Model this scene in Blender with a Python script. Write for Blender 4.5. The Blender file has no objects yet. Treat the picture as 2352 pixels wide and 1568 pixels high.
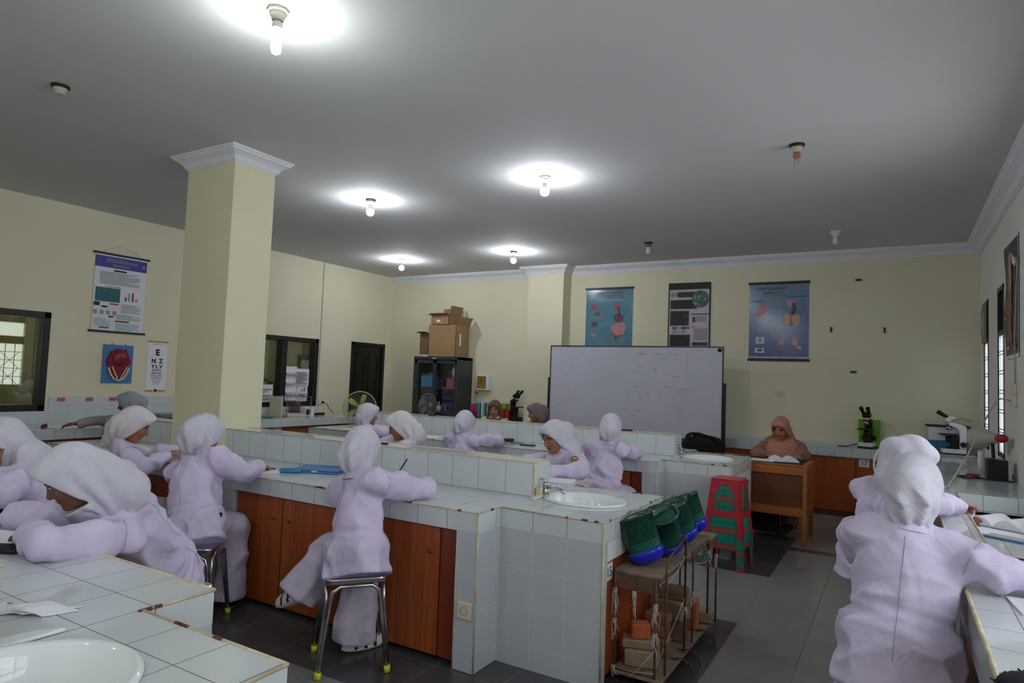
import bpy, bmesh, math, random
import numpy as np
from mathutils import Vector, Matrix
random.seed(7)
C = bpy.context.scene.collection
scene = bpy.context.scene

# ---------------------------------------------------------------- camera, world, light, exposure
cam_d = bpy.data.cameras.new('camera'); cam = bpy.data.objects.new('camera', cam_d); C.objects.link(cam)
cam_d.sensor_width = 36.0; cam_d.lens = 22.88; cam_d.clip_start = 0.05
_R = Vector((0.86135849, 0.50663873, 0.03713144)); _U = Vector((-0.00315255, -0.06776118, 0.99769659)); _F = Vector((-0.5079878, 0.85949149, 0.05676946))
cam.matrix_world = Matrix(((_R.x, _U.x, -_F.x, 0), (_R.y, _U.y, -_F.y, 0), (_R.z, _U.z, -_F.z, 1.5), (0, 0, 0, 1)))
scene.camera = cam
vs = scene.view_settings
vs.view_transform = 'Standard'; vs.look = 'None'; vs.gamma = 1.0; vs.exposure = 1.10; vs.use_curve_mapping = False
world = bpy.data.worlds.new('overcast_sky'); scene.world = world; world.use_nodes = True
bg = world.node_tree.nodes['Background']; bg.inputs[0].default_value = (0.93, 0.96, 1.0, 1); bg.inputs[1].default_value = 2.35
BULB = 175.0
# room: x from XL (left wall) to XR (window wall), y from YF (behind camera) to YB (board wall)
XL, XR, YF, YB, ZC = -8.22, 0.86, -2.6, 9.42, 3.3185
# windows of the right-hand wall: (y0, y1, z0, z1); the first two are in view
RWIN = [(8.60, 9.02, 0.93, 2.55), (7.44, 7.88, 0.93, 2.55), (3.9, 5.5, 0.95, 2.55), (1.2, 2.9, 0.95, 2.55), (-1.6, 0.1, 0.95, 2.55)]
for (a, b, c, d) in RWIN:      # portals guide the sky light through the openings
    ld = bpy.data.lights.new('window_portal', 'AREA'); ld.shape = 'RECTANGLE'; ld.size = d - c; ld.size_y = b - a
    ld.cycles.is_portal = True
    lo = bpy.data.objects.new('window_portal', ld); C.objects.link(lo)
    lo.location = (XR + 0.16, (a + b) / 2, (c + d) / 2); lo.rotation_euler = (0, math.radians(90), 0)

# ---------------------------------------------------------------- materials
def lin(c):
    return tuple(((v / 255.0) / 12.92 if v / 255.0 <= 0.04045 else ((v / 255.0 + 0.055) / 1.055) ** 2.4) for v in c) + (1.0,)
def newmat(name):
    m = bpy.data.materials.new(name); m.use_nodes = True
    nt = m.node_tree; b = nt.nodes['Principled BSDF']; return m, nt, b
def mat(name, col, rough=0.6, metal=0.0, var=0.0, vscale=8.0, bump=0.0, bscale=60.0, emit=None, estr=0.0, alpha=None, trans=0.0, ior=1.45, stretch=(1, 1, 1), sheen=0.0, spec=0.5):
    m, nt, b = newmat(name)
    b.inputs['Base Color'].default_value = lin(col); b.inputs['Roughness'].default_value = rough; b.inputs['Metallic'].default_value = metal
    b.inputs['IOR'].default_value = ior; b.inputs['Transmission Weight'].default_value = trans
    b.inputs['Specular IOR Level'].default_value = spec
    if sheen: b.inputs['Sheen Weight'].default_value = sheen
    if alpha is not None: b.inputs['Alpha'].default_value = alpha
    if emit: b.inputs['Emission Color'].default_value = lin(emit); b.inputs['Emission Strength'].default_value = estr
    if var or bump:
        g = nt.nodes.new('ShaderNodeNewGeometry'); mp = nt.nodes.new('ShaderNodeMapping'); mp.inputs['Scale'].default_value = stretch
        nt.links.new(g.outputs['Position'], mp.inputs['Vector'])
    if var:
        n = nt.nodes.new('ShaderNodeTexNoise'); n.inputs['Scale'].default_value = vscale; n.inputs['Detail'].default_value = 5
        nt.links.new(mp.outputs[0], n.inputs['Vector'])
        r = nt.nodes.new('ShaderNodeMapRange'); r.inputs[1].default_value = 0.3; r.inputs[2].default_value = 0.7
        r.inputs[3].default_value = 1 - var; r.inputs[4].default_value = 1 + var * 0.5
        nt.links.new(n.outputs[0], r.inputs[0])
        mx = nt.nodes.new('ShaderNodeVectorMath'); mx.operation = 'SCALE'; mx.inputs[0].default_value = lin(col)[:3]
        nt.links.new(r.outputs[0], mx.inputs['Scale']); nt.links.new(mx.outputs[0], b.inputs['Base Color'])
    if bump:
        n = nt.nodes.new('ShaderNodeTexNoise'); n.inputs['Scale'].default_value = bscale; n.inputs['Detail'].default_value = 4
        nt.links.new(mp.outputs[0], n.inputs['Vector'])
        bp = nt.nodes.new('ShaderNodeBump'); bp.inputs['Strength'].default_value = bump; bp.inputs['Distance'].default_value = 0.01
        nt.links.new(n.outputs[0], bp.inputs['Height']); nt.links.new(bp.outputs[0], b.inputs['Normal'])
    return m
def mathn(nt, op, a, b=None, c=None):
    n = nt.nodes.new('ShaderNodeMath'); n.operation = op
    for i, v in enumerate((a, b, c)):
        if v is None: continue
        if isinstance(v, (int, float)): n.inputs[i].default_value = v
        else: nt.links.new(v, n.inputs[i])
    return n.outputs[0]
def tilemat(name, col, grout, size, off, gw=0.003, rough=0.15, var=0.04, grime=0.0):
    """glazed tiles: joints on the lattice off + k*size, seen on every face whose plane holds that axis"""
    m, nt, b = newmat(name)
    g = nt.nodes.new('ShaderNodeNewGeometry'); sp = nt.nodes.new('ShaderNodeSeparateXYZ'); sn = nt.nodes.new('ShaderNodeSeparateXYZ')
    nt.links.new(g.outputs['Position'], sp.inputs[0]); nt.links.new(g.outputs['True Normal'], sn.inputs[0])
    tot = None
    for i in range(3):
        if not size[i]: continue
        q = mathn(nt, 'DIVIDE', mathn(nt, 'SUBTRACT', sp.outputs[i], off[i]), size[i])
        f = mathn(nt, 'ABSOLUTE', mathn(nt, 'SUBTRACT', mathn(nt, 'FRACT', mathn(nt, 'ADD', q, 100.5)), 0.5))
        l = mathn(nt, 'LESS_THAN', f, gw / size[i] / 2)
        vis = mathn(nt, 'LESS_THAN', mathn(nt, 'ABSOLUTE', sn.outputs[i]), 0.5)
        l = mathn(nt, 'MULTIPLY', l, vis)
        tot = l if tot is None else mathn(nt, 'MAXIMUM', tot, l)
    nz = nt.nodes.new('ShaderNodeTexNoise'); nz.inputs['Scale'].default_value = 3.0; nz.inputs['Detail'].default_value = 6
    nt.links.new(g.outputs['Position'], nz.inputs['Vector'])
    r = nt.nodes.new('ShaderNodeMapRange'); r.inputs[1].default_value = 0.3; r.inputs[2].default_value = 0.7; r.inputs[3].default_value = 1 - var; r.inputs[4].default_value = 1 + var
    nt.links.new(nz.outputs[0], r.inputs[0])
    sc = nt.nodes.new('ShaderNodeVectorMath'); sc.operation = 'SCALE'; sc.inputs[0].default_value = lin(col)[:3]; nt.links.new(r.outputs[0], sc.inputs['Scale'])
    mx = nt.nodes.new('ShaderNodeMix'); mx.data_type = 'RGBA'
    nt.links.new(tot, mx.inputs['Factor']); nt.links.new(sc.outputs[0], mx.inputs[6]); mx.inputs[7].default_value = lin(grout)
    nt.links.new(mx.outputs[2], b.inputs['Base Color'])
    rr = mathn(nt, 'ADD', mathn(nt, 'MULTIPLY', tot, 0.6), rough); nt.links.new(rr, b.inputs['Roughness'])
    bp = nt.nodes.new('ShaderNodeBump'); bp.inputs['Strength'].default_value = 0.5; bp.inputs['Distance'].default_value = 0.002; bp.invert = True
    nt.links.new(tot, bp.inputs['Height']); nt.links.new(bp.outputs[0], b.inputs['Normal'])
    return m
def woodmat(name, c1, c2, axis=2, rough=0.35, scale=26):
    m, nt, b = newmat(name)
    g = nt.nodes.new('ShaderNodeNewGeometry'); mp = nt.nodes.new('ShaderNodeMapping')
    s = [scale, scale, scale]; s[axis] = 0.7; mp.inputs['Scale'].default_value = s
    nt.links.new(g.outputs['Position'], mp.inputs['Vector'])
    n = nt.nodes.new('ShaderNodeTexNoise'); n.inputs['Scale'].default_value = 1.6; n.inputs['Detail'].default_value = 5; n.inputs['Distortion'].default_value = 0.4
    nt.links.new(mp.outputs[0], n.inputs['Vector'])
    cr = nt.nodes.new('ShaderNodeValToRGB'); cr.color_ramp.elements[0].color = lin(c1); cr.color_ramp.elements[1].color = lin(c2)
    cr.color_ramp.elements[0].position = 0.32; cr.color_ramp.elements[1].position = 0.68
    nt.links.new(n.outputs[0], cr.inputs[0]); nt.links.new(cr.outputs[0], b.inputs['Base Color'])
    b.inputs['Roughness'].default_value = rough
    return m
def clothmat(name, col, rough=0.9, var=0.06):
    m, nt, b = newmat(name)
    g = nt.nodes.new('ShaderNodeNewGeometry')
    n = nt.nodes.new('ShaderNodeTexNoise'); n.inputs['Scale'].default_value = 6; n.inputs['Detail'].default_value = 1.5; n.inputs['Distortion'].default_value = 2.0
    n2 = nt.nodes.new('ShaderNodeTexNoise'); n2.inputs['Scale'].default_value = 16; n2.inputs['Detail'].default_value = 1; n2.inputs['Distortion'].default_value = 0.8
    nt.links.new(g.outputs['Position'], n.inputs['Vector']); nt.links.new(g.outputs['Position'], n2.inputs['Vector'])
    r = nt.nodes.new('ShaderNodeMapRange'); r.inputs[1].default_value = 0.3; r.inputs[2].default_value = 0.7; r.inputs[3].default_value = 1 - var; r.inputs[4].default_value = 1 + var * 0.4
    nt.links.new(n.outputs[0], r.inputs[0])
    sc = nt.nodes.new('ShaderNodeVectorMath'); sc.operation = 'SCALE'; sc.inputs[0].default_value = lin(col)[:3]; nt.links.new(r.outputs[0], sc.inputs['Scale'])
    nt.links.new(sc.outputs[0], b.inputs['Base Color'])
    n3 = nt.nodes.new('ShaderNodeTexNoise'); n3.inputs['Scale'].default_value = 5.5; n3.inputs['Detail'].default_value = 2; n3.inputs['Distortion'].default_value = 1.6; nt.links.new(g.outputs['Position'], n3.inputs['Vector'])
    rd = mathn(nt, 'SUBTRACT', 1.0, mathn(nt, 'MINIMUM', mathn(nt, 'MULTIPLY', mathn(nt, 'ABSOLUTE', mathn(nt, 'SUBTRACT', n3.outputs[0], 0.5)), 11.0), 1.0))
    h = mathn(nt, 'ADD', mathn(nt, 'ADD', n.outputs[0], mathn(nt, 'MULTIPLY', n2.outputs[0], 0.35)), mathn(nt, 'MULTIPLY', rd, 0.22))
    bp = nt.nodes.new('ShaderNodeBump'); bp.inputs['Strength'].default_value = 0.35; bp.inputs['Distance'].default_value = 0.015
    nt.links.new(h, bp.inputs['Height']); nt.links.new(bp.outputs[0], b.inputs['Normal'])
    b.inputs['Roughness'].default_value = rough; b.inputs['Specular IOR Level'].default_value = 0.2
    return m

M = {}
M['wall'] = mat('cream_paint', (226, 221, 194), 0.75, var=0.04, vscale=1.5, bump=0.05, bscale=90)
M['wall_r'] = mat('pale_grey_paint', (232, 231, 224), 0.75, var=0.04, vscale=1.5)
M['pillar'] = mat('cream_pillar_paint', (226, 222, 190), 0.7, var=0.04, vscale=2)
M['ceil'] = mat('ceiling_paint', (206, 206, 207), 0.85, var=0.03, vscale=0.8)
M['crown'] = mat('white_plaster', (226, 228, 234), 0.6)
M['tile'] = tilemat('bench_tile', (206, 214, 216), (96, 92, 84), (0.1975, 0.19, 0.195), (-1.84, 1.142, 0.115), 0.0028, 0.09)
M['tile1'] = tilemat('bench_tile_b', (206, 214, 216), (96, 92, 84), (0.1975, 0.195, 0.195), (-1.832, 3.2, 0.115), 0.0028, 0.09)
M['tilep'] = tilemat('partition_tile', (206, 214, 216), (96, 92, 84), (0.1975, 0.205, 0), (-1.84, 3.43, 0), 0.0028, 0.12)
M['tilef'] = tilemat('front_tile', (190, 196, 201), (214, 213, 208), (0.1975, 0.195, 0.195), (-1.832, 3.2, 0.115), 0.0025, 0.16)
M['tilew'] = tilemat('splash_tile', (205, 213, 216), (170, 172, 170), (0.2, 0.2, 0.25), (0, 0.1, 0.0), 0.002, 0.12)
M['trimc'] = mat('worn_cream_edge', (206, 196, 164), 0.7, var=0.35, vscale=14, bump=0.3, bscale=40)
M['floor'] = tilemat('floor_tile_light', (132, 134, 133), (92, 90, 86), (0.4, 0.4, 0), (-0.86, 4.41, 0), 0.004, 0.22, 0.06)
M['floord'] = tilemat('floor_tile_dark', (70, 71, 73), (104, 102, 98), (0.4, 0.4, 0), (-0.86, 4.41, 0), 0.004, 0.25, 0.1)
M['cab'] = woodmat('cabinet_veneer', (140, 66, 30), (168, 86, 40), 2, 0.38)
M['cabd'] = woodmat('cabinet_veneer_dark', (108, 44, 24), (126, 56, 32), 2, 0.4)
M['cabo'] = woodmat('cabinet_veneer_orange', (150, 66, 22), (172, 80, 30), 2, 0.38)
M['desk'] = woodmat('desk_wood', (150, 88, 40), (176, 108, 54), 0, 0.4)
M['deskd'] = woodmat('desk_wood_dark', (92, 52, 26), (110, 66, 34), 0, 0.45)
M['frame'] = mat('dark_window_frame', (30, 27, 25), 0.4)
M['door'] = woodmat('dark_door_wood', (22, 15, 15), (30, 21, 20), 2, 0.4)
M['glass'] = mat('window_glass', (235, 240, 235), 0.03, trans=1.0, ior=1.45)
def panemat(name, fac, rough=0.02, tint=(1, 1, 1, 1)):
    m = bpy.data.materials.new(name); m.use_nodes = True; nt = m.node_tree; nt.nodes.clear()
    o = nt.nodes.new('ShaderNodeOutputMaterial'); x = nt.nodes.new('ShaderNodeMixShader'); a = nt.nodes.new('ShaderNodeBsdfTransparent'); g = nt.nodes.new('ShaderNodeBsdfGlossy')
    a.inputs[0].default_value = tint; g.inputs['Roughness'].default_value = rough; x.inputs[0].default_value = fac
    nt.links.new(a.outputs[0], x.inputs[1]); nt.links.new(g.outputs[0], x.inputs[2]); nt.links.new(x.outputs[0], o.inputs[0]); return m
M['pane'] = panemat('thin_clear_pane', 0.06); M['ipane'] = panemat('interior_pane', 0.16, 0.01, (0.8, 0.82, 0.7, 1))
_f, _nt, _b = newmat('frosted_pane'); _t = _nt.nodes.new('ShaderNodeBsdfTranslucent'); _t.inputs[0].default_value = (0.5, 0.51, 0.52, 1); _nt.links.new(_t.outputs[0], _nt.nodes['Material Output'].inputs[0]); M['frosted'] = _f
M['ceramic'] = mat('white_ceramic', (232, 238, 238), 0.06)
M['chrome'] = mat('chrome', (205, 205, 205), 0.16, 1.0)
M['steel'] = mat('stainless_steel', (190, 190, 192), 0.2, 1.0, var=0.08, vscale=20)
M['black'] = mat('black_plastic', (24, 24, 26), 0.45)
M['blackm'] = mat('black_metal', (22, 22, 24), 0.35)
M['fabricb'] = mat('black_fabric', (16, 16, 18), 0.9, bump=0.3)
M['white'] = mat('white_plastic', (226, 228, 230), 0.35)
M['paper'] = mat('white_paper', (232, 233, 240), 0.8)
M['lav'] = clothmat('lilac_cotton', (212, 202, 230))
M['lav2'] = clothmat('lilac_cotton_grey', (190, 182, 206))
M['scarf'] = clothmat('pale_lilac_scarf', (204, 203, 217))
M['scarfw'] = clothmat('off_white_scarf', (216, 211, 216))
M['scarfg'] = clothmat('grey_blue_scarf', (160, 162, 178))
M['scarfb'] = clothmat('rust_brown_scarf', (184, 132, 108))
M['scarft'] = clothmat('olive_brown_scarf', (112, 92, 74))
M['scarfm'] = clothmat('mauve_grey_scarf', (128, 112, 114))
M['blouseb'] = clothmat('brown_patterned_blouse', (146, 110, 94))
M['blousec'] = clothmat('cream_blouse', (196, 186, 160))
M['blouseg'] = clothmat('grey_blouse', (160, 160, 164))
M['trou'] = clothmat('pale_lilac_trousers', (198, 192, 212))
M['troug'] = clothmat('grey_trousers', (158, 156, 162))
M['skin'] = mat('skin', (166, 112, 84), 0.55, var=0.05, vscale=20)
M['skind'] = mat('skin_dark', (122, 80, 60), 0.55, var=0.05, vscale=20)
M['lips'] = mat('lips', (140, 72, 66), 0.5)
M['hair'] = mat('dark_hair', (24, 18, 16), 0.5)
M['eyew'] = mat('eye_white', (205, 200, 195), 0.3)
M['bulb'] = mat('lit_bulb', (255, 255, 255), 0.3, emit=(244, 249, 255), estr=BULB)
M['bulbt'] = mat('lit_tube_bulb', (255, 255, 255), 0.3, emit=(246, 255, 250), estr=BULB * 0.66)
M['bulboff'] = mat('unlit_bulb_glass', (205, 208, 206), 0.15, alpha=0.55)
M['porcelain'] = mat('grey_lamp_holder', (182, 180, 168), 0.5)
M['holderd'] = mat('black_lamp_base', (30, 30, 28), 0.5)
M['yellow'] = mat('yellow_rubber', (214, 220, 60), 0.5)
M['red'] = mat('red_plastic', (176, 36, 52), 0.35)
M['redd'] = mat('dull_red_plastic', (150, 70, 66), 0.45)
M['green'] = mat('green_plastic', (20, 124, 104), 0.4)
M['greend'] = mat('dark_green_plastic', (18, 74, 60), 0.3)
M['greenb'] = mat('lime_green_card', (110, 176, 30), 0.5)
M['blue'] = mat('royal_blue_plastic', (36, 48, 190), 0.15)
M['blueb'] = mat('sky_blue_plastic', (44, 128, 176), 0.4)
M['bluef'] = mat('blue_folder_card', (78, 124, 182), 0.5)
M['card'] = mat('brown_cardboard', (160, 128, 92), 0.85, var=0.08, vscale=6)
M['cardd'] = mat('dark_cardboard', (124, 92, 72), 0.85, var=0.08)
M['cupb'] = mat('dark_grey_steel_cupboard', (58, 61, 63), 0.4)
M['wbrd'] = mat('whiteboard_surface', (196, 196, 212), 0.3, var=0.05, vscale=2.5)
M['alu'] = mat('board_frame', (70, 72, 76), 0.4, 0.6)
M['ink'] = mat('black_ink', (22, 22, 26), 0.7)
M['inkf'] = mat('faint_marker', (134, 134, 146), 0.6)
M['rust'] = mat('rusty_iron', (104, 74, 56), 0.8, var=0.4, vscale=30, bump=0.4)
M['plank'] = mat('dusty_plank', (134, 118, 102), 0.9, var=0.3, vscale=18, bump=0.3)
M['brick'] = mat('orange_brick', (196, 104, 66), 0.9, var=0.1, vscale=30, bump=0.4)
M['brickb'] = mat('dusty_brown_brick', (140, 104, 84), 0.95, var=0.2, vscale=20, bump=0.4)
M['brickc'] = mat('beige_block', (158, 138, 112), 0.95, var=0.15, vscale=20, bump=0.4)
M['string'] = mat('white_string', (196, 194, 190), 0.9)
M['curtain'] = mat('olive_curtain', (150, 148, 118), 0.9, var=0.1, vscale=6, stretch=(6, 6, 0.3))
M['rgrout'] = mat('rusty_edge', (112, 66, 50), 0.9, var=0.3, vscale=30)

# ---------------------------------------------------------------- object helpers
OFF = {}
def tagp(o, label=None, cat=None, group=None, kind=None):
    if label: o['label'] = label
    if cat: o['category'] = cat
    if group: o['group'] = group
    if kind: o['kind'] = kind
    return o
def thing(name, label, cat, loc=(0, 0, 0), group=None, rz=0.0):
    o = bpy.data.objects.new(name, None); o.empty_display_size = 0.1; C.objects.link(o); o.location = loc; o.rotation_euler = (0, 0, rz)
    OFF[o.name] = Vector(loc)
    return tagp(o, label, cat, group)
class Fr:
    """a flat frame on a wall: u to the viewer's right, v up, w out of the wall"""
    def __init__(s, o, side):
        s.o = Vector(o)
        s.u, s.w = {'back': ((1, 0, 0), (0, -1, 0)), 'left': ((0, 1, 0), (1, 0, 0)), 'right': ((0, -1, 0), (-1, 0, 0)), 'front': ((1, 0, 0), (0, -1, 0)), 'end': ((0, 1, 0), (1, 0, 0))}[side]
        s.u = Vector(s.u); s.w = Vector(s.w); s.v = Vector((0, 0, 1))
    def p(s, u, v, w): return s.o + s.u * u + s.v * v + s.w * w
class MB:
    def __init__(s): s.bm = bmesh.new(); s.mats = []
    def mi(s, m):
        if m not in s.mats: s.mats.append(m)
        return s.mats.index(m)
    def poly(s, pts, m, smooth=False):
        vs_ = [s.bm.verts.new(p) for p in pts]; f = s.bm.faces.new(vs_); f.material_index = s.mi(m); f.smooth = smooth; return f
    def hexa(s, p, m):
        v = [s.bm.verts.new(q) for q in p]; k = s.mi(m)
        for f in ((0, 3, 2, 1), (4, 5, 6, 7), (0, 1, 5, 4), (1, 2, 6, 5), (2, 3, 7, 6), (3, 0, 4, 7)):
            s.bm.faces.new([v[i] for i in f]).material_index = k
    def box(s, x0, x1, y0, y1, z0, z1, m):
        s.hexa([(x0, y0, z0), (x1, y0, z0), (x1, y1, z0), (x0, y1, z0), (x0, y0, z1), (x1, y0, z1), (x1, y1, z1), (x0, y1, z1)], m); return s
    def obox(s, c, size, rot, m):
        R = Matrix.Rotation(rot[2], 3, 'Z') @ Matrix.Rotation(rot[1], 3, 'Y') @ Matrix.Rotation(rot[0], 3, 'X'); c = Vector(c); a, b, d = [q / 2 for q in size]
        s.hexa([c + R @ Vector(q) for q in ((-a, -b, -d), (a, -b, -d), (a, b, -d), (-a, b, -d), (-a, -b, d), (a, -b, d), (a, b, d), (-a, b, d))], m); return s
    def fbox(s, F, u0, u1, v0, v1, w0, w1, m):
        s.hexa([F.p(u0, v0, w1), F.p(u1, v0, w1), F.p(u1, v0, w0), F.p(u0, v0, w0), F.p(u0, v1, w1), F.p(u1, v1, w1), F.p(u1, v1, w0), F.p(u0, v1, w0)], m); return s
    def fdisc(s, F, u, v, r, w, m, n=20, ry=None, jag=0.0):
        ry = ry or r
        s.poly([F.p(u + r * (1 + jag * math.sin(5 * t)) * math.cos(t), v + ry * (1 + jag * math.cos(7 * t)) * math.sin(t), w) for t in [2 * math.pi * i / n for i in range(n)]], m); return s
    def tube(s, pts, r, m, n=8, closed=False, r1=None):
        pts = [Vector(p) for p in pts]; L = len(pts); rings = []; k = s.mi(m); up0 = None
        for i, p in enumerate(pts):
            a = pts[(i - 1) % L] if (closed or i) else p; b = pts[(i + 1) % L] if (closed or i < L - 1) else p
            d = (b - a).normalized()
            if up0 is None: up0 = Vector((0, 0, 1)) if abs(d.z) < 0.9 else Vector((1, 0, 0))
            x = d.cross(up0)
            if x.length < 1e-4: x = d.cross(Vector((0, 1, 0.3)))
            x.normalize(); y = x.cross(d).normalized(); up0 = y
            rr = r if r1 is None else r + (r1 - r) * i / (L - 1)
            rings.append([s.bm.verts.new(p + (x * math.cos(2 * math.pi * j / n) + y * math.sin(2 * math.pi * j / n)) * rr) for j in range(n)])
        for i in range(L if closed else L - 1):
            A = rings[i]; B = rings[(i + 1) % L]
            for j in range(n):
                f = s.bm.faces.new((A[j], A[(j + 1) % n], B[(j + 1) % n], B[j])); f.material_index = k; f.smooth = True
        if not closed:
            for ring in (rings[0], rings[-1]):
                f = s.bm.faces.new(ring); f.material_index = k
        return s
    def lathe(s, prof, o, m, n=24, R=None, cap=True, ang=2 * math.pi, smooth=True, oval=1.0):
        o = Vector(o); R = R or Matrix.Identity(3); k = s.mi(m); full = ang > 6.28; rings = []
        for (r, z) in prof:
            rings.append([s.bm.verts.new(o + R @ Vector((r * math.cos(ang * j / n), oval * r * math.sin(ang * j / n), z))) for j in range(n if full else n + 1)])
        for A, B in zip(rings, rings[1:]):
            for j in range(n):
                f = s.bm.faces.new((A[j], A[(j + 1) % len(A)], B[(j + 1) % len(B)], B[j])); f.material_index = k; f.smooth = smooth
        if cap and full:
            for ring in (rings[0], rings[-1]):
                try: f = s.bm.faces.new(ring); f.material_index = k
                except ValueError: pass
        return s
    def ball(s, c, r, m, n=12):
        r = (r, r, r) if isinstance(r, (int, float)) else r
        mm = Matrix.Translation(Vector(c)) @ Matrix.Diagonal((*r, 1)); k = s.mi(m)
        g = bmesh.ops.create_uvsphere(s.bm, u_segments=n * 2, v_segments=n, radius=1, matrix=mm)
        for v in g['verts']:
            for f in v.link_faces: f.material_index = k; f.smooth = True
        return s
    def prism(s, poly, h, T, m):
        """poly: 2-D outline, T: function (u, v, w) -> point, from w=0 to w=h"""
        a = [s.bm.verts.new(T(u, v, 0)) for u, v in poly]; b = [s.bm.verts.new(T(u, v, h)) for u, v in poly]; k = s.mi(m)
        n = len(poly); fs = [s.bm.faces.new(a), s.bm.faces.new(b[::-1])]
        for i in range(n): fs.append(s.bm.faces.new((a[i], b[i], b[(i + 1) % n], a[(i + 1) % n])))
        for f in fs: f.material_index = k
        return s
    def text(s, txt, F, u, v, size, w, m, align='CENTER', bold=0.0):
        cu = bpy.data.curves.new('t', 'FONT'); cu.body = txt; cu.size = size; cu.align_x = align; cu.offset = bold; cu.resolution_u = 2
        o = bpy.data.objects.new('t', cu); C.objects.link(o)
        me = bpy.data.meshes.new_from_object(o); k = s.mi(m)
        vs_ = [s.bm.verts.new(F.p(u + q.co.x, v + q.co.y, w)) for q in me.vertices]
        for p in me.polygons:
            try: s.bm.faces.new([vs_[i] for i in p.vertices]).material_index = k
            except ValueError: pass
        bpy.data.objects.remove(o); bpy.data.curves.remove(cu); bpy.data.meshes.remove(me)
        return s
    def build(s, name, parent=None, bevel=0.0, local=False, fixn=True, seg=1):
        me = bpy.data.meshes.new(name)
        if fixn: bmesh.ops.recalc_face_normals(s.bm, faces=s.bm.faces[:])
        off = OFF.get(parent.name, Vector((0, 0, 0))) if parent else Vector((0, 0, 0))
        if not local and off.length: bmesh.ops.translate(s.bm, verts=s.bm.verts[:], vec=-off)
        s.bm.to_mesh(me); s.bm.free()
        for m in s.mats: me.materials.append(m)
        o = bpy.data.objects.new(name, me); C.objects.link(o)
        if parent: o.parent = parent
        OFF[o.name] = off if not local else Vector((0, 0, 0))
        if bevel:
            md = o.modifiers.new('bevel', 'BEVEL'); md.width = bevel; md.segments = seg; md.limit_method = 'ANGLE'
        return o
def struct(name, mb, bevel=0.0):
    return tagp(mb.build(name, None, bevel), kind='structure')
def solo(name, mb, label, cat, group=None, bevel=0.0, origin=None):
    """a thing that is one mesh, its origin moved to its own middle"""
    if origin is None:
        co = [v.co for v in mb.bm.verts]; n = len(co)
        origin = (sum(c.x for c in co) / n, sum(c.y for c in co) / n, min(c.z for c in co))
    bmesh.ops.translate(mb.bm, verts=mb.bm.verts[:], vec=-Vector(origin))
    o = mb.build(name, None, bevel); o.location = origin
    return tagp(o, label, cat, group)
def copy_tree(o, parent=None):
    c = o.copy(); C.objects.link(c); c.parent = parent
    for ch in list(o.children): copy_tree(ch, c)
    return c
def clone(o, loc, rz=None, label=None, group=None):
    c = copy_tree(o); c.location = loc
    if rz is not None: c.rotation_euler = (0, 0, rz)
    if label: c['label'] = label
    if group: c['group'] = group
    return c
def arc(c, r, a0, a1, n, plane='xz'):
    out = []
    for i in range(n + 1):
        a = math.radians(a0 + (a1 - a0) * i / n); u, v = r * math.cos(a), r * math.sin(a)
        out.append((c[0] + u, c[1], c[2] + v) if plane == 'xz' else (c[0], c[1] + u, c[2] + v) if plane == 'yz' else (c[0] + u, c[1] + v, c[2]))
    return out
M['olive'] = mat('olive_painted_wall', (176, 172, 132), 0.8, var=0.05)
# ---------------------------------------------------------------- room shell
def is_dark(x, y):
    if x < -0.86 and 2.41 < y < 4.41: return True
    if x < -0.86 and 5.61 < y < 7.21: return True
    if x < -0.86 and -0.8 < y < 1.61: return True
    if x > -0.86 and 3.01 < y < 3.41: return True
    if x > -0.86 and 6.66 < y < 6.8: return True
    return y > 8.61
mb = MB()
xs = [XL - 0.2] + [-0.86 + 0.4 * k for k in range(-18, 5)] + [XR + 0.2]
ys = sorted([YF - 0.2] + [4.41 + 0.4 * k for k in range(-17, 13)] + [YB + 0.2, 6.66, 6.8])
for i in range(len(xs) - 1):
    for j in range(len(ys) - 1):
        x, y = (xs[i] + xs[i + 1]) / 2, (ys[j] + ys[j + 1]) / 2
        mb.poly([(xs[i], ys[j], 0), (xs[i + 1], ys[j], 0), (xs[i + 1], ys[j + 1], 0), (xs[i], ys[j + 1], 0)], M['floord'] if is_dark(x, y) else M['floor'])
bmesh.ops.remove_doubles(mb.bm, verts=mb.bm.verts[:], dist=1e-4)
struct('floor', mb)
struct('ceiling', MB().box(XL - 0.2, XR + 0.2, YF - 0.2, YB + 0.2, ZC, ZC + 0.15, M['ceil']))
struct('wall_back', MB().box(XL - 0.2, XR + 0.2, YB, YB + 0.2, 0, ZC, M['wall']))
struct('wall_front', MB().box(XL - 0.2, XR + 0.2, YF - 0.2, YF, 0, ZC, M['wall']))
def wall_with_holes(name, x0, x1, holes, m, splash=None):
    """a wall in the y-z plane with openings (y0,y1,z0,z1)"""
    mb = MB(); y = YF
    for (a, b, c, d) in sorted(holes):
        if a > y: mb.box(x0, x1, y, a, 0, ZC, m)
        if c > 0: mb.box(x0, x1, a, b, 0, c, m)
        mb.box(x0, x1, a, b, d, ZC, m); y = b
    mb.box(x0, x1, y, YB, 0, ZC, m)
    return struct(name, mb)
wall_with_holes('wall_right', XR, XR + 0.18, RWIN, M['wall_r'])
LWIN = [(1.7, 3.66, 0.945, 2.05), (6.2, 7.63, 0.935, 2.03)]
wall_with_holes('wall_left', XL - 0.15, XL, LWIN + [(8.38, 9.24, 0, 2.045)], M['wall'])
# glazed splash-back above the left counter
mb = MB(); mb.box(XL, XL + 0.012, 1.0, 3.70, 0.80, 0.94, M['tilew']).box(XL, XL + 0.012, 3.70, 5.9, 0.80, 1.10, M['tilew']).box(XL, XL + 0.012, 5.9, 7.7, 0.80, 0.93, M['tilew'])
struct('trim_4', mb)

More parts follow.
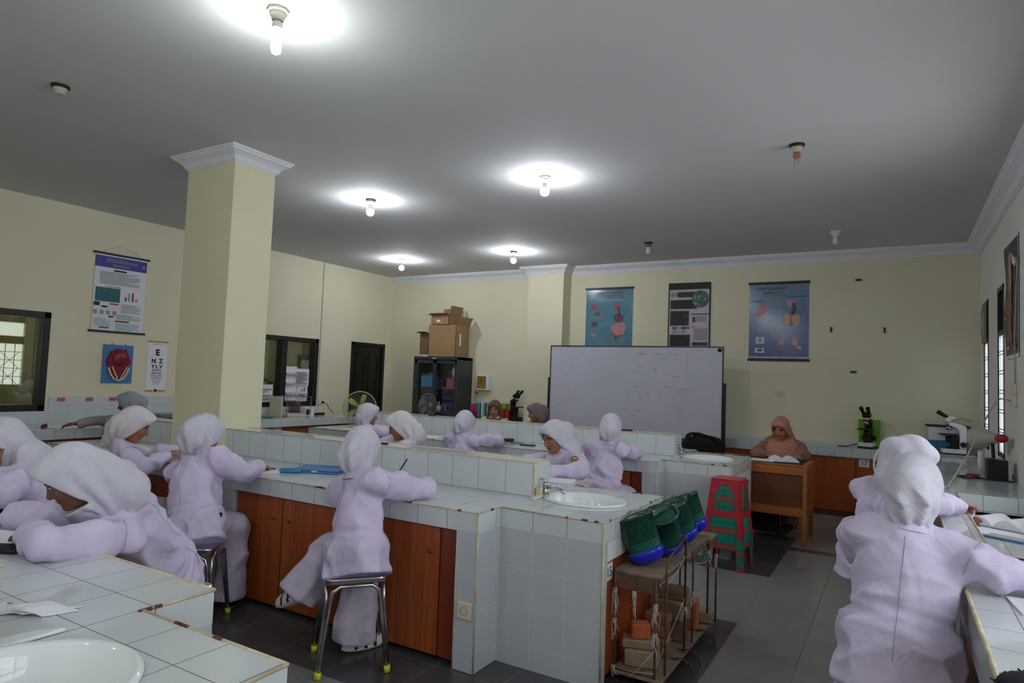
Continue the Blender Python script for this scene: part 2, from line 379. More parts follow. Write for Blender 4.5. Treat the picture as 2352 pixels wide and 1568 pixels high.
def crown_profile(k):      # w out, v down from the ceiling
    return [(0, 0), (0.135 * k, 0), (0.135 * k, -0.022 * k), (0.118 * k, -0.03 * k), (0.115 * k, -0.045 * k), (0.085 * k, -0.06 * k), (0.05 * k, -0.085 * k), (0.03 * k, -0.115 * k), (0.028 * k, -0.13 * k), (0.012 * k, -0.135 * k), (0.012 * k, -0.15 * k), (0, -0.15 * k)]
def crown_path(mb, path, closed, k, m, z=ZC):
    """path: list of (x, y, ox, oy): wall corner and outward mitre direction"""
    prof = crown_profile(k); rings = []
    for (x, y, ox, oy) in path: rings.append([mb.bm.verts.new((x + ox * w, y + oy * w, z + v)) for w, v in prof])
    n = len(prof); i2 = mb.mi(m)
    for i in range(len(path) if closed else len(path) - 1):
        A, B = rings[i], rings[(i + 1) % len(path)]
        for j in range(n - 1): mb.bm.faces.new((A[j], A[j + 1], B[j + 1], B[j])).material_index = i2
    if not closed:
        for r in (rings[0], rings[-1]): mb.bm.faces.new(r).material_index = i2
    return mb
PX0, PX1, PD = -5.17, -4.53, 0.22       # pilaster on the board wall
struct('trim_1', crown_path(MB(), [(XL, YB, 0, -1), (PX0, YB, -1, -1), (PX0, YB - PD, -1, -1), (PX1, YB - PD, 1, -1), (PX1, YB, 1, -1), (XR, YB, 0, -1)], False, 0.85, M['crown']))
struct('trim_2', crown_path(MB(), [(XR, YB, -1, 0), (XR, YF, -1, 0)], False, 1.0, M['crown']))
struct('trim_3', MB().box(PX0, PX1, YB - PD, YB, 0, ZC, M['wall']))

# free-standing pillar
px0, px1, py0, py1 = -5.334, -4.697, 3.358, 3.764
t = thing('pillar', 'cream square pillar with white crown moulding standing in the tiled bench', 'pillar', ((px0 + px1) / 2, (py0 + py1) / 2, 0))
MB().box(px0, px1, py0, py1, 0, ZC - 0.01, M['pillar']).build('shaft', t, 0.006)
crown_path(MB(), [(px0, py0, -1, -1), (px1, py0, 1, -1), (px1, py1, 1, 1), (px0, py1, -1, 1)], True, 0.78, M['crown']).build('crown_moulding', t)

# windows of the right-hand wall
def grille(mb, F, u0, u1, v0, v1, w, m):
    n = max(2, round((u1 - u0) / 0.16)); k = max(3, round((v1 - v0) / 0.2))
    for i in range(1, n): mb.fbox(F, u0 + (u1 - u0) * i / n - 0.006, u0 + (u1 - u0) * i / n + 0.006, v0, v1, w - 0.006, w + 0.006, m)
    for j in range(1, k):
        vv = v0 + (v1 - v0) * j / k; mb.fbox(F, u0, u1, vv - 0.006, vv + 0.006, w - 0.0075, w + 0.0045, m)
    for i in range(n):          # a crossed diamond in every second field
        for j in range(0, k, 2):
            a0, a1 = u0 + (u1 - u0) * i / n, u0 + (u1 - u0) * (i + 1) / n; b0, b1 = v0 + (v1 - v0) * j / k, v0 + (v1 - v0) * (j + 1) / k
            mb.tube([F.p(a0, b0, w), F.p(a1, b1, w)], 0.004, m, 5); mb.tube([F.p(a0, b1, w), F.p(a1, b0, w)], 0.004, m, 5)
for i, (a, b, c, d) in enumerate(RWIN):
    F = Fr((XR, b, c), 'right'); W = b - a; H = d - c; mb = MB(); fw = 0.045; near = i < 2; w0, w1 = (-0.045, 0.004) if near else (-0.13, -0.02)
    mb.fbox(F, 0, W, 0, fw, w0, w1, M['frame']).fbox(F, 0, W, H - fw, H, w0, w1, M['frame']).fbox(F, 0, fw, 0, H, w0, w1, M['frame']).fbox(F, W - fw, W, 0, H, w0, w1, M['frame'])
    tz = H - 0.47; mb.fbox(F, fw, W - fw, tz, tz + 0.05, w0, w1, M['frame'])
    if W > 1: mb.fbox(F, W / 2 - 0.03, W / 2 + 0.03, fw, H - fw, w0, w1, M['frame'])
    w = struct('window_%d' % (i + 3), mb)
    gm = MB()
    if near:
        for q in (0.35, 0.68): gm.fbox(F, W * q - 0.004, W * q + 0.004, fw, tz, -0.004, -0.002, M['blackm'])
        for j in range(1, 6):
            for dv in (0, 0.03): gm.fbox(F, fw, W - fw, fw + (tz - fw) * j / 6 + dv, fw + (tz - fw) * j / 6 + dv + 0.008, -0.004, -0.002, M['blackm'])
    else: grille(gm, F, fw, W - fw, fw, tz, -0.15, M['blackm'])
    gm.build('window_grille', w)
    MB().fbox(F, fw, W - fw, fw, tz, *((-0.008, -0.004, M['frosted']) if near else (-0.08, -0.075, M['pane']))).build('window_pane', w)
    if i == 1: MB().fbox(F, fw, W - fw, tz + 0.05, H - fw, -0.045, -0.03, M['black']).build('transom_panel', w)
    elif i == 0: MB().fbox(F, fw, W - fw, tz + 0.05, H - fw, -0.045, -0.03, M['black']).build('transom_panel', w)
    else: MB().fbox(F, fw, W - fw, tz + 0.05, H - fw, -0.08, -0.075, M['pane']).build('transom_pane', w)

# exhaust fan in front of the far transom
t = thing('exhaust_fan', 'old round-faced exhaust fan in the top of the far right window', 'fan', (XR - 0.03, 8.83, 2.1))
F = Fr((XR, 9.06, 2.09), 'right')
MB().fbox(F, 0, 0.36, 0, 0.44, 0.006, 0.022, M['curtain']).build('housing', t, 0.004)
mb = MB()
for r in (0.04, 0.08, 0.12, 0.155): mb.tube([F.p(0.18 + r * math.cos(q), 0.22 + 1.2 * r * math.sin(q), 0.03) for q in [k * math.pi / 12 for k in range(24)]], 0.004, M['porcelain'], 5, True)
for k in range(8): q = k * math.pi / 4; mb.tube([F.p(0.18, 0.22, 0.03), F.p(0.18 + 0.155 * math.cos(q), 0.22 + 0.186 * math.sin(q), 0.03)], 0.003, M['porcelain'], 5)
mb.fdisc(F, 0.18, 0.22, 0.03, 0.035, M['white']); mb.build('fan_guard', t)

# windows of the left-hand wall look into a dim side room
def left_window(i, a, b, c, d, mull, cur=True):
    F = Fr((XL, a, c), 'left'); W = b - a; H = d - c; mb = MB(); fw = 0.07
    mb.fbox(F, 0, W, 0, fw, -0.12, 0.015, M['frame']).fbox(F, 0, W, H - fw, H, -0.12, 0.015, M['frame']).fbox(F, 0, fw, 0, H, -0.12, 0.015, M['frame']).fbox(F, W - fw, W, 0, H, -0.12, 0.015, M['frame'])
    for q in mull: mb.fbox(F, q - 0.05, q + 0.05, fw, H - fw, -0.12, 0.015, M['frame'])
    w = struct('window_%d' % i, mb, 0.004)
    MB().fbox(F, fw, W - fw, fw, H - fw, -0.06, -0.055, M['ipane']).build('window_pane', w)
    if not cur: return w
    cm = MB(); n = int((W) / 0.11)
    for k in range(n): cm.fbox(F, W * k / n, W * (k + 1) / n + 0.004, 0, H, -0.15 - 0.008 * (k % 2), -0.14 - 0.008 * (k % 2), M['curtain'])
    cm.build('curtain', w)
    return w
left_window(1, *LWIN[0], [0.9], False); left_window(2, *LWIN[1], [0.74])
struct('wall_side_room', MB().box(XL - 1.1, XL - 1.05, YF, 3.58, 0, ZC, M['olive']).box(XL - 1.1, XL - 1.05, 3.86, YB, 0, ZC, M['olive']).box(XL - 1.1, XL - 1.05, 3.58, 3.86, 0, 1.2, M['olive']).box(XL - 1.1, XL - 1.05, 3.58, 3.86, 1.70, 1.79, M['olive']).box(XL - 1.1, XL - 1.05, 3.58, 3.86, 1.96, ZC, M['olive']).box(XL - 1.05, XL - 0.2, YF, YB, -0.05, 0, M['floor']).box(XL - 1.05, XL - 0.2, YF, YB, ZC, ZC + 0.05, M['ceil']))
F = Fr((XL - 1.05, 3.58, 1.2), 'left'); mb = MB()
for u in (0.09, 0.19): mb.fbox(F, u - 0.003, u + 0.003, 0, 0.5, -0.02, -0.014, M['blackm'])
for v in (0.1, 0.2, 0.3, 0.4): mb.fbox(F, 0, 0.28, v - 0.003, v + 0.003, -0.02, -0.014, M['blackm'])
for (a, b) in ((0.0, 0.2), (0.2, 0.4)): mb.tube([F.p(0.04, a, -0.017), F.p(0.24, b, -0.017)], 0.003, M['blackm'], 5).tube([F.p(0.24, a, -0.017), F.p(0.04, b, -0.017)], 0.003, M['blackm'], 5)
w = struct('window_8', mb); MB().fbox(F, 0, 0.28, 0, 0.5, -0.045, -0.04, M['frosted']).build('window_pane', w); MB().fbox(F, 0, 0.28, 0.59, 0.76, -0.045, -0.04, M['frosted']).build('upper_pane', w)
# door at the far end of the left wall
F = Fr((XL, 8.38, 0), 'left'); mb = MB(); mb.fbox(F, 0, 0.05, 0, 2.045, -0.1, 0.02, M['frame']).fbox(F, 0.81, 0.86, 0, 2.045, -0.1, 0.02, M['frame']).fbox(F, 0, 0.86, 1.99, 2.045, -0.1, 0.02, M['frame'])
dr = struct('door_1', mb, 0.004)
mb = MB(); mb.fbox(F, 0.05, 0.81, 0.0, 1.99, -0.06, -0.02, M['door'])
for (u0, u1) in ((0.14, 0.39), (0.47, 0.72)):
    for (v0, v1) in ((0.15, 0.85), (1.0, 1.85)):
        for q in ((u0, u1, v0, v0 + 0.02), (u0, u1, v1 - 0.02, v1), (u0, u0 + 0.02, v0, v1), (u1 - 0.02, u1, v0, v1)): mb.fbox(F, *q, -0.02, -0.008, M['door'])
dl = mb.build('door_leaf', dr)
MB().tube([F.p(0.12, 1.0, -0.02), F.p(0.12, 1.0, 0.04), F.p(0.22, 1.0, 0.04)], 0.009, M['steel']).build('door_handle', dl)

# ---------------------------------------------------------------- ceiling lamps
def lamp(x, y, kind, label, group=None, dark=True, hold='porcelain'):
    t = thing('ceiling_lamp', label, 'lamp', (x, y, ZC), group)
    bm_ = M['holderd'] if dark else M[hold]
    MB().lathe([(0.055, 0), (0.055, -0.012), (0.047, -0.02)], (x, y, ZC), bm_, 8 if kind == 'tube' else 24, smooth=False).build('mounting_plate', t)
    MB().lathe([(0.044, -0.018), (0.04, -0.034), (0.033, -0.036), (0.029, -0.058), (0.025, -0.06)], (x, y, ZC), M[hold], 20).build('lamp_holder', t)
    z = ZC - 0.058
    if kind == 'none': return t
    if kind == 'globe':
        MB().lathe([(0.018, 0), (0.022, -0.025), (0.030, -0.042), (0.0345, -0.05), (0.030, -0.0505)], (x, y, z), M['white'], 16).build('bulb_cap', t)
        MB().lathe([(0.030, -0.0495), (0.0345, -0.050), (0.041, -0.066), (0.039, -0.088), (0.028, -0.106), (0.010, -0.114), (0.001, -0.115)], (x, y, z), M['bulb'], 20).build('bulb', t)
    elif kind == 'tube':
        MB().lathe([(0.018, 0), (0.026, -0.018), (0.027, -0.04), (0.024, -0.045)], (x, y, z), M['porcelain'], 16).build('bulb_cap', t)
        MB().lathe([(0.022, -0.045), (0.025, -0.05), (0.025, -0.15), (0.021, -0.165), (0.008, -0.173), (0.001, -0.174)], (x, y, z), M['bulbt'], 20).build('bulb', t)
    elif kind == 'off':
        MB().lathe([(0.018, 0), (0.024, -0.02), (0.024, -0.035)], (x, y, z), M['white'], 16).build('bulb_cap', t)
        MB().lathe([(0.024, -0.035), (0.028, -0.045), (0.029, -0.07), (0.022, -0.085), (0.001, -0.09)], (x, y, z), M['white'], 20).build('bulb', t)
    elif kind == 'clear':
        MB().lathe([(0.018, 0), (0.026, -0.016), (0.028, -0.03), (0.026, -0.04)], (x, y, z), M['brick'], 16).build('bulb_cap', t)
        mb = MB()
        for q in range(3):
            cx, cy = x + 0.014 * math.cos(q * 2.09), y + 0.014 * math.sin(q * 2.09); dx, dy = 0.009 * math.sin(q * 2.09), -0.009 * math.cos(q * 2.09)
            mb.tube([(cx + dx, cy + dy, z - 0.04), (cx + dx, cy + dy, z - 0.13), (cx, cy, z - 0.142), (cx - dx, cy - dy, z - 0.13), (cx - dx, cy - dy, z - 0.04)], 0.0055, M['bulboff'], 6)
        mb.build('bulb_tubes', t)
    return t
lamp(-2.70, 2.12, 'tube', 'lit tube-shaped bulb nearest to the camera, hanging from the ceiling', None, False)
lamp(-4.75, 5.02, 'globe', 'lit round bulb on a black base right of the pillar top')
lamp(-2.72, 5.08, 'globe', 'lit round bulb in the middle of the ceiling, brightest of the four round ones', None, False)
lamp(-6.76, 7.91, 'globe', 'lit small bulb near the far left corner of the ceiling', None, False)
lamp(-4.72, 7.94, 'globe', 'lit bulb on a black base in front of the wall pilaster')
lamp(-4.76, 2.07, 'none', 'empty lamp socket on a black base at the upper left of the ceiling')
lamp(-0.64, 5.15, 'clear', 'unlit clear tube bulb with orange collar on the right of the ceiling')
lamp(-2.76, 8.04, 'off', 'unlit white bulb in a brownish holder near the board wall', None, True, 'brickb')
lamp(-0.60, 8.20, 'off', 'unlit white bulb in a white holder near the far right corner', None, False, 'white')
lamp(XL - 0.6, 2.4, 'globe', 'added unseen bulb brightening the side room behind the left windows', None, False)  # extra bulb out of view, added to brighten the olive wall behind the panes
for x, lb in ((-4.75, 'lit bulb behind the camera, leftmost of its row'), (-2.7, 'lit bulb behind the camera, middle of its row'), (-0.6, 'lit bulb behind the camera, nearest to the window wall')): lamp(x, -0.9, 'globe', lb, None, False)
# ---------------------------------------------------------------- tiled lab benches
HB, HP = 0.8064, 1.0064
BX0, BX1, SX1 = -6.25, -1.832, -1.235
def edge_strip(mb, pts, r=0.005):
    for a, b in zip(pts, pts[1:]): mb.tube([a, b], r, M['trimc'], 6)
def bench(y0, label, tm, bas):
    yf, yp0, yp1, ys0, ys1 = y0 + 1.382, y0 + 0.597, y0 + 0.806, y0 + 0.216, y0 + 1.155
    t = thing('lab_bench', label, 'workbench', (BX1, (y0 + yf) / 2, 0), 'tiled lab benches reaching out from the left side of the room')
    # worktop: slab with a thick tiled apron
    mb = MB(); mb.box(BX0, BX1, y0, yf, 0.70, HB, tm); mb.build('worktop', t, 0.003)
    bc = bas; mb = MB(); k = mb.mi(tm); N = 64; top = []; rim_ = []; low_ = []
    for i in range(N):          # slab with an oval cut-out for the basin
        a = 2 * math.pi * i / N; ca, sa = math.cos(a), math.sin(a); ex, ey = bc[0] + bc[2] * ca, bc[1] + bc[3] * sa
        tx = ((SX1 if ca > 0 else BX1) - bc[0]) / ca if abs(ca) > 1e-6 else 1e9; ty_ = ((ys1 if sa > 0 else ys0) - bc[1]) / sa if abs(sa) > 1e-6 else 1e9; q = min(tx, ty_)
        top.append([bc[0] + ca * q, bc[1] + sa * q]); rim_.append(mb.bm.verts.new((ex, ey, HB))); low_.append(mb.bm.verts.new((ex, ey, 0.70)))
    for (cx_, cy_) in ((BX1, ys0), (SX1, ys0), (SX1, ys1), (BX1, ys1)):
        j = min(range(N), key=lambda i: (top[i][0] - cx_) ** 2 + (top[i][1] - cy_) ** 2); top[j] = [cx_, cy_]
    tv = [mb.bm.verts.new((x, y, HB)) for x, y in top]; bv = [mb.bm.verts.new((x, y, 0.70)) for x, y in top]
    for i in range(N):
        j = (i + 1) % N
        for q in ((tv[i], tv[j], rim_[j], rim_[i]), (bv[j], bv[i], low_[i], low_[j]), (bv[i], bv[j], tv[j], tv[i]), (rim_[i], rim_[j], low_[j], low_[i])): mb.bm.faces.new(q).material_index = k
    mb.build('sink_counter', t)
    mb = MB(); mb.box(BX0 + 0.25, BX1 - 0.008, yp0, yp1, HB, HP, M['tilep']); mb.build('partition', t, 0.004)
    # carcass: tiled piers, dark inside
    for xa, xb in ((-1.962, BX1), (BX0, -6.05)): MB().box(xa, xb, y0, yf, 0, 0.70, M['tilef']).build('end_pier', t, 0.003)
    for ya, yb in ((y0, y0 + 0.12), (yf - 0.12, yf)): MB().box(-3.96, -3.765, ya, yb, 0, 0.70, M['tilef']).build('tiled_pier', t, 0.003)
    for (a, b) in ((ys0, ys0 + 0.055), (ys1 - 0.055, ys1)): MB().box(BX1, SX1, a, b, 0, 0.70, M['tilef']).build('sink_pier', t)
    MB().box(-6.05, -1.962, y0 + 0.10, yf - 0.10, 0.0, 0.70, M['cabd']).build('cabinet_box', t)
    # worn cream edging along the tile edges
    mb = MB(); z = HB
    edge_strip(mb, [(BX0, y0, z), (BX1, y0, z), (BX1, ys0, z), (SX1, ys0, z), (SX1, ys1, z), (BX1, ys1, z), (BX1, yf, z), (BX0, yf, z)], 0.0048)
    edge_strip(mb, [(BX1, y0, 0), (BX1, y0, z)], 0.0045); edge_strip(mb, [(SX1, ys0, 0), (SX1, ys0, z)], 0.006); edge_strip(mb, [(-1.962, y0, 0), (-1.962, y0, 0.7)], 0.0035)
    px = BX1 - 0.008
    edge_strip(mb, [(BX0 + 0.25, yp0, HP), (px, yp0, HP), (px, yp1, HP), (BX0 + 0.25, yp1, HP)], 0.0045); edge_strip(mb, [(px, yp0, HB), (px, yp0, HP)], 0.006)
    rr = random.Random(int(y0 * 10) + 40)      # chipped places showing brown mortar
    for (a, b) in (((BX0, y0), (BX1, y0)), ((BX1, y0), (BX1, ys0)), ((BX1, yf), (BX1, ys1)), ((SX1, ys0), (SX1, ys1)), ((BX1, ys0), (SX1, ys0)), ((BX1, ys1), (SX1, ys1))):
        for _ in range(2 + int(3 * math.dist(a, b))):
            q = rr.random(); l = 0.006 + 0.02 * rr.random(); u = Vector((b[0] - a[0], b[1] - a[1], 0)).normalized(); p = Vector((a[0] + (b[0] - a[0]) * q, a[1] + (b[1] - a[1]) * q, z))
            mb.tube([p - u * l, p, p + u * l * 0.6], 0.0056, M['rgrout'], 6)
    mb.build('worn_edging', t)
    # cabinet doors on both long sides
    def doors(yy, s):
        for (xa, xb, mt, kn) in ((-6.03, -5.0, 'cab', 1), (-4.99, -3.98, 'cab', -1), (-3.745, -3.315, 'cab', 1), (-3.305, -2.70, 'cab', -1), (-2.69, -2.085, 'cab', 1), (-2.075, -1.965, 'cabd', 0)):
            d = MB(); d.box(xa, xb, yy, yy + 0.02 * s, 0.03, 0.695, M[mt]) if s > 0 else d.box(xa, xb, yy - 0.02, yy, 0.03, 0.695, M[mt]); d = d.build('cabinet_door', t, 0.002)
            if kn:
                kx = xb - 0.065 if kn > 0 else xa + 0.065
                MB().lathe([(0.016, -0.004), (0.016, 0.002), (0.008, 0.006), (0.001, 0.007)], (kx, yy if s > 0 else yy, 0.565), M['cabd'], 14, R=Matrix.Rotation(math.radians(90 if s > 0 else -90), 3, 'X')).build('finger_knob', d)
                if kn < 0: MB().lathe([(0.007, 0), (0.006, 0.004), (0.001, 0.005)], (xa + 0.012, yy, 0.497), M['steel'], 10, R=Matrix.Rotation(math.radians(90 if s > 0 else -90), 3, 'X')).build('lock', d)
    doors(y0 + 0.018, 1); doors(yf - 0.018, -1)
    # end face: apron strip and the sink cupboard
    ym = (ys0 + ys1) / 2
    for (a, b) in ((ys0 + 0.06, ym - 0.005), (ym + 0.005, ys1 - 0.06)):
        MB().box(SX1 - 0.035, SX1 - 0.015, a, b, 0.03, 0.60, M['cab']).build('cabinet_door', t, 0.002)
    MB().box(SX1 - 0.03, SX1 - 0.004, ys0 + 0.055, ys1 - 0.055, 0.60, 0.70, M['white']).build('end_rail', t)
    return t
bench(2.833, 'middle white-tiled lab bench, the one with the front student stool and exposed wooden cabinets', M['tile1'], (-1.555, 3.53, 0.236, 0.197))
bench(5.712, 'far white-tiled lab bench in front of the whiteboard', M['tile1'], (-1.56, 6.41, 0.236, 0.197))
bench(-0.05, 'nearest white-tiled lab bench at the lower left with a large basin', M['tile'], (-1.60, 0.675, 0.240, 0.252))

def basin(cx, cy, label, a=0.245, b=0.205, flip=False):
    t = thing('sink_basin', label, 'sink', (cx, cy, HB), 'white oval basins at the bench ends')
    z = HB
    # oval rim and bowl, long axis along x
    prof = [(1.00, 0.001), (1.0, 0.008), (0.975, 0.014), (0.93, 0.013), (0.90, 0.006), (0.87, -0.02), (0.80, -0.07), (0.66, -0.115), (0.42, -0.135), (0.12, -0.14), (0.02, -0.14)]
    pr = [(r * a, h) for r, h in prof]
    MB().lathe(pr, (cx, cy, z + 0.0005), M['ceramic'], 56, cap=False, oval=b / a).build('bowl', t)
    # tap ledge at the partition side
    mb = MB(); n = 20; pts = [(cx - a * 0.80 - 0.04 + 0.07 * math.cos(q), cy + b * 0.9 * math.sin(q)) for q in [math.pi / 2 + math.pi * i / n for i in range(n + 1)]]
    mb.prism(pts, 0.010, lambda u, v, w: (u, v, z + 0.0004 + w), M['ceramic']).build('tap_ledge', t, 0.004, seg=2)
    MB().lathe([(0.02, 0.001), (0.02, 0.003), (0.001, 0.0035)], (cx, cy, z - 0.1385), M['chrome'], 14).build('drain', t)
    MB().lathe([(0.011, 0.0), (0.011, 0.003), (0.001, 0.003)], (cx - a * 0.835, cy, z - 0.045), M['black'], 12, R=Matrix.Rotation(math.radians(65), 3, 'Y')).build('overflow_hole', t)
    return t
basin(-1.555, 3.53, 'white oval basin in the end of the middle bench')
basin(-1.56, 6.41, 'white oval basin in the end of the far bench')
basin(-1.60, 0.675, 'large white oval basin at the bottom left corner of the picture', 0.25, 0.262)
def faucet(x, y, label, rz=0.0, col='steel'):
    t = thing('faucet', label, 'faucet', (x, y, HB), 'chrome taps at the basins', rz)
    MB().lathe([(0.026, 0.0), (0.026, 0.006), (0.015, 0.012), (0.014, 0.05), (0.019, 0.06), (0.017, 0.075), (0.001, 0.078)], (0, 0, 0.009), M[col], 16).build('tap_body', t, local=True)
    MB().tube([(0.01, 0, 0.055), (0.05, 0, 0.06), (0.10, 0, 0.045), (0.125, 0, 0.03)], 0.0105, M[col], 10).build('spout', t, local=True)
    MB().tube([(0, 0, 0.082), (-0.012, 0, 0.098), (-0.05, 0.004, 0.104), (-0.085, 0.006, 0.1)], 0.006, M[col], 8).build('lever', t, local=True)
    return t
faucet(-1.80, 3.50, 'metal lever tap beside the low wall of the middle bench', 0.1)
faucet(-1.805, 6.39, 'metal lever tap on the far bench basin')
faucet(-1.825, 0.70, 'metal tap at the left edge of the picture over the large basin', -0.2)
solo('support_block', MB().box(-1.838, -1.80, 3.44, 3.475, HB, HB + 0.055, M['trimc']), 'stained cream plastic pipe stub behind the tap of the middle bench', 'pipe', bevel=0.006)

# ---------------------------------------------------------------- wall counters
t = thing('wall_counter', 'long white-tiled counter under the left wall with numbered wooden cabinets', 'counter', (-7.8, 4.4, 0))
MB().box(XL + 0.012, -7.42, -0.5, 7.75, 0.70, HB, M['tile']).build('worktop', t, 0.003)
mb = MB()
for (a, b) in ((-0.5, -0.3), (2.4, 2.55), (4.5, 4.6), (6.2, 6.33), (7.65, 7.75)): mb.box(XL + 0.012, -7.46, a, b, 0, 0.70, M['tilef'])
mb.build('tiled_piers', t)
for (a, b) in ((2.56, 3.50), (3.51, 4.49), (4.61, 5.4), (5.41, 6.19), (6.34, 7.0), (7.01, 7.64)): 
    d = MB().box(-7.6, -7.48, a, b, 0.05, 0.69, M['cab']).build('cabinet_door', t, 0.002)
    F = Fr((-7.48, b - 0.16, 0.56), 'left')
    n_ = {3.50: '4', 7.0: '7'}.get(b)
    if n_: MB().fbox(F, 0, 0.10, 0, 0.09, 0.0005, 0.003, M['white']).text(n_, F, 0.05, 0.02, 0.075, 0.0042, M['ink']).build('number_plate', d)
t = thing('wall_counter', 'white-tiled counter along the board wall with orange-brown cabinets', 'counter', (-1.0, 9.2, 0))
MB().box(-6.15, 0.22, 8.98, YB, 0.69, HB + 0.004, M['tile1']).build('worktop', t, 0.003)
MB().box(-6.15, 0.28, YB - 0.014, YB, HB + 0.004, HB + 0.035, M['tile1']).build('skirting', t)
MB().box(-6.1, 0.22, 9.04, YB - 0.02, 0.0, 0.69, M['cabd']).build('cabinet_box', t)
x = -6.08
while x < 0.1:
    d = MB().box(x, x + 0.62, 9.02, 9.038, 0.03, 0.685, M['cabo']).build('cabinet_door', t, 0.002)
    F = Fr((x + 0.4, 9.02, 0.56), 'back')
    if x > -0.75 and x < -0.1:
        F = Fr((-0.38, 9.02, 0.59), 'back'); MB().fbox(F, 0.0, 0.11, 0, 0.09, 0.0005, 0.003, M['white']).text('17', F, 0.055, 0.02, 0.075, 0.0042, M['ink']).build('number_plate', d)
    x += 0.63
# right counter with its sunken trough
t = thing('wall_counter', 'white-tiled window counter on the right with a sunken middle part', 'counter', (0.5, 4, 0))
mb = MB(); XC = 0.22
mb.box(XC, XR, 5.66, YB, 0.69, HB, M['tile']).box(XC, 0.372, 3.56, 5.66, 0.60, HB, M['tile']).box(0.372, XR, 3.56, 5.66, 0.58, 0.67, M['tile']).box(XC, XR, -0.6, 3.56, 0.69, HB, M['tile'])
mb.build('worktop', t)
mb = MB(); edge_strip(mb, [(XC, -0.6, HB), (XC, 8.95, HB)], 0.007); edge_strip(mb, [(0.372, 3.56, HB), (0.372, 5.66, HB)], 0.006); mb.build('worn_edging', t)
mb = MB(); mb.tube([(0.372, 3.56, HB), (0.62, 3.56, HB), (XR, 3.56, HB)], 0.008, M['rgrout'], 6); mb.build('rusty_edge', t)
mb = MB(); mb.box(XC + 0.01, XC + 0.03, -0.6, 9.0, 0.60, 0.69, M['tilef'])
for (a, b) in ((-0.6, -0.45), (1.6, 1.75), (3.3, 3.5), (5.6, 5.75), (7.4, 7.55)): mb.box(XC + 0.01, XR, a, b, 0, 0.60, M['tilef'])
mb.build('tiled_piers', t)
for (a, b) in ((-0.44, 0.56), (0.57, 1.59), (1.76, 2.5), (2.51, 3.29), (3.51, 4.5), (4.51, 5.59), (5.76, 6.5), (6.51, 7.39), (7.56, 8.9)):
    MB().box(XC + 0.03, XC + 0.05, a, b, 0.03, 0.60, M['cab']).build('cabinet_door', t, 0.002)

# socket on the middle bench pier
def socket(F, label, r=1.0, col='trimw', cable=False):
    t = thing('wall_socket', label, 'socket', tuple(F.o))
    MB().fbox(F, -0.042, 0.042, -0.042, 0.042, 0.0005, 0.011, M['sock']).build('cover_plate', t, 0.003)
    mb = MB(); R = Matrix((F.u, F.v, F.w)).transposed()
    mb.lathe([(0.0225, 0.011), (0.0225, 0.0125), (0.0195, 0.0125), (0.019, 0.006), (0.001, 0.006)], F.o, M['sockd'], 20, R=R, cap=False); mb.build('socket_well', t)
    mb = MB()
    for du in (-0.0065, 0.0065): mb.lathe([(0.0025, 0.006), (0.0025, 0.0072), (0.0003, 0.0072)], F.p(du, 0, 0), M['black'], 8, R=R)
    mb.build('pin_holes', t)
    return t
M['sock'] = mat('cream_socket_plastic', (214, 208, 184), 0.4); M['sockd'] = mat('aged_socket_plastic', (168, 158, 128), 0.45)
socket(Fr((-1.893, 2.831, 0.308), 'back'), 'cream power socket on the tiled pier of the middle bench')
socket(Fr((-1.351, YB, 1.423), 'back'), 'small cream power socket on the board wall above the seated teacher')
# ---------------------------------------------------------------- posters and charts
def blocks(mb, F, lst, w=0.0035):
    for i, (u0, u1, v0, v1, m) in enumerate(lst): mb.fbox(F, u0, u1, v0, v1, 0.001, w + 0.00015 * i, m)
def tex(m, n): return M.setdefault(m, n)
pc = lambda k, c, r=0.35: tex(k, mat(k, c, r))
pc('print_teal', (44, 132, 164), 0.2); pc('print_blue', (48, 96, 160), 0.12); pc('print_sky', (96, 150, 178), 0.15); pc('print_navy', (40, 44, 86)); pc('print_red', (170, 48, 80), 0.2)
pc('print_pink', (206, 128, 140), 0.2); pc('print_dred', (92, 42, 66), 0.2); pc('print_dark', (36, 36, 40), 0.3); pc('print_grey', (150, 146, 156)); pc('print_lgrey', (186, 184, 192))
pc('print_violet', (92, 34, 92)); pc('print_green', (52, 104, 74), 0.3); pc('print_lgreen', (116, 160, 132), 0.3); pc('print_olive', (98, 104, 70)); pc('print_dteal', (46, 100, 112)); pc('print_flesh', (206, 150, 132), 0.2)
pc('print_indigo', (62, 64, 150)); pc('print_text', (126, 138, 138)); pc('print_gold', (176, 140, 44)); pc('print_white', (222, 226, 232), 0.3); pc('print_cyan', (120, 168, 172)); pc('print_ltext', (150, 172, 196), 0.2)
film = bpy.data.materials.new('glossy_plastic_film'); film.use_nodes = True; fnt = film.node_tree; fnt.nodes.clear()
_o = fnt.nodes.new('ShaderNodeOutputMaterial'); _mx = fnt.nodes.new('ShaderNodeMixShader'); _tr = fnt.nodes.new('ShaderNodeBsdfTransparent'); _gl = fnt.nodes.new('ShaderNodeBsdfGlossy'); _gl.inputs['Roughness'].default_value = 0.07
_n = fnt.nodes.new('ShaderNodeTexNoise'); _n.inputs['Scale'].default_value = 26; _n.inputs['Detail'].default_value = 3; _n.inputs['Distortion'].default_value = 3.0
_g = fnt.nodes.new('ShaderNodeNewGeometry'); fnt.links.new(_g.outputs['Position'], _n.inputs['Vector'])
_b = fnt.nodes.new('ShaderNodeBump'); _b.inputs['Strength'].default_value = 1.0; _b.inputs['Distance'].default_value = 0.02; fnt.links.new(_n.outputs[0], _b.inputs['Height']); fnt.links.new(_b.outputs[0], _gl.inputs['Normal'])
_mx.inputs[0].default_value = 0.11; fnt.links.new(_tr.outputs[0], _mx.inputs[1]); fnt.links.new(_gl.outputs[0], _mx.inputs[2]); fnt.links.new(_mx.outputs[0], _o.inputs[0])
M['film'] = film
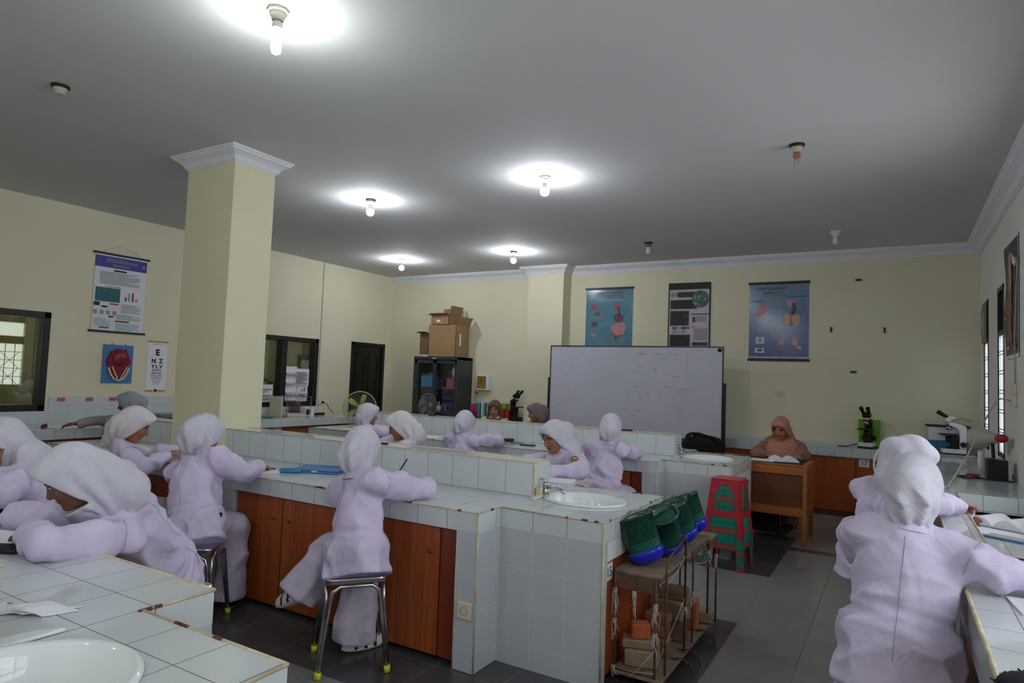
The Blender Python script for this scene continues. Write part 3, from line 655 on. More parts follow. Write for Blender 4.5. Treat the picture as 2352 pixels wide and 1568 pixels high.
def rods(F, W, H, t, m, r=0.018, over=0.02):
    for v, n in ((H - r, 'top_batten'), (-r, 'bottom_batten')): MB().fbox(F, -over, W + over, v, v + 2 * r, 0.0, 0.022, m).build(n, t, 0.003)
def lines(mb, F, u0, u1, v0, v1, n, m, w=0.0042, ragged=True, th=0.45):
    h = (v1 - v0) / n; rr = random.Random(int(u0 * 1000 + v1 * 777))
    for i in range(n):
        uu = u1 - ((u1 - u0) * rr.random() * 0.35 if ragged and rr.random() < 0.4 else 0)
        mb.fbox(F, u0, uu, v1 - (i + 1) * h + h * (1 - th) / 2, v1 - (i + 1) * h + h * (1 + th) / 2, 0.001, w, m)
# 1. digestive-system poster
F = Fr((-4.225, YB, 1.90), 'back'); W, H = 0.775, 1.055; rr = random.Random(3)
t = thing('wall_poster', 'teal glossy human digestion poster, partly behind the whiteboard top', 'poster', tuple(F.o))
mb = MB(); mb.fbox(F, 0, W, 0, H, 0.001, 0.003, M['print_teal'])
blocks(mb, F, [(0.16, 0.60, 0.93, 0.99, M['print_navy'])]); mb.text('PENCERNAAN MAKANAN', F, 0.38, 0.948, 0.035, 0.0045, M['print_ltext'])
for (u, v, r, ry, m) in ((0.13, 0.77, 0.055, 0.045, 'print_red'), (0.19, 0.66, 0.05, 0.03, 'print_dred'), (0.15, 0.50, 0.055, 0.045, 'print_dred'), (0.14, 0.33, 0.045, 0.03, 'print_pink'), (0.52, 0.77, 0.045, 0.045, 'print_red'), (0.55, 0.60, 0.085, 0.07, 'print_dred'), (0.53, 0.58, 0.04, 0.06, 'print_dark'), (0.55, 0.42, 0.115, 0.095, 'print_pink'), (0.60, 0.46, 0.06, 0.06, 'print_flesh'), (0.53, 0.35, 0.09, 0.055, 'print_red'), (0.51, 0.28, 0.02, 0.05, 'print_dred')):
    mb.fdisc(F, u, v, r, 0.0042 + rr.random() * 0.0006, M[m], 22, ry, 0.1)
mb.tube([F.p(0.53, 0.75, 0.004), F.p(0.56, 0.70, 0.004), F.p(0.555, 0.62, 0.004)], 0.008, M['print_dred'], 6)
lines(mb, F, 0.05, 0.33, 0.585, 0.60, 1, M['print_gold']); lines(mb, F, 0.20, 0.68, 0.86, 0.885, 2, M['print_ltext']); lines(mb, F, 0.32, 0.44, 0.20, 0.30, 4, M['print_navy'], th=0.25); lines(mb, F, 0.62, 0.73, 0.68, 0.76, 3, M['print_navy'], th=0.25); lines(mb, F, 0.44, 0.70, 0.05, 0.15, 4, M['print_grey'])
mb.build('printed_sheet', t); MB().fbox(F, 0, W, 0, H, 0.0075, 0.0085, M['film']).build('plastic_cover', t); rods(F, W, H, t, M['black'], 0.014, 0.012)
# 2. dark infographic poster
F = Fr((-2.90, YB, 1.86), 'back'); W, H = 0.615, 1.13
t = thing('wall_poster', 'narrow black and white infographic poster in a black frame above the whiteboard', 'poster', tuple(F.o))
mb = MB(); mb.fbox(F, 0, W, 0, H, 0.001, 0.012, M['black'])
blocks(mb, F, [(0.02, W - 0.02, 0.0, H - 0.10, M['print_lgrey']), (0.03, 0.42, 0.745, 0.88, M['print_dark']), (0.03, 0.31, 0.50, 0.72, M['print_dark']), (0.03, 0.33, 0.20, 0.37, M['print_dark']), (0.15, 0.50, 0.915, 0.995, M['print_dark']), (0.07, 0.13, 0.45, 0.485, M['print_violet']), (0.13, 0.2, 0.45, 0.485, M['print_cyan']), (0.20, 0.26, 0.45, 0.485, M['print_dred']), (0.26, 0.32, 0.45, 0.485, M['print_olive']), (0.07, 0.13, 0.38, 0.445, M['print_grey']), (0.14, 0.2, 0.38, 0.445, M['print_ltext']), (0.21, 0.26, 0.38, 0.445, M['print_pink']), (0.34, 0.595, 0.66, 0.675, M['print_dark']), (0.36, 0.56, 0.555, 0.64, M['print_grey']), (0.36, 0.40, 0.55, 0.62, M['print_dark']), (0.34, 0.43, 0.47, 0.50, M['print_pink']), (0.38, 0.58, 0.29, 0.46, M['print_grey']), (0.36, 0.58, 0.21, 0.26, M['print_dark'])], 0.013)
mb.fdisc(F, 0.47, 0.885, 0.125, 0.0172, M['print_violet'], 30); mb.fdisc(F, 0.47, 0.89, 0.118, 0.0176, M['print_green'], 30)
for k in range(26): q, r = rr.random() * 6.28, 0.105 * math.sqrt(rr.random()); mb.fdisc(F, 0.47 + r * math.cos(q), 0.885 + r * math.sin(q), 0.008 + 0.01 * rr.random(), 0.018 + 0.0001 * k, M[rr.choice(['print_lgreen', 'print_green', 'print_dark', 'print_lgreen'])], 8)
mb.fdisc(F, 0.54, 0.82, 0.025, 0.021, M['print_violet'], 12)
mb.poly([F.p(0.11, 0.93, 0.0165), F.p(0.16, 0.93, 0.0165), F.p(0.16, 0.985, 0.0165), F.p(0.11, 0.985, 0.0165), F.p(0.135, 0.957, 0.0165)], M['print_dark'])
mb.tube([F.p(0.068 + 0.032 * math.cos(k * 0.5236), 0.957 + 0.032 * math.sin(k * 0.5236), 0.0165) for k in range(12)], 0.003, M['print_dark'], 5, True); mb.fdisc(F, 0.068, 0.957, 0.012, 0.0168, M['print_dark'], 12)
for (a, b, c, d) in ((0.05, 0.40, 0.755, 0.87), (0.05, 0.29, 0.52, 0.70), (0.05, 0.31, 0.22, 0.36)): lines(mb, F, a, b, c, d, 7, M['ink'], 0.0165)
mb.build('printed_board', t)
# 3. respiration poster
F = Fr((-1.755, YB, 1.885), 'back'); W, H = 0.76, 1.05
t = thing('wall_poster', 'large blue glossy human respiration poster right of the whiteboard', 'poster', tuple(F.o))
gm, gnt, gb = newmat('print_blue_fade'); _g = gnt.nodes.new('ShaderNodeNewGeometry'); _s = gnt.nodes.new('ShaderNodeSeparateXYZ'); gnt.links.new(_g.outputs['Position'], _s.inputs[0])
_r = gnt.nodes.new('ShaderNodeMapRange'); _r.inputs[1].default_value = 1.9; _r.inputs[2].default_value = 2.9; gnt.links.new(_s.outputs[2], _r.inputs[0])
_c = gnt.nodes.new('ShaderNodeValToRGB'); _c.color_ramp.elements[0].color = lin((26, 72, 160)); _c.color_ramp.elements[1].color = lin((104, 146, 176)); e = _c.color_ramp.elements.new(0.6); e.color = lin((44, 106, 168)); gnt.links.new(_r.outputs[0], _c.inputs[0]); gnt.links.new(_c.outputs[0], gb.inputs['Base Color']); gb.inputs['Roughness'].default_value = 0.15; M['print_fade'] = gm
mb = MB(); mb.fbox(F, 0, W, 0, H, 0.001, 0.003, M['print_fade'])
mb.text('PERNAFASAN', F, 0.30, 0.955, 0.058, 0.0045, M['ink'], bold=0.001).text('MANUSIA', F, 0.30, 0.90, 0.05, 0.0045, M['ink'], bold=0.001)
blocks(mb, F, [(0.0, 0.20, 0.785, 0.82, M['print_blue']), (0.50, 0.745, 0.845, 0.87, M['print_blue']), (0.09, 0.20, 0.22, 0.31, M['print_white']), (0.08, 0.20, 0.095, 0.16, M['print_white']), (0.20, 0.5, 0.865, 0.88, M['print_dteal']), (0.0, W, 0.02, 0.045, M['print_lgrey'])])
for (u, v, r, ry, m) in ((0.17, 0.70, 0.06, 0.075, 'print_red'), (0.12, 0.62, 0.045, 0.035, 'print_red'), (0.15, 0.57, 0.03, 0.06, 'print_flesh'), (0.53, 0.78, 0.05, 0.035, 'print_pink'), (0.52, 0.745, 0.03, 0.03, 'print_flesh'), (0.55, 0.56, 0.10, 0.10, 'print_dred'), (0.49, 0.55, 0.045, 0.085, 'print_flesh'), (0.60, 0.55, 0.05, 0.085, 'print_flesh'), (0.42, 0.25, 0.045, 0.05, 'print_pink'), (0.59, 0.25, 0.035, 0.055, 'print_flesh'), (0.64, 0.17, 0.035, 0.025, 'print_flesh'), (0.53, 0.13, 0.025, 0.025, 'print_red'), (0.40, 0.11, 0.03, 0.02, 'print_dred'), (0.145, 0.265, 0.03, 0.03, 'print_grey'), (0.145, 0.13, 0.04, 0.02, 'print_dark')):
    mb.fdisc(F, u, v, r, 0.0046 + rr.random() * 0.0008, M[m], 20, ry, 0.1)
mb.tube([F.p(0.56, 0.77, 0.004), F.p(0.58, 0.70, 0.004), F.p(0.565, 0.62, 0.004)], 0.02, M['print_dteal'], 6)
lines(mb, F, 0.62, 0.73, 0.62, 0.82, 9, M['print_navy'], th=0.2); lines(mb, F, 0.29, 0.50, 0.68, 0.73, 3, M['print_navy'], th=0.3); lines(mb, F, 0.25, 0.40, 0.40, 0.44, 3, M['print_blue'], th=0.3)
mb.build('printed_sheet', t); MB().fbox(F, 0, W, 0, H, 0.0075, 0.0085, M['film']).build('plastic_cover', t); rods(F, W, H, t, M['black'], 0.017, 0.012)
# 4. research scroll on the left wall
F = Fr((XL, 4.085, 1.885), 'left'); W, H = 0.615, 0.94
t = thing('wall_scroll', 'white research scroll with a blue heading hanging from a string on the left wall', 'poster', tuple(F.o))
mb = MB(); mb.fbox(F, 0, W, 0, H, 0.006, 0.009, M['print_white'])
blocks(mb, F, [(0.0, W, H - 0.165, H - 0.03, M['print_indigo']), (0.02, 0.31, 0.36, 0.53, M['print_dteal']), (0.22, 0.37, 0.735, 0.755, M['ink']), (0.13, 0.32, 0.54, 0.55, M['print_gold']), (0.01, 0.08, 0.305, 0.35, M['print_dark']), (0.19, 0.30, 0.33, 0.345, M['print_red']), (0.10, 0.17, 0.29, 0.31, M['ink']), (0.37, 0.39, 0.39, 0.44, M['print_indigo']), (0.41, 0.43, 0.39, 0.49, M['print_lgreen']), (0.455, 0.475, 0.39, 0.50, M['print_red']), (0.50, 0.52, 0.39, 0.43, M['print_gold']), (0.19, 0.25, 0.175, 0.192, M['ink']), (0.27, 0.44, 0.125, 0.14, M['ink']), (0.09, 0.20, 0.04, 0.052, M['ink'])], 0.0098)
for k in range(4): blocks(mb, F, [(0.01 + k * 0.075, 0.055 + k * 0.075, 0.205, 0.255, M['print_grey'])], 0.0098)
lines(mb, F, 0.06, 0.54, 0.57, 0.725, 14, M['print_text'], 0.0105, th=0.5); lines(mb, F, 0.33, 0.57, 0.24, 0.35, 9, M['print_text'], 0.0105); lines(mb, F, 0.28, 0.57, 0.15, 0.22, 6, M['print_text'], 0.0105); lines(mb, F, 0.03, 0.22, 0.06, 0.16, 6, M['print_cyan'], 0.0105); lines(mb, F, 0.28, 0.56, 0.02, 0.11, 7, M['print_cyan'], 0.0105); lines(mb, F, 0.12, 0.50, H - 0.10, H - 0.05, 3, M['print_grey'], 0.0115); lines(mb, F, 0.2, 0.4, H - 0.15, H - 0.115, 2, M['print_grey'], 0.0115)
mb.fdisc(F, 0.575, H - 0.10, 0.02, 0.0125, M['print_gold'], 16)
mb.build('printed_sheet', t)
for v, n in ((H, 'top_rail'), (0.0, 'bottom_rail')): MB().tube([F.p(-0.03, v, 0.013), F.p(W + 0.03, v, 0.013)], 0.013, M['alu'], 12).build(n, t)
MB().tube([F.p(0.06, H + 0.01, 0.012), F.p(0.30, H + 0.13, 0.004), F.p(W - 0.05, H + 0.01, 0.012)], 0.0022, M['string'], 5).build('hanging_string', t)
# 5. jaw model board
F = Fr((XL, 4.245, 1.265), 'left'); W, H = 0.355, 0.465
t = thing('jaw_model', 'dark red open jaw relief on a blue board hanging under the scroll', 'anatomical model', tuple(F.o))
MB().fbox(F, 0, W, 0, H, 0.0, 0.02, M['bluef']).build('backing_board', t, 0.003)
jm = MB(); pts = [(0.03, 0.27), (0.07, 0.36), (0.09, 0.40), (0.115, 0.375), (0.14, 0.42), (0.20, 0.42), (0.235, 0.385), (0.26, 0.415), (0.285, 0.34), (0.325, 0.27), (0.28, 0.18), (0.25, 0.10), (0.20, 0.055), (0.155, 0.055), (0.11, 0.10), (0.07, 0.18)]
M['jaw'] = mat('maroon_gum', (128, 26, 44), 0.35, bump=0.3, bscale=30); M['tooth'] = mat('ivory_tooth', (222, 204, 178), 0.3)
jm.prism(pts, 0.03, lambda u, v, w: F.p(u, v, 0.02 + w), M['jaw']); jm.ball(F.p(0.18, 0.30, 0.05), (0.03, 0.09, 0.09), M['jaw'], 10).build('gum_relief', t, 0.006)
mb = MB()
mb.tube([F.p(*q, 0.045) for q in ((0.055, 0.19), (0.085, 0.11), (0.125, 0.055), (0.18, 0.03), (0.235, 0.055), (0.27, 0.11), (0.30, 0.19))], 0.012, M['tooth'], 8)
for k in range(9): mb.ball(F.p(0.095 + 0.009 * k * 0.9, 0.19 - 0.016 * k, 0.056), (0.011, 0.009, 0.012), M['tooth'], 5); mb.ball(F.p(0.265 - 0.008 * k, 0.19 - 0.016 * k, 0.056), (0.011, 0.009, 0.012), M['tooth'], 5)
mb.build('tooth_row', t); MB().tube([F.p(0.1, H, 0.01), F.p(0.1, H + 0.02, 0.004)], 0.004, M['ink'], 5).tube([F.p(0.26, H, 0.01), F.p(0.26, H + 0.02, 0.004)], 0.004, M['ink'], 5).build('hanging_hooks', t)
# 6. eye chart
F = Fr((XL, 4.79, 1.165), 'left'); W, H = 0.258, 0.64
t = thing('eye_chart', 'white letter chart for eye tests headed by a large E, left of the pillar', 'chart', tuple(F.o))
mb = MB(); mb.fbox(F, 0, W, 0, H, 0.001, 0.004, M['paper']).text('SNELLEN EYE CHART', F, W / 2, H - 0.04, 0.014, 0.0052, M['ink'])
for s_, v, z in (('E', 0.465, 0.105), ('N  Z', 0.365, 0.075), ('Y L V', 0.298, 0.062), ('U F V P', 0.258, 0.036), ('N R T S F', 0.222, 0.032), ('O C L C T R', 0.19, 0.026), ('U P N E S R H', 0.162, 0.021), ('T O R E C E H B R', 0.136, 0.015), ('F N E C H B S C R', 0.114, 0.012), ('R Y O F E A M R T', 0.094, 0.010)):
    mb.text(s_, F, W / 2, v, z, 0.0052, M['ink'], bold=z * 0.045)
mb.build('letter_sheet', t)
MB().fbox(F, -0.004, W + 0.004, H - 0.012, H + 0.006, 0.0, 0.008, M['print_gold']).build('top_strip', t)
mb = MB(); mb.fbox(F, -0.004, 0.095, 0.0, 0.016, 0.0, 0.008, M['print_gold']).fbox(F, 0.16, W + 0.004, 0.0, 0.016, 0.0, 0.008, M['print_gold']).fdisc(F, 0.128, 0.012, 0.022, 0.0085, M['ink'], 12, 0.018); mb.build('bottom_strip', t)
# 7. muscle scroll on the window wall
F = Fr((XR, 7.24, 1.86), 'right'); W, H = 0.66, 0.96
t = thing('wall_scroll', 'dark red anatomy scroll curling off the window wall at the right edge', 'poster', tuple(F.o))
def curl(u, v): return 0.008 + 0.014 * (0.5 - 0.5 * math.cos(v / H * 9.4)) * (1 - u / W)
M['print_brown'] = mat('print_brown', (64, 52, 50), 0.4); M['print_muscle'] = mat('print_muscle', (140, 66, 66), 0.4, var=0.2, vscale=12)
def sheetf(u0, u1, v0, v1, w, m, mb, n=24):
    for k in range(n):
        a, b = v0 + (v1 - v0) * k / n, v0 + (v1 - v0) * (k + 1) / n
        mb.poly([F.p(u0, a, curl(u0, a) + w), F.p(u1, a, curl(u1, a) + w), F.p(u1, b, curl(u1, b) + w), F.p(u0, b, curl(u0, b) + w)], m, True)
mb = MB(); sheetf(-0.02, W + 0.02, -0.03, H + 0.03, 0, M['paper'], mb); sheetf(0, W, 0, H, 0.002, M['print_brown'], mb)
rr = random.Random(11)
for k in range(44):
    u, v = rr.random() * (W - 0.2) + 0.02, rr.random() * (H - 0.16) + 0.02; sheetf(u, u + 0.03 + rr.random() * 0.14, v, v + 0.012 + rr.random() * 0.07, 0.003 + k * 0.0001, M[rr.choice(['print_muscle', 'print_muscle', 'print_dark', 'print_pink'])], mb, 3)
sheetf(0.22, 0.40, 0.1, 0.8, 0.0085, M['print_muscle'], mb, 14); sheetf(0.26, 0.36, 0.55, 0.86, 0.0095, M['print_pink'], mb, 6)
bmesh.ops.remove_doubles(mb.bm, verts=mb.bm.verts[:], dist=1e-5); mb.build('printed_sheet', t)
# nails left on the board wall
for (x, z, a, lb) in ((-0.416, 2.932, 0, 'black plastic wall plug near the ceiling right of the blue poster'), (-0.729, 2.292, 1, 'left of the two upright black plugs on the bare board wall'), (-0.122, 2.282, 1, 'right of the two upright black plugs on the bare board wall'), (-0.468, 1.746, 0, 'lowest black plug on the bare board wall')):
    s1, s2 = ((0.035, 0.012) if a == 0 else (0.010, 0.035)); solo('wall_plug', MB().box(x - s1, x + s1, YB - 0.02, YB, z - s2, z + s2, M['black']), lb, 'wall plug', 'black plugs on the board wall')
for y, lb in ((3.823, 'left'), (4.125, 'middle'), (4.39, 'right')):
    F = Fr((XL + 0.012, y, 1.045), 'left'); mb = MB(); mb.fbox(F, -0.042, 0.042, 0, 0.05, 0, 0.002, M['print_pink']).text('AWAS', F, 0, 0.014, 0.028, 0.0026, M['print_red'], bold=0.001)
    solo('warning_sticker', mb, '%s pink and red sticker on the splash-back tiles of the left wall' % lb, 'sticker', 'pink stickers on the left splash-back')

# ---------------------------------------------------------------- whiteboard on its stand
t = thing('whiteboard', 'big white marker board on a black stand in front of the board wall', 'whiteboard', (-3.16, 8.6, 0))
F = Fr((-4.395, 8.6, 0.80), 'back'); W, H = 2.47, 1.20
MB().fbox(F, 0.0, W, 0.0, H, -0.02, 0.0, M['wbrd']).build('writing_surface', t)
mb = MB(); fr = 0.014
mb.fbox(F, -fr, W + fr, H - 0.003, H + fr, -0.025, 0.006, M['alu']).fbox(F, -fr, W + fr, -fr, 0.0, -0.025, 0.006, M['alu']).fbox(F, -fr, 0.0, 0, H, -0.025, 0.006, M['alu']).fbox(F, W, W + fr, 0, H, -0.025, 0.006, M['alu']); mb.build('board_frame', t)
mb = MB()
for u in (-0.045, W + 0.015):
    mb.fbox(F, u, u + 0.035, -0.74, 0.74, -0.03, 0.0, M['blackm']); mb.fbox(F, u - 0.005, u + 0.04, -0.80, -0.74, -0.35, 0.33, M['blackm'])
mb.fbox(F, -0.04, W + 0.05, -0.45, -0.41, -0.03, -0.005, M['blackm']); mb.build('stand', t, 0.004)
mb = MB(); rr = random.Random(5)
def scrawl(u, v, s, m, w=0.0018):
    for k in range(rr.randint(3, 5)):
        x = u + k * s * 0.8; pts = [F.p(x + rr.uniform(-.3, .3) * s, v + rr.uniform(-.5, .5) * s, 0.0016) for _ in range(4)]; mb.tube(pts, w, m, 4)
px2 = lambda x, y: ((x - 40) / 2195.0 * W, H - (y - 60) / 1170.0 * H)
for (x, y, s, m) in ((1190, 155, .028, 'inkf'), (1260, 155, .028, 'inkf'), (1470, 155, .02, 'ink2'), (1660, 158, .018, 'inkf'), (1545, 210, .015, 'inkf'), (1930, 105, .026, 'inkf'), (370, 215, .02, 'inkf'), (310, 300, .015, 'inkf'), (570, 295, .018, 'inkf'), (250, 480, .02, 'ink2'), (1245, 315, .02, 'inkf'), (1190, 385, .026, 'ink2'), (1430, 350, .022, 'inkf'), (1430, 390, .022, 'inkf'), (1675, 445, .022, 'ink2'), (1180, 595, .024, 'inkf'), (1560, 585, .024, 'ink2'), (1720, 640, .022, 'inkf'), (1780, 600, .024, 'inkf'), (1095, 680, .012, 'ink2'), (1260, 690, .018, 'inkf'), (1345, 680, .024, 'ink2'), (1505, 685, .024, 'inkf'), (1300, 875, .02, 'inkf'), (1745, 885, .028, 'inkf'), (1210, 925, .016, 'ink2'), (1160, 975, .016, 'ink2'), (145, 885, .014, 'inkf'), (290, 635, .018, 'inkf')):
    M.setdefault('ink2', mat('grey_marker', (84, 84, 96), 0.6)); scrawl(*px2(x, y), s, M[m])
u, v = px2(1830, 150); mb.fbox(F, u, u + 0.004, v - 0.25, v, 0.0004, 0.0012, M['inkf'])
mb.build('marker_writing', t)
MB().ball(F.p(W - 0.035, H - 0.035, -0.006), (0.035, 0.012, 0.03), M['ink'], 8).build('peeled_corner', t)

# ---------------------------------------------------------------- cupboard, cartons, case and clutter at the back left
cx0, cx1, cy0, cy1, cz = -7.27, -6.33, 8.95, 9.39, 1.825
t = thing('steel_cupboard', 'dark grey steel cupboard with two sliding glass doors in the far left corner', 'cupboard', ((cx0 + cx1) / 2, cy1, 0))
mb = MB(); a = 0.025
mb.box(cx0, cx0 + a, cy0, cy1, 0, cz, M['cupb']).box(cx1 - a, cx1, cy0, cy1, 0, cz, M['cupb']).box(cx0, cx1, cy1 - a, cy1, 0, cz, M['cupb']).box(cx0, cx1, cy0, cy1, cz - 0.05, cz, M['cupb']).box(cx0, cx1, cy0, cy1, 0, 0.08, M['cupb']).build('carcass', t, 0.003)
for z in (0.45, 0.85, 1.28): MB().box(cx0 + a, cx1 - a, cy0 + 0.05, cy1 - a, z, z + 0.02, M['cupb']).build('shelf', t)
for (x0, x1, yy) in ((cx0 + 0.025, -6.80, cy0 + 0.005), (-6.84, cx1 - 0.025, cy0 + 0.025)):
    mb = MB(); q = 0.05; mb.box(x0, x0 + q, yy, yy + 0.018, 0.09, cz - 0.06, M['cupb']).box(x1 - q, x1, yy, yy + 0.018, 0.09, cz - 0.06, M['cupb']).box(x0, x1, yy, yy + 0.018, cz - 0.11, cz - 0.06, M['cupb']).box(x0, x1, yy, yy + 0.018, 0.09, 0.14, M['cupb'])
    d = mb.build('sliding_door', t); MB().box(x0 + q, x1 - q, yy + 0.006, yy + 0.010, 0.14, cz - 0.11, M['pane']).build('glass_panel', d)
MB().box(-6.87, -6.78, cy0 - 0.003, cy0, cz - 0.035, cz - 0.015, M['porcelain']).build('maker_plate', t)
def crate(x0, x1, y0, y1, z0, h, m, lb, grp=None): 
    mb = MB(); mb.box(x0, x1, y0, y1, z0, z0 + h, M[m]).box(x0 - .006, x1 + .006, y0 - .006, y1 + .006, z0 + h - .015, z0 + h, M[m]); return solo('storage_box', mb, lb, 'box', grp, 0.006)
crate(-7.16, -6.9, 9.03, 9.25, 1.301, 0.19, 'blueb', 'bright blue plastic box behind the left glass of the steel cupboard')
crate(-6.78, -6.68, 9.03, 9.25, 1.301, 0.18, 'blue2', 'dark blue box beside the red one in the cupboard') if M.setdefault('blue2', mat('dark_blue_plastic', (24, 34, 84), 0.4)) else None
crate(-6.62, -6.44, 9.03, 9.25, 1.301, 0.17, 'redd', 'dull red box behind the right glass of the steel cupboard')
crate(-7.1, -6.9, 9.03, 9.25, 0.871, 0.26, 'blue2', 'tall dark blue box on the middle left shelf of the cupboard')
crate(-6.68, -6.46, 9.03, 9.25, 0.871, 0.28, 'blue2', 'tall dark blue box on the middle right shelf of the cupboard')
solo('glass_flask', MB().ball((-6.77, 9.06, 0.935), (0.055, 0.055, 0.062), M['porcelain'], 10).tube([(-6.77, 9.06, 0.98), (-6.77, 9.06, 1.06)], 0.014, M['porcelain']), 'round pale flask on the middle shelf of the cupboard', 'flask')
solo('white_bottle', MB().lathe([(0.02, 0), (0.02, 0.15), (0.008, 0.17), (0.008, 0.2), (0.001, 0.2)], (-6.5, 9.08, 1.472), M['white'], 12), 'slim white bottle on the red box inside the cupboard', 'bottle')
def carton(x0, x1, y0, y1, z0, h, label, flaps, m='card', rz=0.0, marks=()):
    t = thing('cardboard_box', label, 'box', ((x0 + x1) / 2, (y0 + y1) / 2, z0), 'cartons piled on the steel cupboard')
    q = 0.006; mb = MB()
    mb.box(x0, x1, y0, y0 + q, z0, z0 + h, M[m]).box(x0, x1, y1 - q, y1, z0, z0 + h, M[m]).box(x0, x0 + q, y0, y1, z0, z0 + h, M[m]).box(x1 - q, x1, y0, y1, z0, z0 + h, M[m]).box(x0, x1, y0, y1, z0, z0 + q, M[m])
    if not flaps: mb.box(x0, x1, y0, y1, z0 + h - q, z0 + h, M[m])
    mb.build('carton_body', t)
    for (sd, L, ang) in flaps:
        a = math.radians(ang); z = z0 + h; dx, dz = L * math.cos(a), L * math.sin(a); mb = MB()
        if sd == 'f': P = [(x0, y0, z), (x1, y0, z), (x1, y0 - dx, z + dz), (x0, y0 - dx, z + dz)]
        elif sd == 'b': P = [(x0, y1, z), (x1, y1, z), (x1, y1 + dx, z + dz), (x0, y1 + dx, z + dz)]
        elif sd == 'l': P = [(x0, y0, z), (x0, y1, z), (x0 - dx, y1, z + dz), (x0 - dx, y0, z + dz)]
        else: P = [(x1, y0, z), (x1, y1, z), (x1 + dx, y1, z + dz), (x1 + dx, y0, z + dz)]
        n = (Vector(P[1]) - Vector(P[0])).cross(Vector(P[3]) - Vector(P[0])).normalized() * 0.005
        mb.hexa([Vector(p) for p in P] + [Vector(p) + n for p in P], M[m]); mb.build('flap', t)
    return t
T_ = carton(-7.0, -6.42, 8.99, 9.37, cz, 0.55, 'largest brown cardboard box standing on the steel cupboard', [('r', 0.16, 60), ('b', 0.1, 80)])
MB().box(-6.42, -6.418, 9.1, 9.14, cz + 0.2, cz + 0.4, M['paper']).build('shipping_label', T_)
T_ = carton(-6.95, -6.58, 8.99, 9.34, cz + 0.556, 0.17, 'open brown box with raised flaps topmost on the pile', [('f', 0.09, 15), ('b', 0.14, 88), ('r', 0.16, 75), ('l', 0.14, 4)])
MB().box(-6.84, -6.76, 8.987, 8.989, cz + 0.60, cz + 0.64, M['paper']).build('paper_label', T_)
solo('white_carton', MB().box(-7.15, -7.005, 9.02, 9.3, cz, cz + 0.05, M['paper']), 'flat white box under the small carton on the cupboard', 'box')
carton(-7.19, -7.006, 9.0, 9.34, cz + 0.051, 0.36, 'small reddish-brown carton left of the largest one', [('l', 0.12, 3), ('f', 0.1, 12)], 'cardd')
# first aid style box on the wall
t = thing('wall_case', 'small white wall case with an amber picture front right of the cupboard', 'wall box', (-6.08, YB, 1.3))
F = Fr((-6.2, YB, 1.285), 'back'); MB().fbox(F, 0, 0.25, 0, 0.26, 0, 0.09, M['white']).build('case', t, 0.004)
M['amber'] = mat('amber_print', (150, 112, 46), 0.3, var=0.35, vscale=30)
mb = MB(); mb.fbox(F, 0.02, 0.2, 0.025, 0.235, 0.09, 0.094, M['amber'])
for k in range(6): mb.fbox(F, 0.035 + k * 0.026, 0.046 + k * 0.026, 0.035, 0.085 + 0.01 * (k % 3), 0.094, 0.0952, M['print_gold'])
mb.fbox(F, 0.09, 0.14, 0.155, 0.162, 0.094, 0.0955, M['ink']).fbox(F, 0.112, 0.119, 0.14, 0.18, 0.094, 0.0955, M['ink']); mb.build('picture_front', t)
# ---------------------------------------------------------------- stools
def steel_stool(loc, rz, label, group='steel stools with yellow feet', h=0.47):
    t = thing('steel_stool', label, 'stool', loc, group, rz)
    s = 0.155; mb = MB()
    pts = []
    for cx, cy, a0 in ((1, 1, 0), (-1, 1, 90), (-1, -1, 180), (1, -1, 270)):
        for k in range(5): a = math.radians(a0 + k * 22.5); pts.append((cx * (s - 0.04) + 0.04 * math.cos(a), cy * (s - 0.04) + 0.04 * math.sin(a)))
    mb.prism(pts, 0.028, lambda u, v, w: (u, v, h - 0.028 + w), M['steel']).build('seat', t, 0.006, local=True, seg=2)
    for k in range(4):
        a = k * math.pi / 2; R = Matrix.Rotation(a, 3, 'Z'); y = -s + 0.012; sp = 0.03
        foot, top = s + sp - 0.018, s - 0.03
        P = [(-foot, y - sp, 0.005), (-top, y, h - 0.11), (-top + 0.012, y, h - 0.065), (-top + 0.045, y, h - 0.04), (top - 0.045, y, h - 0.04), (top - 0.012, y, h - 0.065), (top, y, h - 0.11), (foot, y - sp, 0.005)]
        l = MB().tube([R @ Vector(p) for p in P], 0.0105, M['steel'], 10).build('leg_frame', t, local=True)
        for q in (0, -1):
            p, p2 = R @ Vector(P[q]), R @ Vector(P[1 if q == 0 else -2]); d = (p2 - p).normalized()
            MB().tube([p - d * 0.003, p + d * 0.03], 0.0135, M['yellow'], 10).build('rubber_foot', l, local=True)
    return t
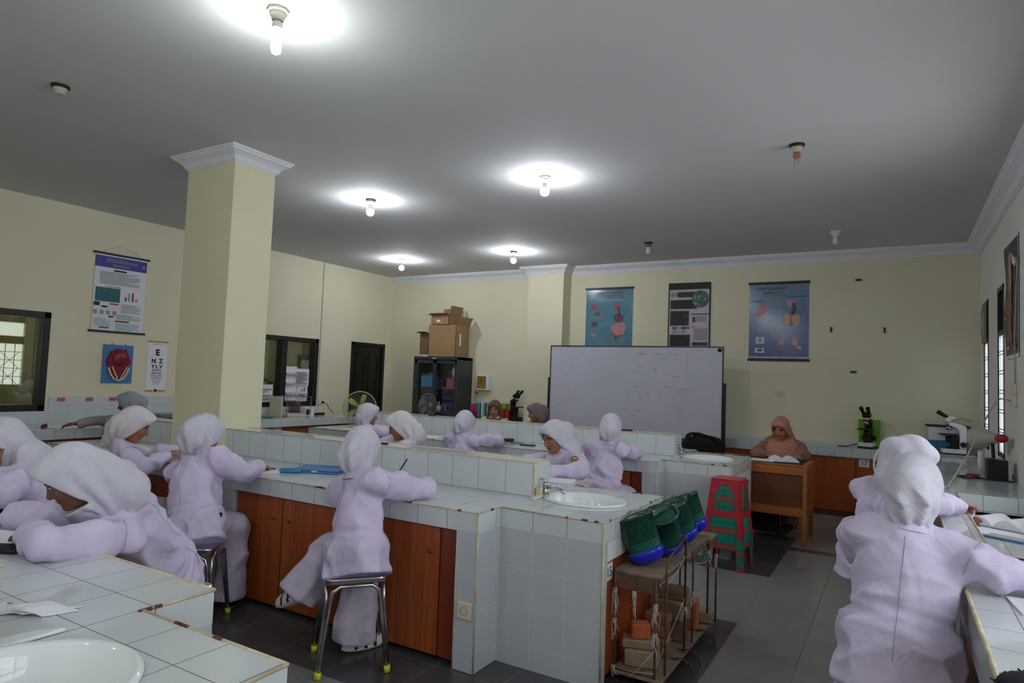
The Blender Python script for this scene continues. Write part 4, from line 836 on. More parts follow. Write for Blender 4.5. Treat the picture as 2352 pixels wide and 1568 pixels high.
def plastic_panel(mb, R, w0, w1, h, m, band=(0.165, 0.215)):
    """one side of a plastic stool: trapezoid with an arched window"""
    def P(u, v, n=0.0):
        half = w0 + (w1 - w0) * (1 - v / h); return R @ Vector((u, -half - n, v))
    def hw(v): return w0 + (w1 - w0) * (1 - v / h)
    def solid(pts):
        a = [mb.bm.verts.new(P(u, v)) for u, v in pts]; b = [mb.bm.verts.new(P(u, v) + R @ Vector((0, 0.004, 0))) for u, v in pts]; k = mb.mi(m); n = len(pts)
        mb.bm.faces.new(a).material_index = k; mb.bm.faces.new(b[::-1]).material_index = k
        for i in range(n): mb.bm.faces.new((a[i], b[i], b[(i + 1) % n], a[(i + 1) % n])).material_index = k
    lw = 0.045
    for s_ in (-1, 1): solid([(s_ * hw(0), 0), (s_ * (hw(0) - lw), 0), (s_ * (hw(band[0]) - lw), band[0]), (s_ * hw(band[0]), band[0])])
    solid([(-hw(band[0]), band[0]), (hw(band[0]), band[0]), (hw(band[1]), band[1]), (-hw(band[1]), band[1])])
    top = h - 0.035; n = 8; ah = band[1] + 0.07; r = hw(0.3) - 0.05
    arcp = [(-(hw(band[1]) - 0.05), band[1])] + [(-r * math.cos(math.pi * k / (2 * n)), ah + (top - ah) * math.sin(math.pi * k / (2 * n))) for k in range(n + 1)]
    for s_ in (-1, 1):
        for (a, b) in zip(arcp, arcp[1:]):
            o1 = (-hw(a[1]), a[1]); o2 = (-hw(b[1]), b[1]); q = [o1, a, b, o2]; solid([(u * s_, v) for u, v in q])
    solid([(-hw(top), top), (hw(top), top), (hw(h), h), (-hw(h), h)])
def plastic_stool(loc, rz, m, label, group=None, h=0.46):
    t = thing('plastic_stool', label, 'stool', loc, group, rz)
    mb = MB()
    for k in range(4): plastic_panel(mb, Matrix.Rotation(k * math.pi / 2, 3, 'Z'), 0.115, 0.165, h, M[m])
    mb.build('leg_frame', t, local=True)
    MB().box(-0.118, 0.118, -0.118, 0.118, h, h + 0.012, M[m]).build('seat', t, 0.008, local=True, seg=2)
    return t
M['redg'] = M['redd']
steel_stool((-2.445, 2.595, 0), math.radians(50), 'steel stool with yellow feet under the front student in the middle')
steel_stool((-3.55, 2.42, 0), math.radians(38), 'steel stool under the student left of the middle one')
steel_stool((-0.02, 4.15, 0), math.radians(12), 'steel stool under the farther student at the window counter')
steel_stool((-4.62, 2.55, 0), math.radians(20), 'steel stool under the student seated before the pillar')
steel_stool((-2.92, 1.86, 0), math.radians(8), 'steel stool under the student bending over the nearest bench')
for x, y, lb in ((-3.78, 1.85, 'steel stool under the student at the left picture edge'), (-5.0, 5.3, 'steel stool under the student before the yellow-rimmed fan'), (-3.76, 4.62, 'steel stool under the student wearing dark glasses in profile'), (-3.74, 5.34, 'steel stool under the student in front of the long far bench partition'), (-2.22, 4.68, 'steel stool under the student with the sleeve badge'), (-6.85, 3.92, 'steel stool under the student at the left wall counter'), (-5.95, 4.66, 'steel stool under the student hidden behind the pillar'), (-4.8, 7.7, 'steel stool under the woman in the olive brown scarf'), (-4.12, 7.7, 'steel stool under the woman in the mauve grey scarf')):
    steel_stool((x, y, 0), 0.3 + x, lb)
plastic_stool((-2.16, 5.36, 0), 0.1, 'red', 'red plastic stool under the student beside the wooden cabinet doors')
plastic_stool((0.03, 2.86, 0), 0.05, 'green', 'green plastic stool under the broad-backed student in the right foreground')
plastic_stool((-1.08, 7.85, 0), 0.05, 'red', 'red plastic stool behind the teacher desk')
for k, (m, w_) in enumerate((('redd', 'lowest dull red'), ('green', 'second lowest green'), ('green', 'third lowest green'), ('redd', 'middle dull red'), ('green', 'third highest green'), ('green', 'second highest green'), ('red', 'topmost bright red'))):
    plastic_stool((-1.215, 5.76, 0.043 * k), -0.06, m, '%s plastic stool of the stack beside the far bench' % w_, 'stacked red and green plastic stools')

# ---------------------------------------------------------------- teacher desk and bags
t = thing('teacher_desk', 'small brown wooden desk with a closed front where the teacher sits', 'desk', (-1.22, 7.2, 0))
dx0, dx1, dy0, dy1, dz = -1.74, -0.73, 6.9, 7.5, 0.765
MB().box(dx0, dx1, dy0, dy1, dz - 0.02, dz, M['desk']).build('desk_top', t, 0.004)
mb = MB(); mb.box(dx0 + .02, dx1 - .03, dy0 + .005, dy0 + .025, dz - 0.10, dz - 0.02, M['desk']).box(dx1 - 0.025, dx1 - 0.005, dy0 + .02, dy1 - .02, dz - 0.10, dz - 0.02, M['desk']).box(dx0 + .02, dx1 - .03, dy0 + .005, dy0 + .03, 0.27, 0.35, M['desk']).box(dx1 - 0.028, dx1 - 0.006, dy0 + .02, dy1 - .02, 0.27, 0.33, M['desk']); mb.build('apron', t, 0.002)
MB().box(dx0 + .03, dx1 - .03, dy0 + .03, dy0 + .04, 0.34, dz - 0.09, M['deskd']).build('front_panel', t)
MB().box(dx1 - 0.02, dx1 - 0.012, dy0 + .03, dy1 - .03, 0.32, dz - 0.09, M['desk']).build('side_panel', t)
for (x, y) in ((dx0, dy0), (dx1 - 0.04, dy0), (dx0, dy1 - 0.04), (dx1 - 0.04, dy1 - 0.04)): MB().box(x, x + 0.04, y, y + 0.04, 0, dz - 0.02, M['desk']).build('leg', t, 0.003)
solo('desk_mat', MB().box(-1.5, -0.78, 6.93, 7.4, dz, dz + 0.004, M['ink']), 'dark writing mat on the teacher desk', 'desk mat')
def papers(name, x, y, z, w, d, rz, label, cat='paper', h=0.003, m='paper', grp=None):
    return solo(name, MB().obox((x, y, z + h / 2), (w, d, h), (0, 0, rz), M[m]), label, cat, grp, 0.0)
papers('paper_sheets', -1.20, 7.05, dz + 0.0045, 0.30, 0.2, 0.05, 'white papers lying flat on the teacher desk', h=0.006)
def open_book(x, y, z, w, d, rz, label, lift=0.02, cover=None):
    t = thing('open_book', label, 'book', (x, y, z), None, rz)
    for s_ in (-1, 1):
        mb = MB(); n = 10; k = mb.mi(M['paper'])
        for i in range(n):
            a, b = i / n, (i + 1) / n; f = lambda q: 0.006 + lift * math.sin(math.pi * min(1, q * 1.02)) ** 0.8 * (1 - 0.3 * q)
            mb.hexa([(s_ * a * w, -d / 2, 0.002), (s_ * b * w, -d / 2, 0.002), (s_ * b * w, d / 2, 0.002), (s_ * a * w, d / 2, 0.002), (s_ * a * w, -d / 2, f(a)), (s_ * b * w, -d / 2, f(b)), (s_ * b * w, d / 2, f(b)), (s_ * a * w, d / 2, f(a))], M['paper'])
        bmesh.ops.remove_doubles(mb.bm, verts=mb.bm.verts[:], dist=1e-5)
        pg = mb.build('page_block', t, local=True)
        lm = MB()
        if s_ > 0:
            for j in range(9): lm.box(w * 0.15, w * 0.85, -d * 0.38 + j * d * 0.085, -d * 0.38 + j * d * 0.085 + 0.0015, f(0.15), f(0.5) + 0.001, M['print_text'])
    MB().box(-w - 0.003, w + 0.003, -d / 2 - 0.003, d / 2 + 0.003, 0.0, 0.002, M[cover or 'bluef']).build('cover', t, local=True)
    return t
open_book(-0.98, 7.14, dz + 0.0045, 0.14, 0.2, 0.3, 'blue-covered book held open by the teacher', 0.05)
t = thing('black_bag', 'slumped black shoulder bag on the left end of the teacher desk', 'bag', (-1.9, 7.62, 0))
mb = MB(); mb.ball((-1.86, 7.5, 0.86), (0.23, 0.10, 0.085), M['fabricb'], 12).ball((-1.98, 7.5, 0.90), (0.10, 0.08, 0.07), M['fabricb'], 10).box(-2.10, -1.64, 7.42, 7.58, 0.77, 0.87, M['fabricb']); mb.build('bag_body', t, 0.02, seg=2)
MB().tube([(-2.0, 7.42, 0.95), (-1.9, 7.4, 0.965), (-1.72, 7.4, 0.92), (-1.66, 7.4, 0.86)], 0.012, M['fabricb']).build('strap', t); MB().box(-1.985, -1.97, 7.405, 7.415, 0.92, 0.945, M['steel']).build('buckle', t)
solo('bag_bench', MB().box(-2.16, -1.76, 7.38, 7.62, 0.74, 0.768, M['deskd']).box(-2.14, -2.1, 7.4, 7.6, 0, 0.74, M['deskd']).box(-1.84, -1.80, 7.51, 7.6, 0, 0.74, M['deskd']), 'small dark side table carrying the black bag, behind the far bench', 'table')
t = thing('trolley_bag', 'black wheeled bag parked under the teacher desk', 'bag', (-1.16, 7.2, 0))
mb = MB(); mb.box(-1.36, -1.02, 7.1, 7.3, 0.05, 0.44, M['fabricb']).build('bag_body', t, 0.03, seg=2)
for y in (7.13, 7.27): MB().lathe([(0.05, -0.012), (0.05, 0.012)], (-0.995, y, 0.05), M['black'], 18, R=Matrix.Rotation(math.pi / 2, 3, 'X')).build('wheel', t)
MB().tube([(-1.0, 7.13, 0.06), (-1.0, 7.13, 0.5), (-1.0, 7.27, 0.5), (-1.0, 7.27, 0.06)], 0.007, M['steel'], 8).build('pull_handle', t)

# ---------------------------------------------------------------- wire rack with baskets and bricks
t = thing('wire_rack', 'rusty wire rack tied with white string against the end of the middle bench', 'rack', (-1.12, 3.8, 0))
xl, xr = -1.222, -1.01
mb = MB(); mb.box(xl - 0.01, xr + 0.02, 3.2, 4.36, 0.535, 0.553, M['plank']); mb.build('upper_board', t, 0.003)
mb = MB(); mb.box(xl - 0.01, xr + 0.04, 3.18, 4.25, 0.045, 0.062, M['plank']); mb.build('lower_board', t, 0.003)
MB().box(xl, xr + 0.015, 3.195, 3.2, 0.465, 0.535, M['rust']).build('rusty_apron', t)
for pts in ([(xl, 3.19, 0.0), (xl, 3.19, 0.55)], [(xr, 3.19, 0.0), (xr, 3.19, 0.55)], [(xr + .02, 3.19, 0.53), (xr + .02, 4.36, 0.53)], [(xl, 3.19, 0.53), (xl, 4.36, 0.53)], [(xr + .02, 4.36, 0.0), (xr + .02, 4.36, 0.56)], [(xl, 4.36, 0.0), (xl, 4.36, 0.56)],
            [(xr + .03, 3.26, 0.02), (xr + .03, 3.26, 0.62), (xr + .03, 3.60, 0.68), (xr + .03, 3.60, 0.0)], [(xr + .03, 3.76, 0.0), (xr + .03, 3.76, 0.56), (xr + .03, 4.1, 0.56), (xr + .03, 4.1, 0.05)],
            [(xl, 3.74, 0.0), (xl, 3.74, 0.53)], [(xr + .02, 3.19, 0.055), (xr + .02, 4.3, 0.055)], [(xl, 3.19, 0.07), (xr, 3.19, 0.07)]):
    MB().tube(pts, 0.006, M['rust'], 7).build('wire_post', t)
for y in (3.48, 3.62, 3.95): MB().tube([(xr - 0.01, y, 0.06), (xr + 0.05, y, 0.075), (xr + 0.095, y, 0.06), (xr + 0.11, y + 0.01, 0.0)], 0.0045, M['rust'], 7).build('hooked_foot', t)
rr = random.Random(9)
for (x, y, z, n, L) in ((xl, 3.188, 0.46, 9, 0.16), (xl, 3.188, 0.31, 8, 0.12), (xr, 3.188, 0.42, 9, 0.14), (xr, 3.188, 0.28, 8, 0.1), (-1.12, 3.186, 0.46, 8, 0.13), (xr + .03, 3.60, 0.30, 9, 0.05), (xr + .03, 3.76, 0.34, 9, 0.1), (xr + .03, 4.1, 0.5, 10, 0.14), (xr + .02, 4.36, 0.42, 8, 0.12), (xl, 3.188, 0.08, 5, 0.04)):
    mb = MB()
    for k in range(n):
        p = Vector((x, y, z)); pts = [p]
        for _ in range(4): p = p + Vector((rr.uniform(-.012, .012), rr.uniform(-.012, .012), -L / 4 * rr.uniform(0.3, 1.3))); pts.append(p)
        mb.tube(pts, 0.0016, M['string'], 4)
    for k in range(3): mb.tube([(x + 0.01 * math.cos(q), y + 0.01 * math.sin(q), z - 0.008 * k) for q in [i * math.pi / 4 for i in range(8)]], 0.0024, M['string'], 4, True)
    mb.build('string_tie', t)
for a, b in (((xl, 3.185, 0.075), (xr, 3.185, 0.09)), ((xr, 3.185, 0.2), (-1.14, 3.18, 0.04)), ((xr + .03, 3.6, 0.35), (xr - 0.02, 3.25, 0.08)), ((xr + .03, 3.76, 0.5), (xr + .03, 4.1, 0.44)), ((xr + .03, 3.62, 0.58), (xr + .03, 3.3, 0.5)), ((xl, 3.185, 0.08), (xl - 0.0, 3.185, 0.02))): MB().tube([a, tuple((p + q) / 2 - (0.01 if i == 2 else 0) for i, (p, q) in enumerate(zip(a, b))), b], 0.0018, M['string'], 4).build('loose_string', t)

# perforated plastic baskets with blue bowls
pm, pn, pb = newmat('perforated_green_plastic'); _t = pn.nodes.new('ShaderNodeTexCoord'); _s = pn.nodes.new('ShaderNodeSeparateXYZ'); pn.links.new(_t.outputs['Object'], _s.inputs[0])
_u = mathn(pn, 'MULTIPLY', mathn(pn, 'ARCTAN2', _s.outputs[1], _s.outputs[0]), 9.0); _v = mathn(pn, 'MULTIPLY', _s.outputs[2], 80.0)
_u2 = mathn(pn, 'ADD', _u, mathn(pn, 'MULTIPLY', mathn(pn, 'FLOOR', _v), 0.5)); _fu = mathn(pn, 'SUBTRACT', mathn(pn, 'FRACT', _u2), 0.5); _fv = mathn(pn, 'SUBTRACT', mathn(pn, 'FRACT', _v), 0.5)
_d = mathn(pn, 'SQRT', mathn(pn, 'ADD', mathn(pn, 'MULTIPLY', _fu, _fu), mathn(pn, 'MULTIPLY', _fv, _fv))); _h = mathn(pn, 'MULTIPLY', mathn(pn, 'LESS_THAN', _d, 0.34), mathn(pn, 'GREATER_THAN', _s.outputs[2], 0.085))
_m = pn.nodes.new('ShaderNodeMix'); _m.data_type = 'RGBA'; _m.inputs[6].default_value = lin((24, 92, 74)); _m.inputs[7].default_value = lin((6, 10, 9)); pn.links.new(_h, _m.inputs['Factor']); pn.links.new(_m.outputs[2], pb.inputs['Base Color']); pb.inputs['Roughness'].default_value = 0.25; M['perf'] = pm
def basket(base, axis, label, r=0.105, h=0.21):
    z = Vector(axis).normalized(); t = thing('plastic_basket', label, 'basket', base, 'tilted green baskets on the wire rack'); t.rotation_euler = z.to_track_quat('Z', 'Y').to_euler()
    MB().lathe([(r * .80, 0.02), (r * .86, 0.05), (r * 1.0, h), (r * 1.03, h), (r * 1.03, h + .012), (r * .97, h + .012), (r * .84, 0.06)], (0, 0, 0), M['perf'], 36, cap=False).build('perforated_wall', t, local=True)
    MB().lathe([(0.001, -0.03), (r * .5, -0.027), (r * .78, -0.01), (r * .90, 0.02), (r * .93, 0.045), (r * .88, 0.045), (r * .7, 0.0), (0.001, -0.015)], (0, 0, 0), M['blue'], 32, cap=False).build('blue_bowl', t, local=True)
    MB().lathe([(r * .9, h - 0.006), (r * 0.6, h + 0.012), (0.001, h + 0.02)], (0, 0, 0), M['greend'], 28, cap=False).build('dark_lid', t, local=True)
    a = -1.9; mb = MB(); c, s_ = math.cos(a), math.sin(a)
    P = [(r * .92 * c, r * .92 * s_, 0.045), (r * 1.0 * c, r * 1.0 * s_, 0.12), (r * 1.06 * c, r * 1.06 * s_, h + 0.005), (r * .5 * c, r * .5 * s_, h + 0.03), (-r * .6 * c, -r * .6 * s_, h + 0.03)]
    for p, q in zip(P, P[1:]):
        w = Vector((-s_, c, 0)) * 0.014; n = Vector((c, s_, 0)) * 0.004; p, q = Vector(p), Vector(q); mb.hexa([p - w, p + w, q + w, q - w, p - w + n, p + w + n, q + w + n, q - w + n], M['greend'])
    mb.build('carry_strap', t, local=True)
    MB().obox((r * .97 * c, r * .97 * s_, 0.055), (0.035, 0.02, 0.02), (0, 0, a + 1.57), M['black']).build('clasp', t, local=True)
    return t
basket((-1.115, 3.37, 0.595), (-0.38, -0.05, 0.9), 'nearest green perforated basket, tilted over its big blue bowl')
basket((-1.09, 3.63, 0.60), (-0.10, -0.42, 0.9), 'dark-topped basket leaning behind the nearest one', 0.10, 0.2)
basket((-1.08, 3.93, 0.60), (-0.35, -0.25, 0.9), 'third green basket with a bright blue bowl on the rack', 0.10, 0.2)
basket((-1.09, 4.20, 0.60), (-0.4, -0.05, 0.9), 'farthest green basket on the wire rack next to the stool stack', 0.10, 0.2)
def brick(x, y, z, s, rot, m, lb): 
    o = solo('brick', MB().obox((0, 0, s[2] / 2), s, (0, 0, 0), M[m]), lb, 'brick', 'bricks on the lower board of the rack', 0.008, (0, 0, 0)); o.location = (x, y, z); o.rotation_euler = (0, 0, rot); return o
brick(-1.12, 3.33, 0.062, (0.17, 0.13, 0.085), 0.2, 'brickc', 'beige cut block at the near end of the rack, lowest of its pile')
brick(-1.13, 3.33, 0.147, (0.19, 0.10, 0.045), 0.35, 'brickc', 'flat beige slab under the orange brick')
o = brick(-1.135, 3.33, 0.192, (0.095, 0.08, 0.075), 0.5, 'brick', 'bright orange rounded brick on the flat beige slab')
brick(-1.12, 3.53, 0.062, (0.16, 0.10, 0.08), -0.2, 'brickb', 'dusty brown brick behind the orange one, at the bottom')
brick(-1.12, 3.54, 0.142, (0.15, 0.09, 0.07), 0.3, 'brick2', 'pale red brick lying on the dusty brown brick') if M.setdefault('brick2', mat('pale_red_brick', (150, 96, 76), 0.95, var=0.15, vscale=20, bump=0.4)) else None
brick(-1.11, 3.55, 0.212, (0.13, 0.09, 0.05), -0.1, 'brick2', 'pale red half brick topping the second pile')
brick(-1.10, 3.76, 0.062, (0.17, 0.11, 0.12), 0.15, 'brickb', 'thick dusty brick in the middle of the lower board')
brick(-1.09, 3.76, 0.182, (0.17, 0.12, 0.10), -0.25, 'brickc', 'dusty beige block on the thick brick')
brick(-1.09, 3.78, 0.282, (0.15, 0.11, 0.06), 0.1, 'brickb', 'dark dusty brick topmost in the middle of the rack')
brick(-1.08, 3.98, 0.062, (0.15, 0.09, 0.17), 0.1, 'brick', 'upright orange brick near the far end of the rack')
brick(-1.05, 4.14, 0.062, (0.18, 0.12, 0.07), 0.2, 'brickc', 'flat tan brick at the far end of the lower board')
F = Fr((SX1 - 0.014, 3.115, 0.50), 'left'); solo('number_plate', MB().fbox(F, 0, 0.09, 0, 0.085, 0.0005, 0.003, M['white']).text('15', F, 0.045, 0.018, 0.07, 0.0042, M['ink']), 'white number 15 plate on the end cabinet behind the baskets', 'number plate')

# ---------------------------------------------------------------- microscopes
def microscope(loc, rz, arm, label, base='white', head=None, k=1.12):
    t = thing('microscope', label, 'microscope', loc, None, rz); t.scale = (k, k, k); head = head or arm; B = lambda: MB()
    B().box(-0.11, 0.10, -0.075, 0.075, 0.0, 0.018, M['black']).box(-0.11, 0.10, -0.07, 0.07, 0.018, 0.062, M[base]).build('base', t, 0.008, local=True, seg=2)
    mb = B(); mb.prism([(0.045, 0.05), (0.105, 0.05), (0.105, 0.29), (0.06, 0.315), (-0.04, 0.335), (-0.045, 0.30), (0.03, 0.27), (0.045, 0.22)], 0.07, lambda u, v, w: (u, w - 0.035, v), M[arm]); mb.build('arm', t, 0.005, local=True)
    mb = B(); mb.prism([(-0.075, 0.335), (0.02, 0.335), (0.035, 0.37), (-0.02, 0.40), (-0.085, 0.385)], 0.075, lambda u, v, w: (u, w - 0.0375, v), M[head]); mb.build('head', t, 0.008, local=True)
    for s_ in (-1, 1): B().tube([(-0.06, s_ * 0.028, 0.385), (-0.115, s_ * 0.032, 0.42)], 0.017, M['black'], 12).tube([(-0.11, s_ * 0.032, 0.417), (-0.14, s_ * 0.032, 0.437)], 0.021, M['black'], 12).build('eyepiece', t, local=True)
    mb = B(); mb.lathe([(0.03, 0.335), (0.032, 0.31), (0.02, 0.30)], (-0.045, 0, 0), M['chrome'], 18).build('nosepiece', t, local=True)
    for a in (0.3, 1.9, 3.5, 5.1):
        d = Vector((0.45 * math.cos(a), 0.45 * math.sin(a), -1)).normalized(); p = Vector((-0.045, 0, 0.305)); B().tube([p + d * 0.005, p + d * 0.055], 0.0085, M['chrome'], 10).build('objective', t, local=True)
    B().box(-0.125, 0.03, -0.075, 0.075, 0.20, 0.214, M['black']).build('stage', t, 0.003, local=True)
    B().tube([(-0.045, 0, 0.19), (-0.045, 0, 0.13)], 0.028, M['black'], 16).build('condenser', t, local=True)
    B().box(-0.03, 0.05, -0.03, 0.03, 0.06, 0.2, M['black']).build('stage_bracket', t, 0.004, local=True)
    for s_ in (-1, 1): B().tube([(0.075, s_ * 0.024, 0.11), (0.075, s_ * 0.07, 0.11)], 0.027, M['black'], 18).build('focus_knob', t, local=True)
    B().tube([(-0.045, 0, 0.06), (-0.045, 0, 0.08)], 0.03, M['black'], 16).build('lamp_housing', t, local=True)
    return t
z = HB + 0.0045
microscope((0.58, 9.12, z), 0.1, 'white', 'white microscope in profile on the window-side corner of the counter')
microscope((-0.30, 9.18, z), math.radians(80), 'black', 'black microscope with a white foot facing the room on the far counter')
microscope((-5.33, 9.2, z), 2.6, 'black', 'black microscope on the far counter between the two brown-scarfed women', 'black')
solo('green_box', MB().box(-0.40, -0.16, 9.30, 9.40, z, z + 0.34, M['greenb']), 'lime green box standing behind the black microscope', 'box', bevel=0.003)
t = thing('foam_box', 'white and blue carton with a grey lid behind the white microscope', 'box', (0.53, 9.32, z))
MB().box(0.34, 0.72, 9.24, 9.38, z + 0.15, z + 0.31, M['paper']).box(0.34, 0.72, 9.24, 9.38, z, z + 0.15, M['blueb']).build('carton_body', t, 0.003); MB().box(0.31, 0.75, 9.22, 9.40, z + 0.31, z + 0.33, M['blackm']).build('lid', t, 0.003)
solo('power_cord', MB().tube([(-0.62, 9.14, z + .004), (-0.52, 9.16, z + .006), (-0.45, 9.2, z + .03), (-0.38, 9.24, z + .04)], 0.006, M['black'], 6), 'black cord behind the black microscope on the far counter', 'cord')
solo('white_tray', MB().box(0.40, 0.78, 8.99, 9.2, z - 0.0005, z + 0.004, M['paper']), 'white sheet under the white microscope', 'paper')
# megaphone, black box, cable, socket on the window wall
t = thing('megaphone', 'grey-white megaphone with a red rear end standing by the far windows', 'megaphone', (0.62, 7.2, HB))
ax = Vector((0.36, -0.92, 0.06)).normalized(); bell = Vector((0.655, 7.25, 1.125)); Rm = (-ax).to_track_quat('Z', 'Y').to_matrix()
mb = MB(); mb.lathe([(0.100, 0.02), (0.092, 0.0), (0.085, -0.05), (0.066, -0.12), (0.045, -0.24), (0.030, -0.32), (0.027, -0.32), (0.06, -0.12), (0.10, 0.0)], bell, M['porcelain'], 32, R=Rm, cap=False); mb.build('horn', t)
MB().lathe([(0.034, -0.29), (0.038, -0.32), (0.036, -0.37), (0.022, -0.40), (0.001, -0.40)], bell, M['red'], 20, R=Rm).build('rear_cap', t)
p = bell + ax * 0.2
MB().tube([p + Vector((0, 0, -0.03)), p + Vector((0.005, -0.02, -0.15)), p + Vector((0.01, -0.03, -0.30))], 0.014, M['black'], 10).build('pistol_grip', t)
MB().tube([bell + Vector((-0.05, 0.06, 0.14)), bell + Vector((-0.13, 0.10, 0.165)), bell + Vector((-0.20, 0.14, 0.13))], 0.012, M['porcelain'], 8).build('carry_hook', t)
MB().tube([(0.66, 7.16, HB + 0.008), (0.655, 7.15, HB + 0.10), (0.655, 7.13, HB + 0.21)], 0.026, M['white'], 14).build('microphone', t)
solo('black_speaker_box', MB().box(0.66, 0.80, 6.72, 6.92, HB + 0.0005, HB + 0.17, M['black']), 'small black box below the megaphone on the window counter', 'box', bevel=0.006)
solo('tangled_cord', MB().tube([(0.62, 6.75, HB + .006), (0.5, 6.7, HB + .008), (0.46, 6.78, HB + .006), (0.55, 6.86, HB + .012), (0.66, 6.70, HB + .006), (0.83, 6.66, HB + .008), (0.835, 6.8, HB + .05)], 0.006, M['black'], 6), 'black cord curled beside the small black box', 'cord')
solo('red_plug', MB().obox((0.57, 6.82, HB + 0.022), (0.09, 0.035, 0.02), (0, 0, -0.2), M['red']), 'red plug lying left of the small black box', 'plug', bevel=0.004)
F = Fr((XR, 6.765, 1.61), 'right')
t = thing('wall_socket', 'pair of yellowed sockets one above the other on the window wall', 'socket', tuple(F.o))
MB().fbox(F, -0.06, 0.05, -0.09, 0.0, 0, 0.04, M['sock']).build('upper_box', t, 0.004); MB().fbox(F, -0.06, 0.05, -0.19, -0.095, 0, 0.035, M['sock']).build('lower_box', t, 0.004)
solo('hanging_cable', MB().tube([(0.82, 6.78, 1.47), (0.76, 6.82, 1.485), (0.70, 6.75, 1.42), (0.60, 6.5, 1.25), (0.48, 6.2, 1.03), (0.34, 5.85, 0.83), (0.30, 5.8, HB + 0.006)], 0.006, M['porcelain'], 7), 'grey cable hanging down from the wall sockets to the window counter', 'cable')
mb = MB(); mb.tube([(XR - 0.012, 6.74, 1.61), (XR - 0.012, 6.73, 2.0), (XR - 0.012, 6.60, 2.55), (XR - 0.012, 6.58, 2.62)], 0.006, M['porcelain'], 6)
for k in range(5): mb.tube([(XR - 0.02, 6.56, 2.62), (XR - 0.05, 6.62 + 0.02 * k, 2.66 + 0.01 * k), (XR - 0.04, 6.58 - 0.03 * k, 2.58)], 0.004, M['white'], 5)
solo('wall_wiring', mb, 'thin loose wiring running up the window wall beside the dark scroll', 'wiring')
solo('breaker_box', MB().box(XR - 0.04, XR, 5.9, 6.18, 2.0, 2.5, M['wall_r']), 'white wall cabinet at the right picture edge behind the loose wiring', 'wall box', bevel=0.004)
solo('plastic_bag', MB().ball((0.47, 7.2, HB + 0.03), (0.12, 0.07, 0.03), M['pane'], 8), 'crumpled clear plastic bag on the far part of the window counter', 'bag')
open_book(0.60, 5.28, 0.671, 0.17, 0.27, -0.55, 'large open register book under the hand of the farther window student', 0.06)
papers('paper_sheet', 0.53, 4.98, 0.671, 0.30, 0.2, -0.5, 'white sheet in front of the open register book')
t = thing('blue_calculator', 'flat blue-edged calculator on the sunken counter', 'calculator', (0.56, 4.80, 0.671), None, -0.5)
MB().box(-0.10, 0.10, -0.055, 0.055, 0, 0.012, M['bluef']).box(-0.095, 0.095, -0.05, 0.05, 0.012, 0.014, M['porcelain']).build('body', t, 0.003, local=True)
papers('paper_sheet', 0.47, 2.78, HB + 0.001, 0.26, 0.19, 0.1, 'white sheet under the arm of the right foreground student', h=0.006)

# ---------------------------------------------------------------- fans
def stand_fan(x, y, zc, face, label, rim='yellow', r=0.2, guard='white', blade='yellow', tilt=0.0):
    t = thing('stand_fan', label, 'fan', (x, y, 0)); d = Vector((math.cos(face) * math.cos(tilt), math.sin(face) * math.cos(tilt), math.sin(tilt))); c = Vector((x, y, zc)) + d * 0.11
    R = d.to_track_quat('Z', 'Y').to_matrix(); T = lambda a, rr_, w: c + R @ Vector((rr_ * math.cos(a), rr_ * math.sin(a), w)); mb = MB(); N = 36
    for q, w in ((0.25, 0.05), (0.4, 0.047), (0.55, 0.042), (0.7, 0.034), (0.85, 0.022)):
        for s_ in (-1, 1): mb.tube([T(k * 2 * math.pi / N, r * q, s_ * w) for k in range(N)], 0.0016, M[guard], 4, True)
    for k in range(40):
        for s_ in (-1, 1): mb.tube([T(k * math.pi / 20, r * .2, s_ * .05), T(k * math.pi / 20, r * .6, s_ * .04), T(k * math.pi / 20, r, 0)], 0.0016, M[guard], 4)
    mb.build('wire_guard', t); MB().tube([T(k * 2 * math.pi / N, r, 0) for k in range(N)], 0.008, M[rim], 8, True).build('rim', t)
    MB().lathe([(0.05, 0.052), (0.045, 0.06), (0.001, 0.062)], c, M[blade], 20, R=R).build('badge', t)
    for k in range(5):
        mb = MB(); a = k * 2 * math.pi / 5; n = 6; f = []
        for i in range(n + 1):
            q = i / n; rad = r * (0.15 + 0.72 * q); h = 0.55 * (0.4 + 0.6 * math.sin(math.pi * (0.2 + 0.7 * q)))
            f.append((T(a - h * .5, rad, -0.015), T(a + h * .5, rad, 0.015)))
        for (p, q), (p2, q2) in zip(f, f[1:]): mb.poly([p, q, q2, p2], M[blade], True)
        bmesh.ops.remove_doubles(mb.bm, verts=mb.bm.verts[:], dist=1e-5); mb.build('blade', t)
    MB().lathe([(0.03, -0.03), (0.07, -0.06), (0.07, -0.14), (0.04, -0.18), (0.001, -0.185)], c, M[guard], 20, R=R).build('motor', t)
    b = c - d * 0.12
    MB().tube([b - Vector((0, 0, 0.05)), (b.x, b.y, 0.03)], 0.014, M['porcelain'], 12).build('pole', t)
    MB().lathe([(0.17, 0.0), (0.17, 0.015), (0.06, 0.03), (0.02, 0.06), (0.001, 0.06)], (b.x, b.y, 0), M[guard], 28).build('base', t)
    return t
M['limeclear'] = mat('lime_fan_plastic', (190, 200, 110), 0.3); M['fangrey'] = mat('grey_fan_plastic', (120, 122, 118), 0.4)
stand_fan(-6.88, 7.25, 0.99, -0.75, 'floor fan with a lime yellow rim in front of the dark door', 'limeclear', 0.235, 'fangrey', 'limeclear')
stand_fan(-6.55, 8.35, 1.02, -0.15, 'grey floor fan turned sideways in front of the steel cupboard', 'fangrey', 0.19, 'fangrey', 'fangrey')
stand_fan(0.08, 6.30, 0.90, -1.9, 'white floor fan with a lime hub behind the farther window student', 'white', 0.21, 'white', 'yellow')

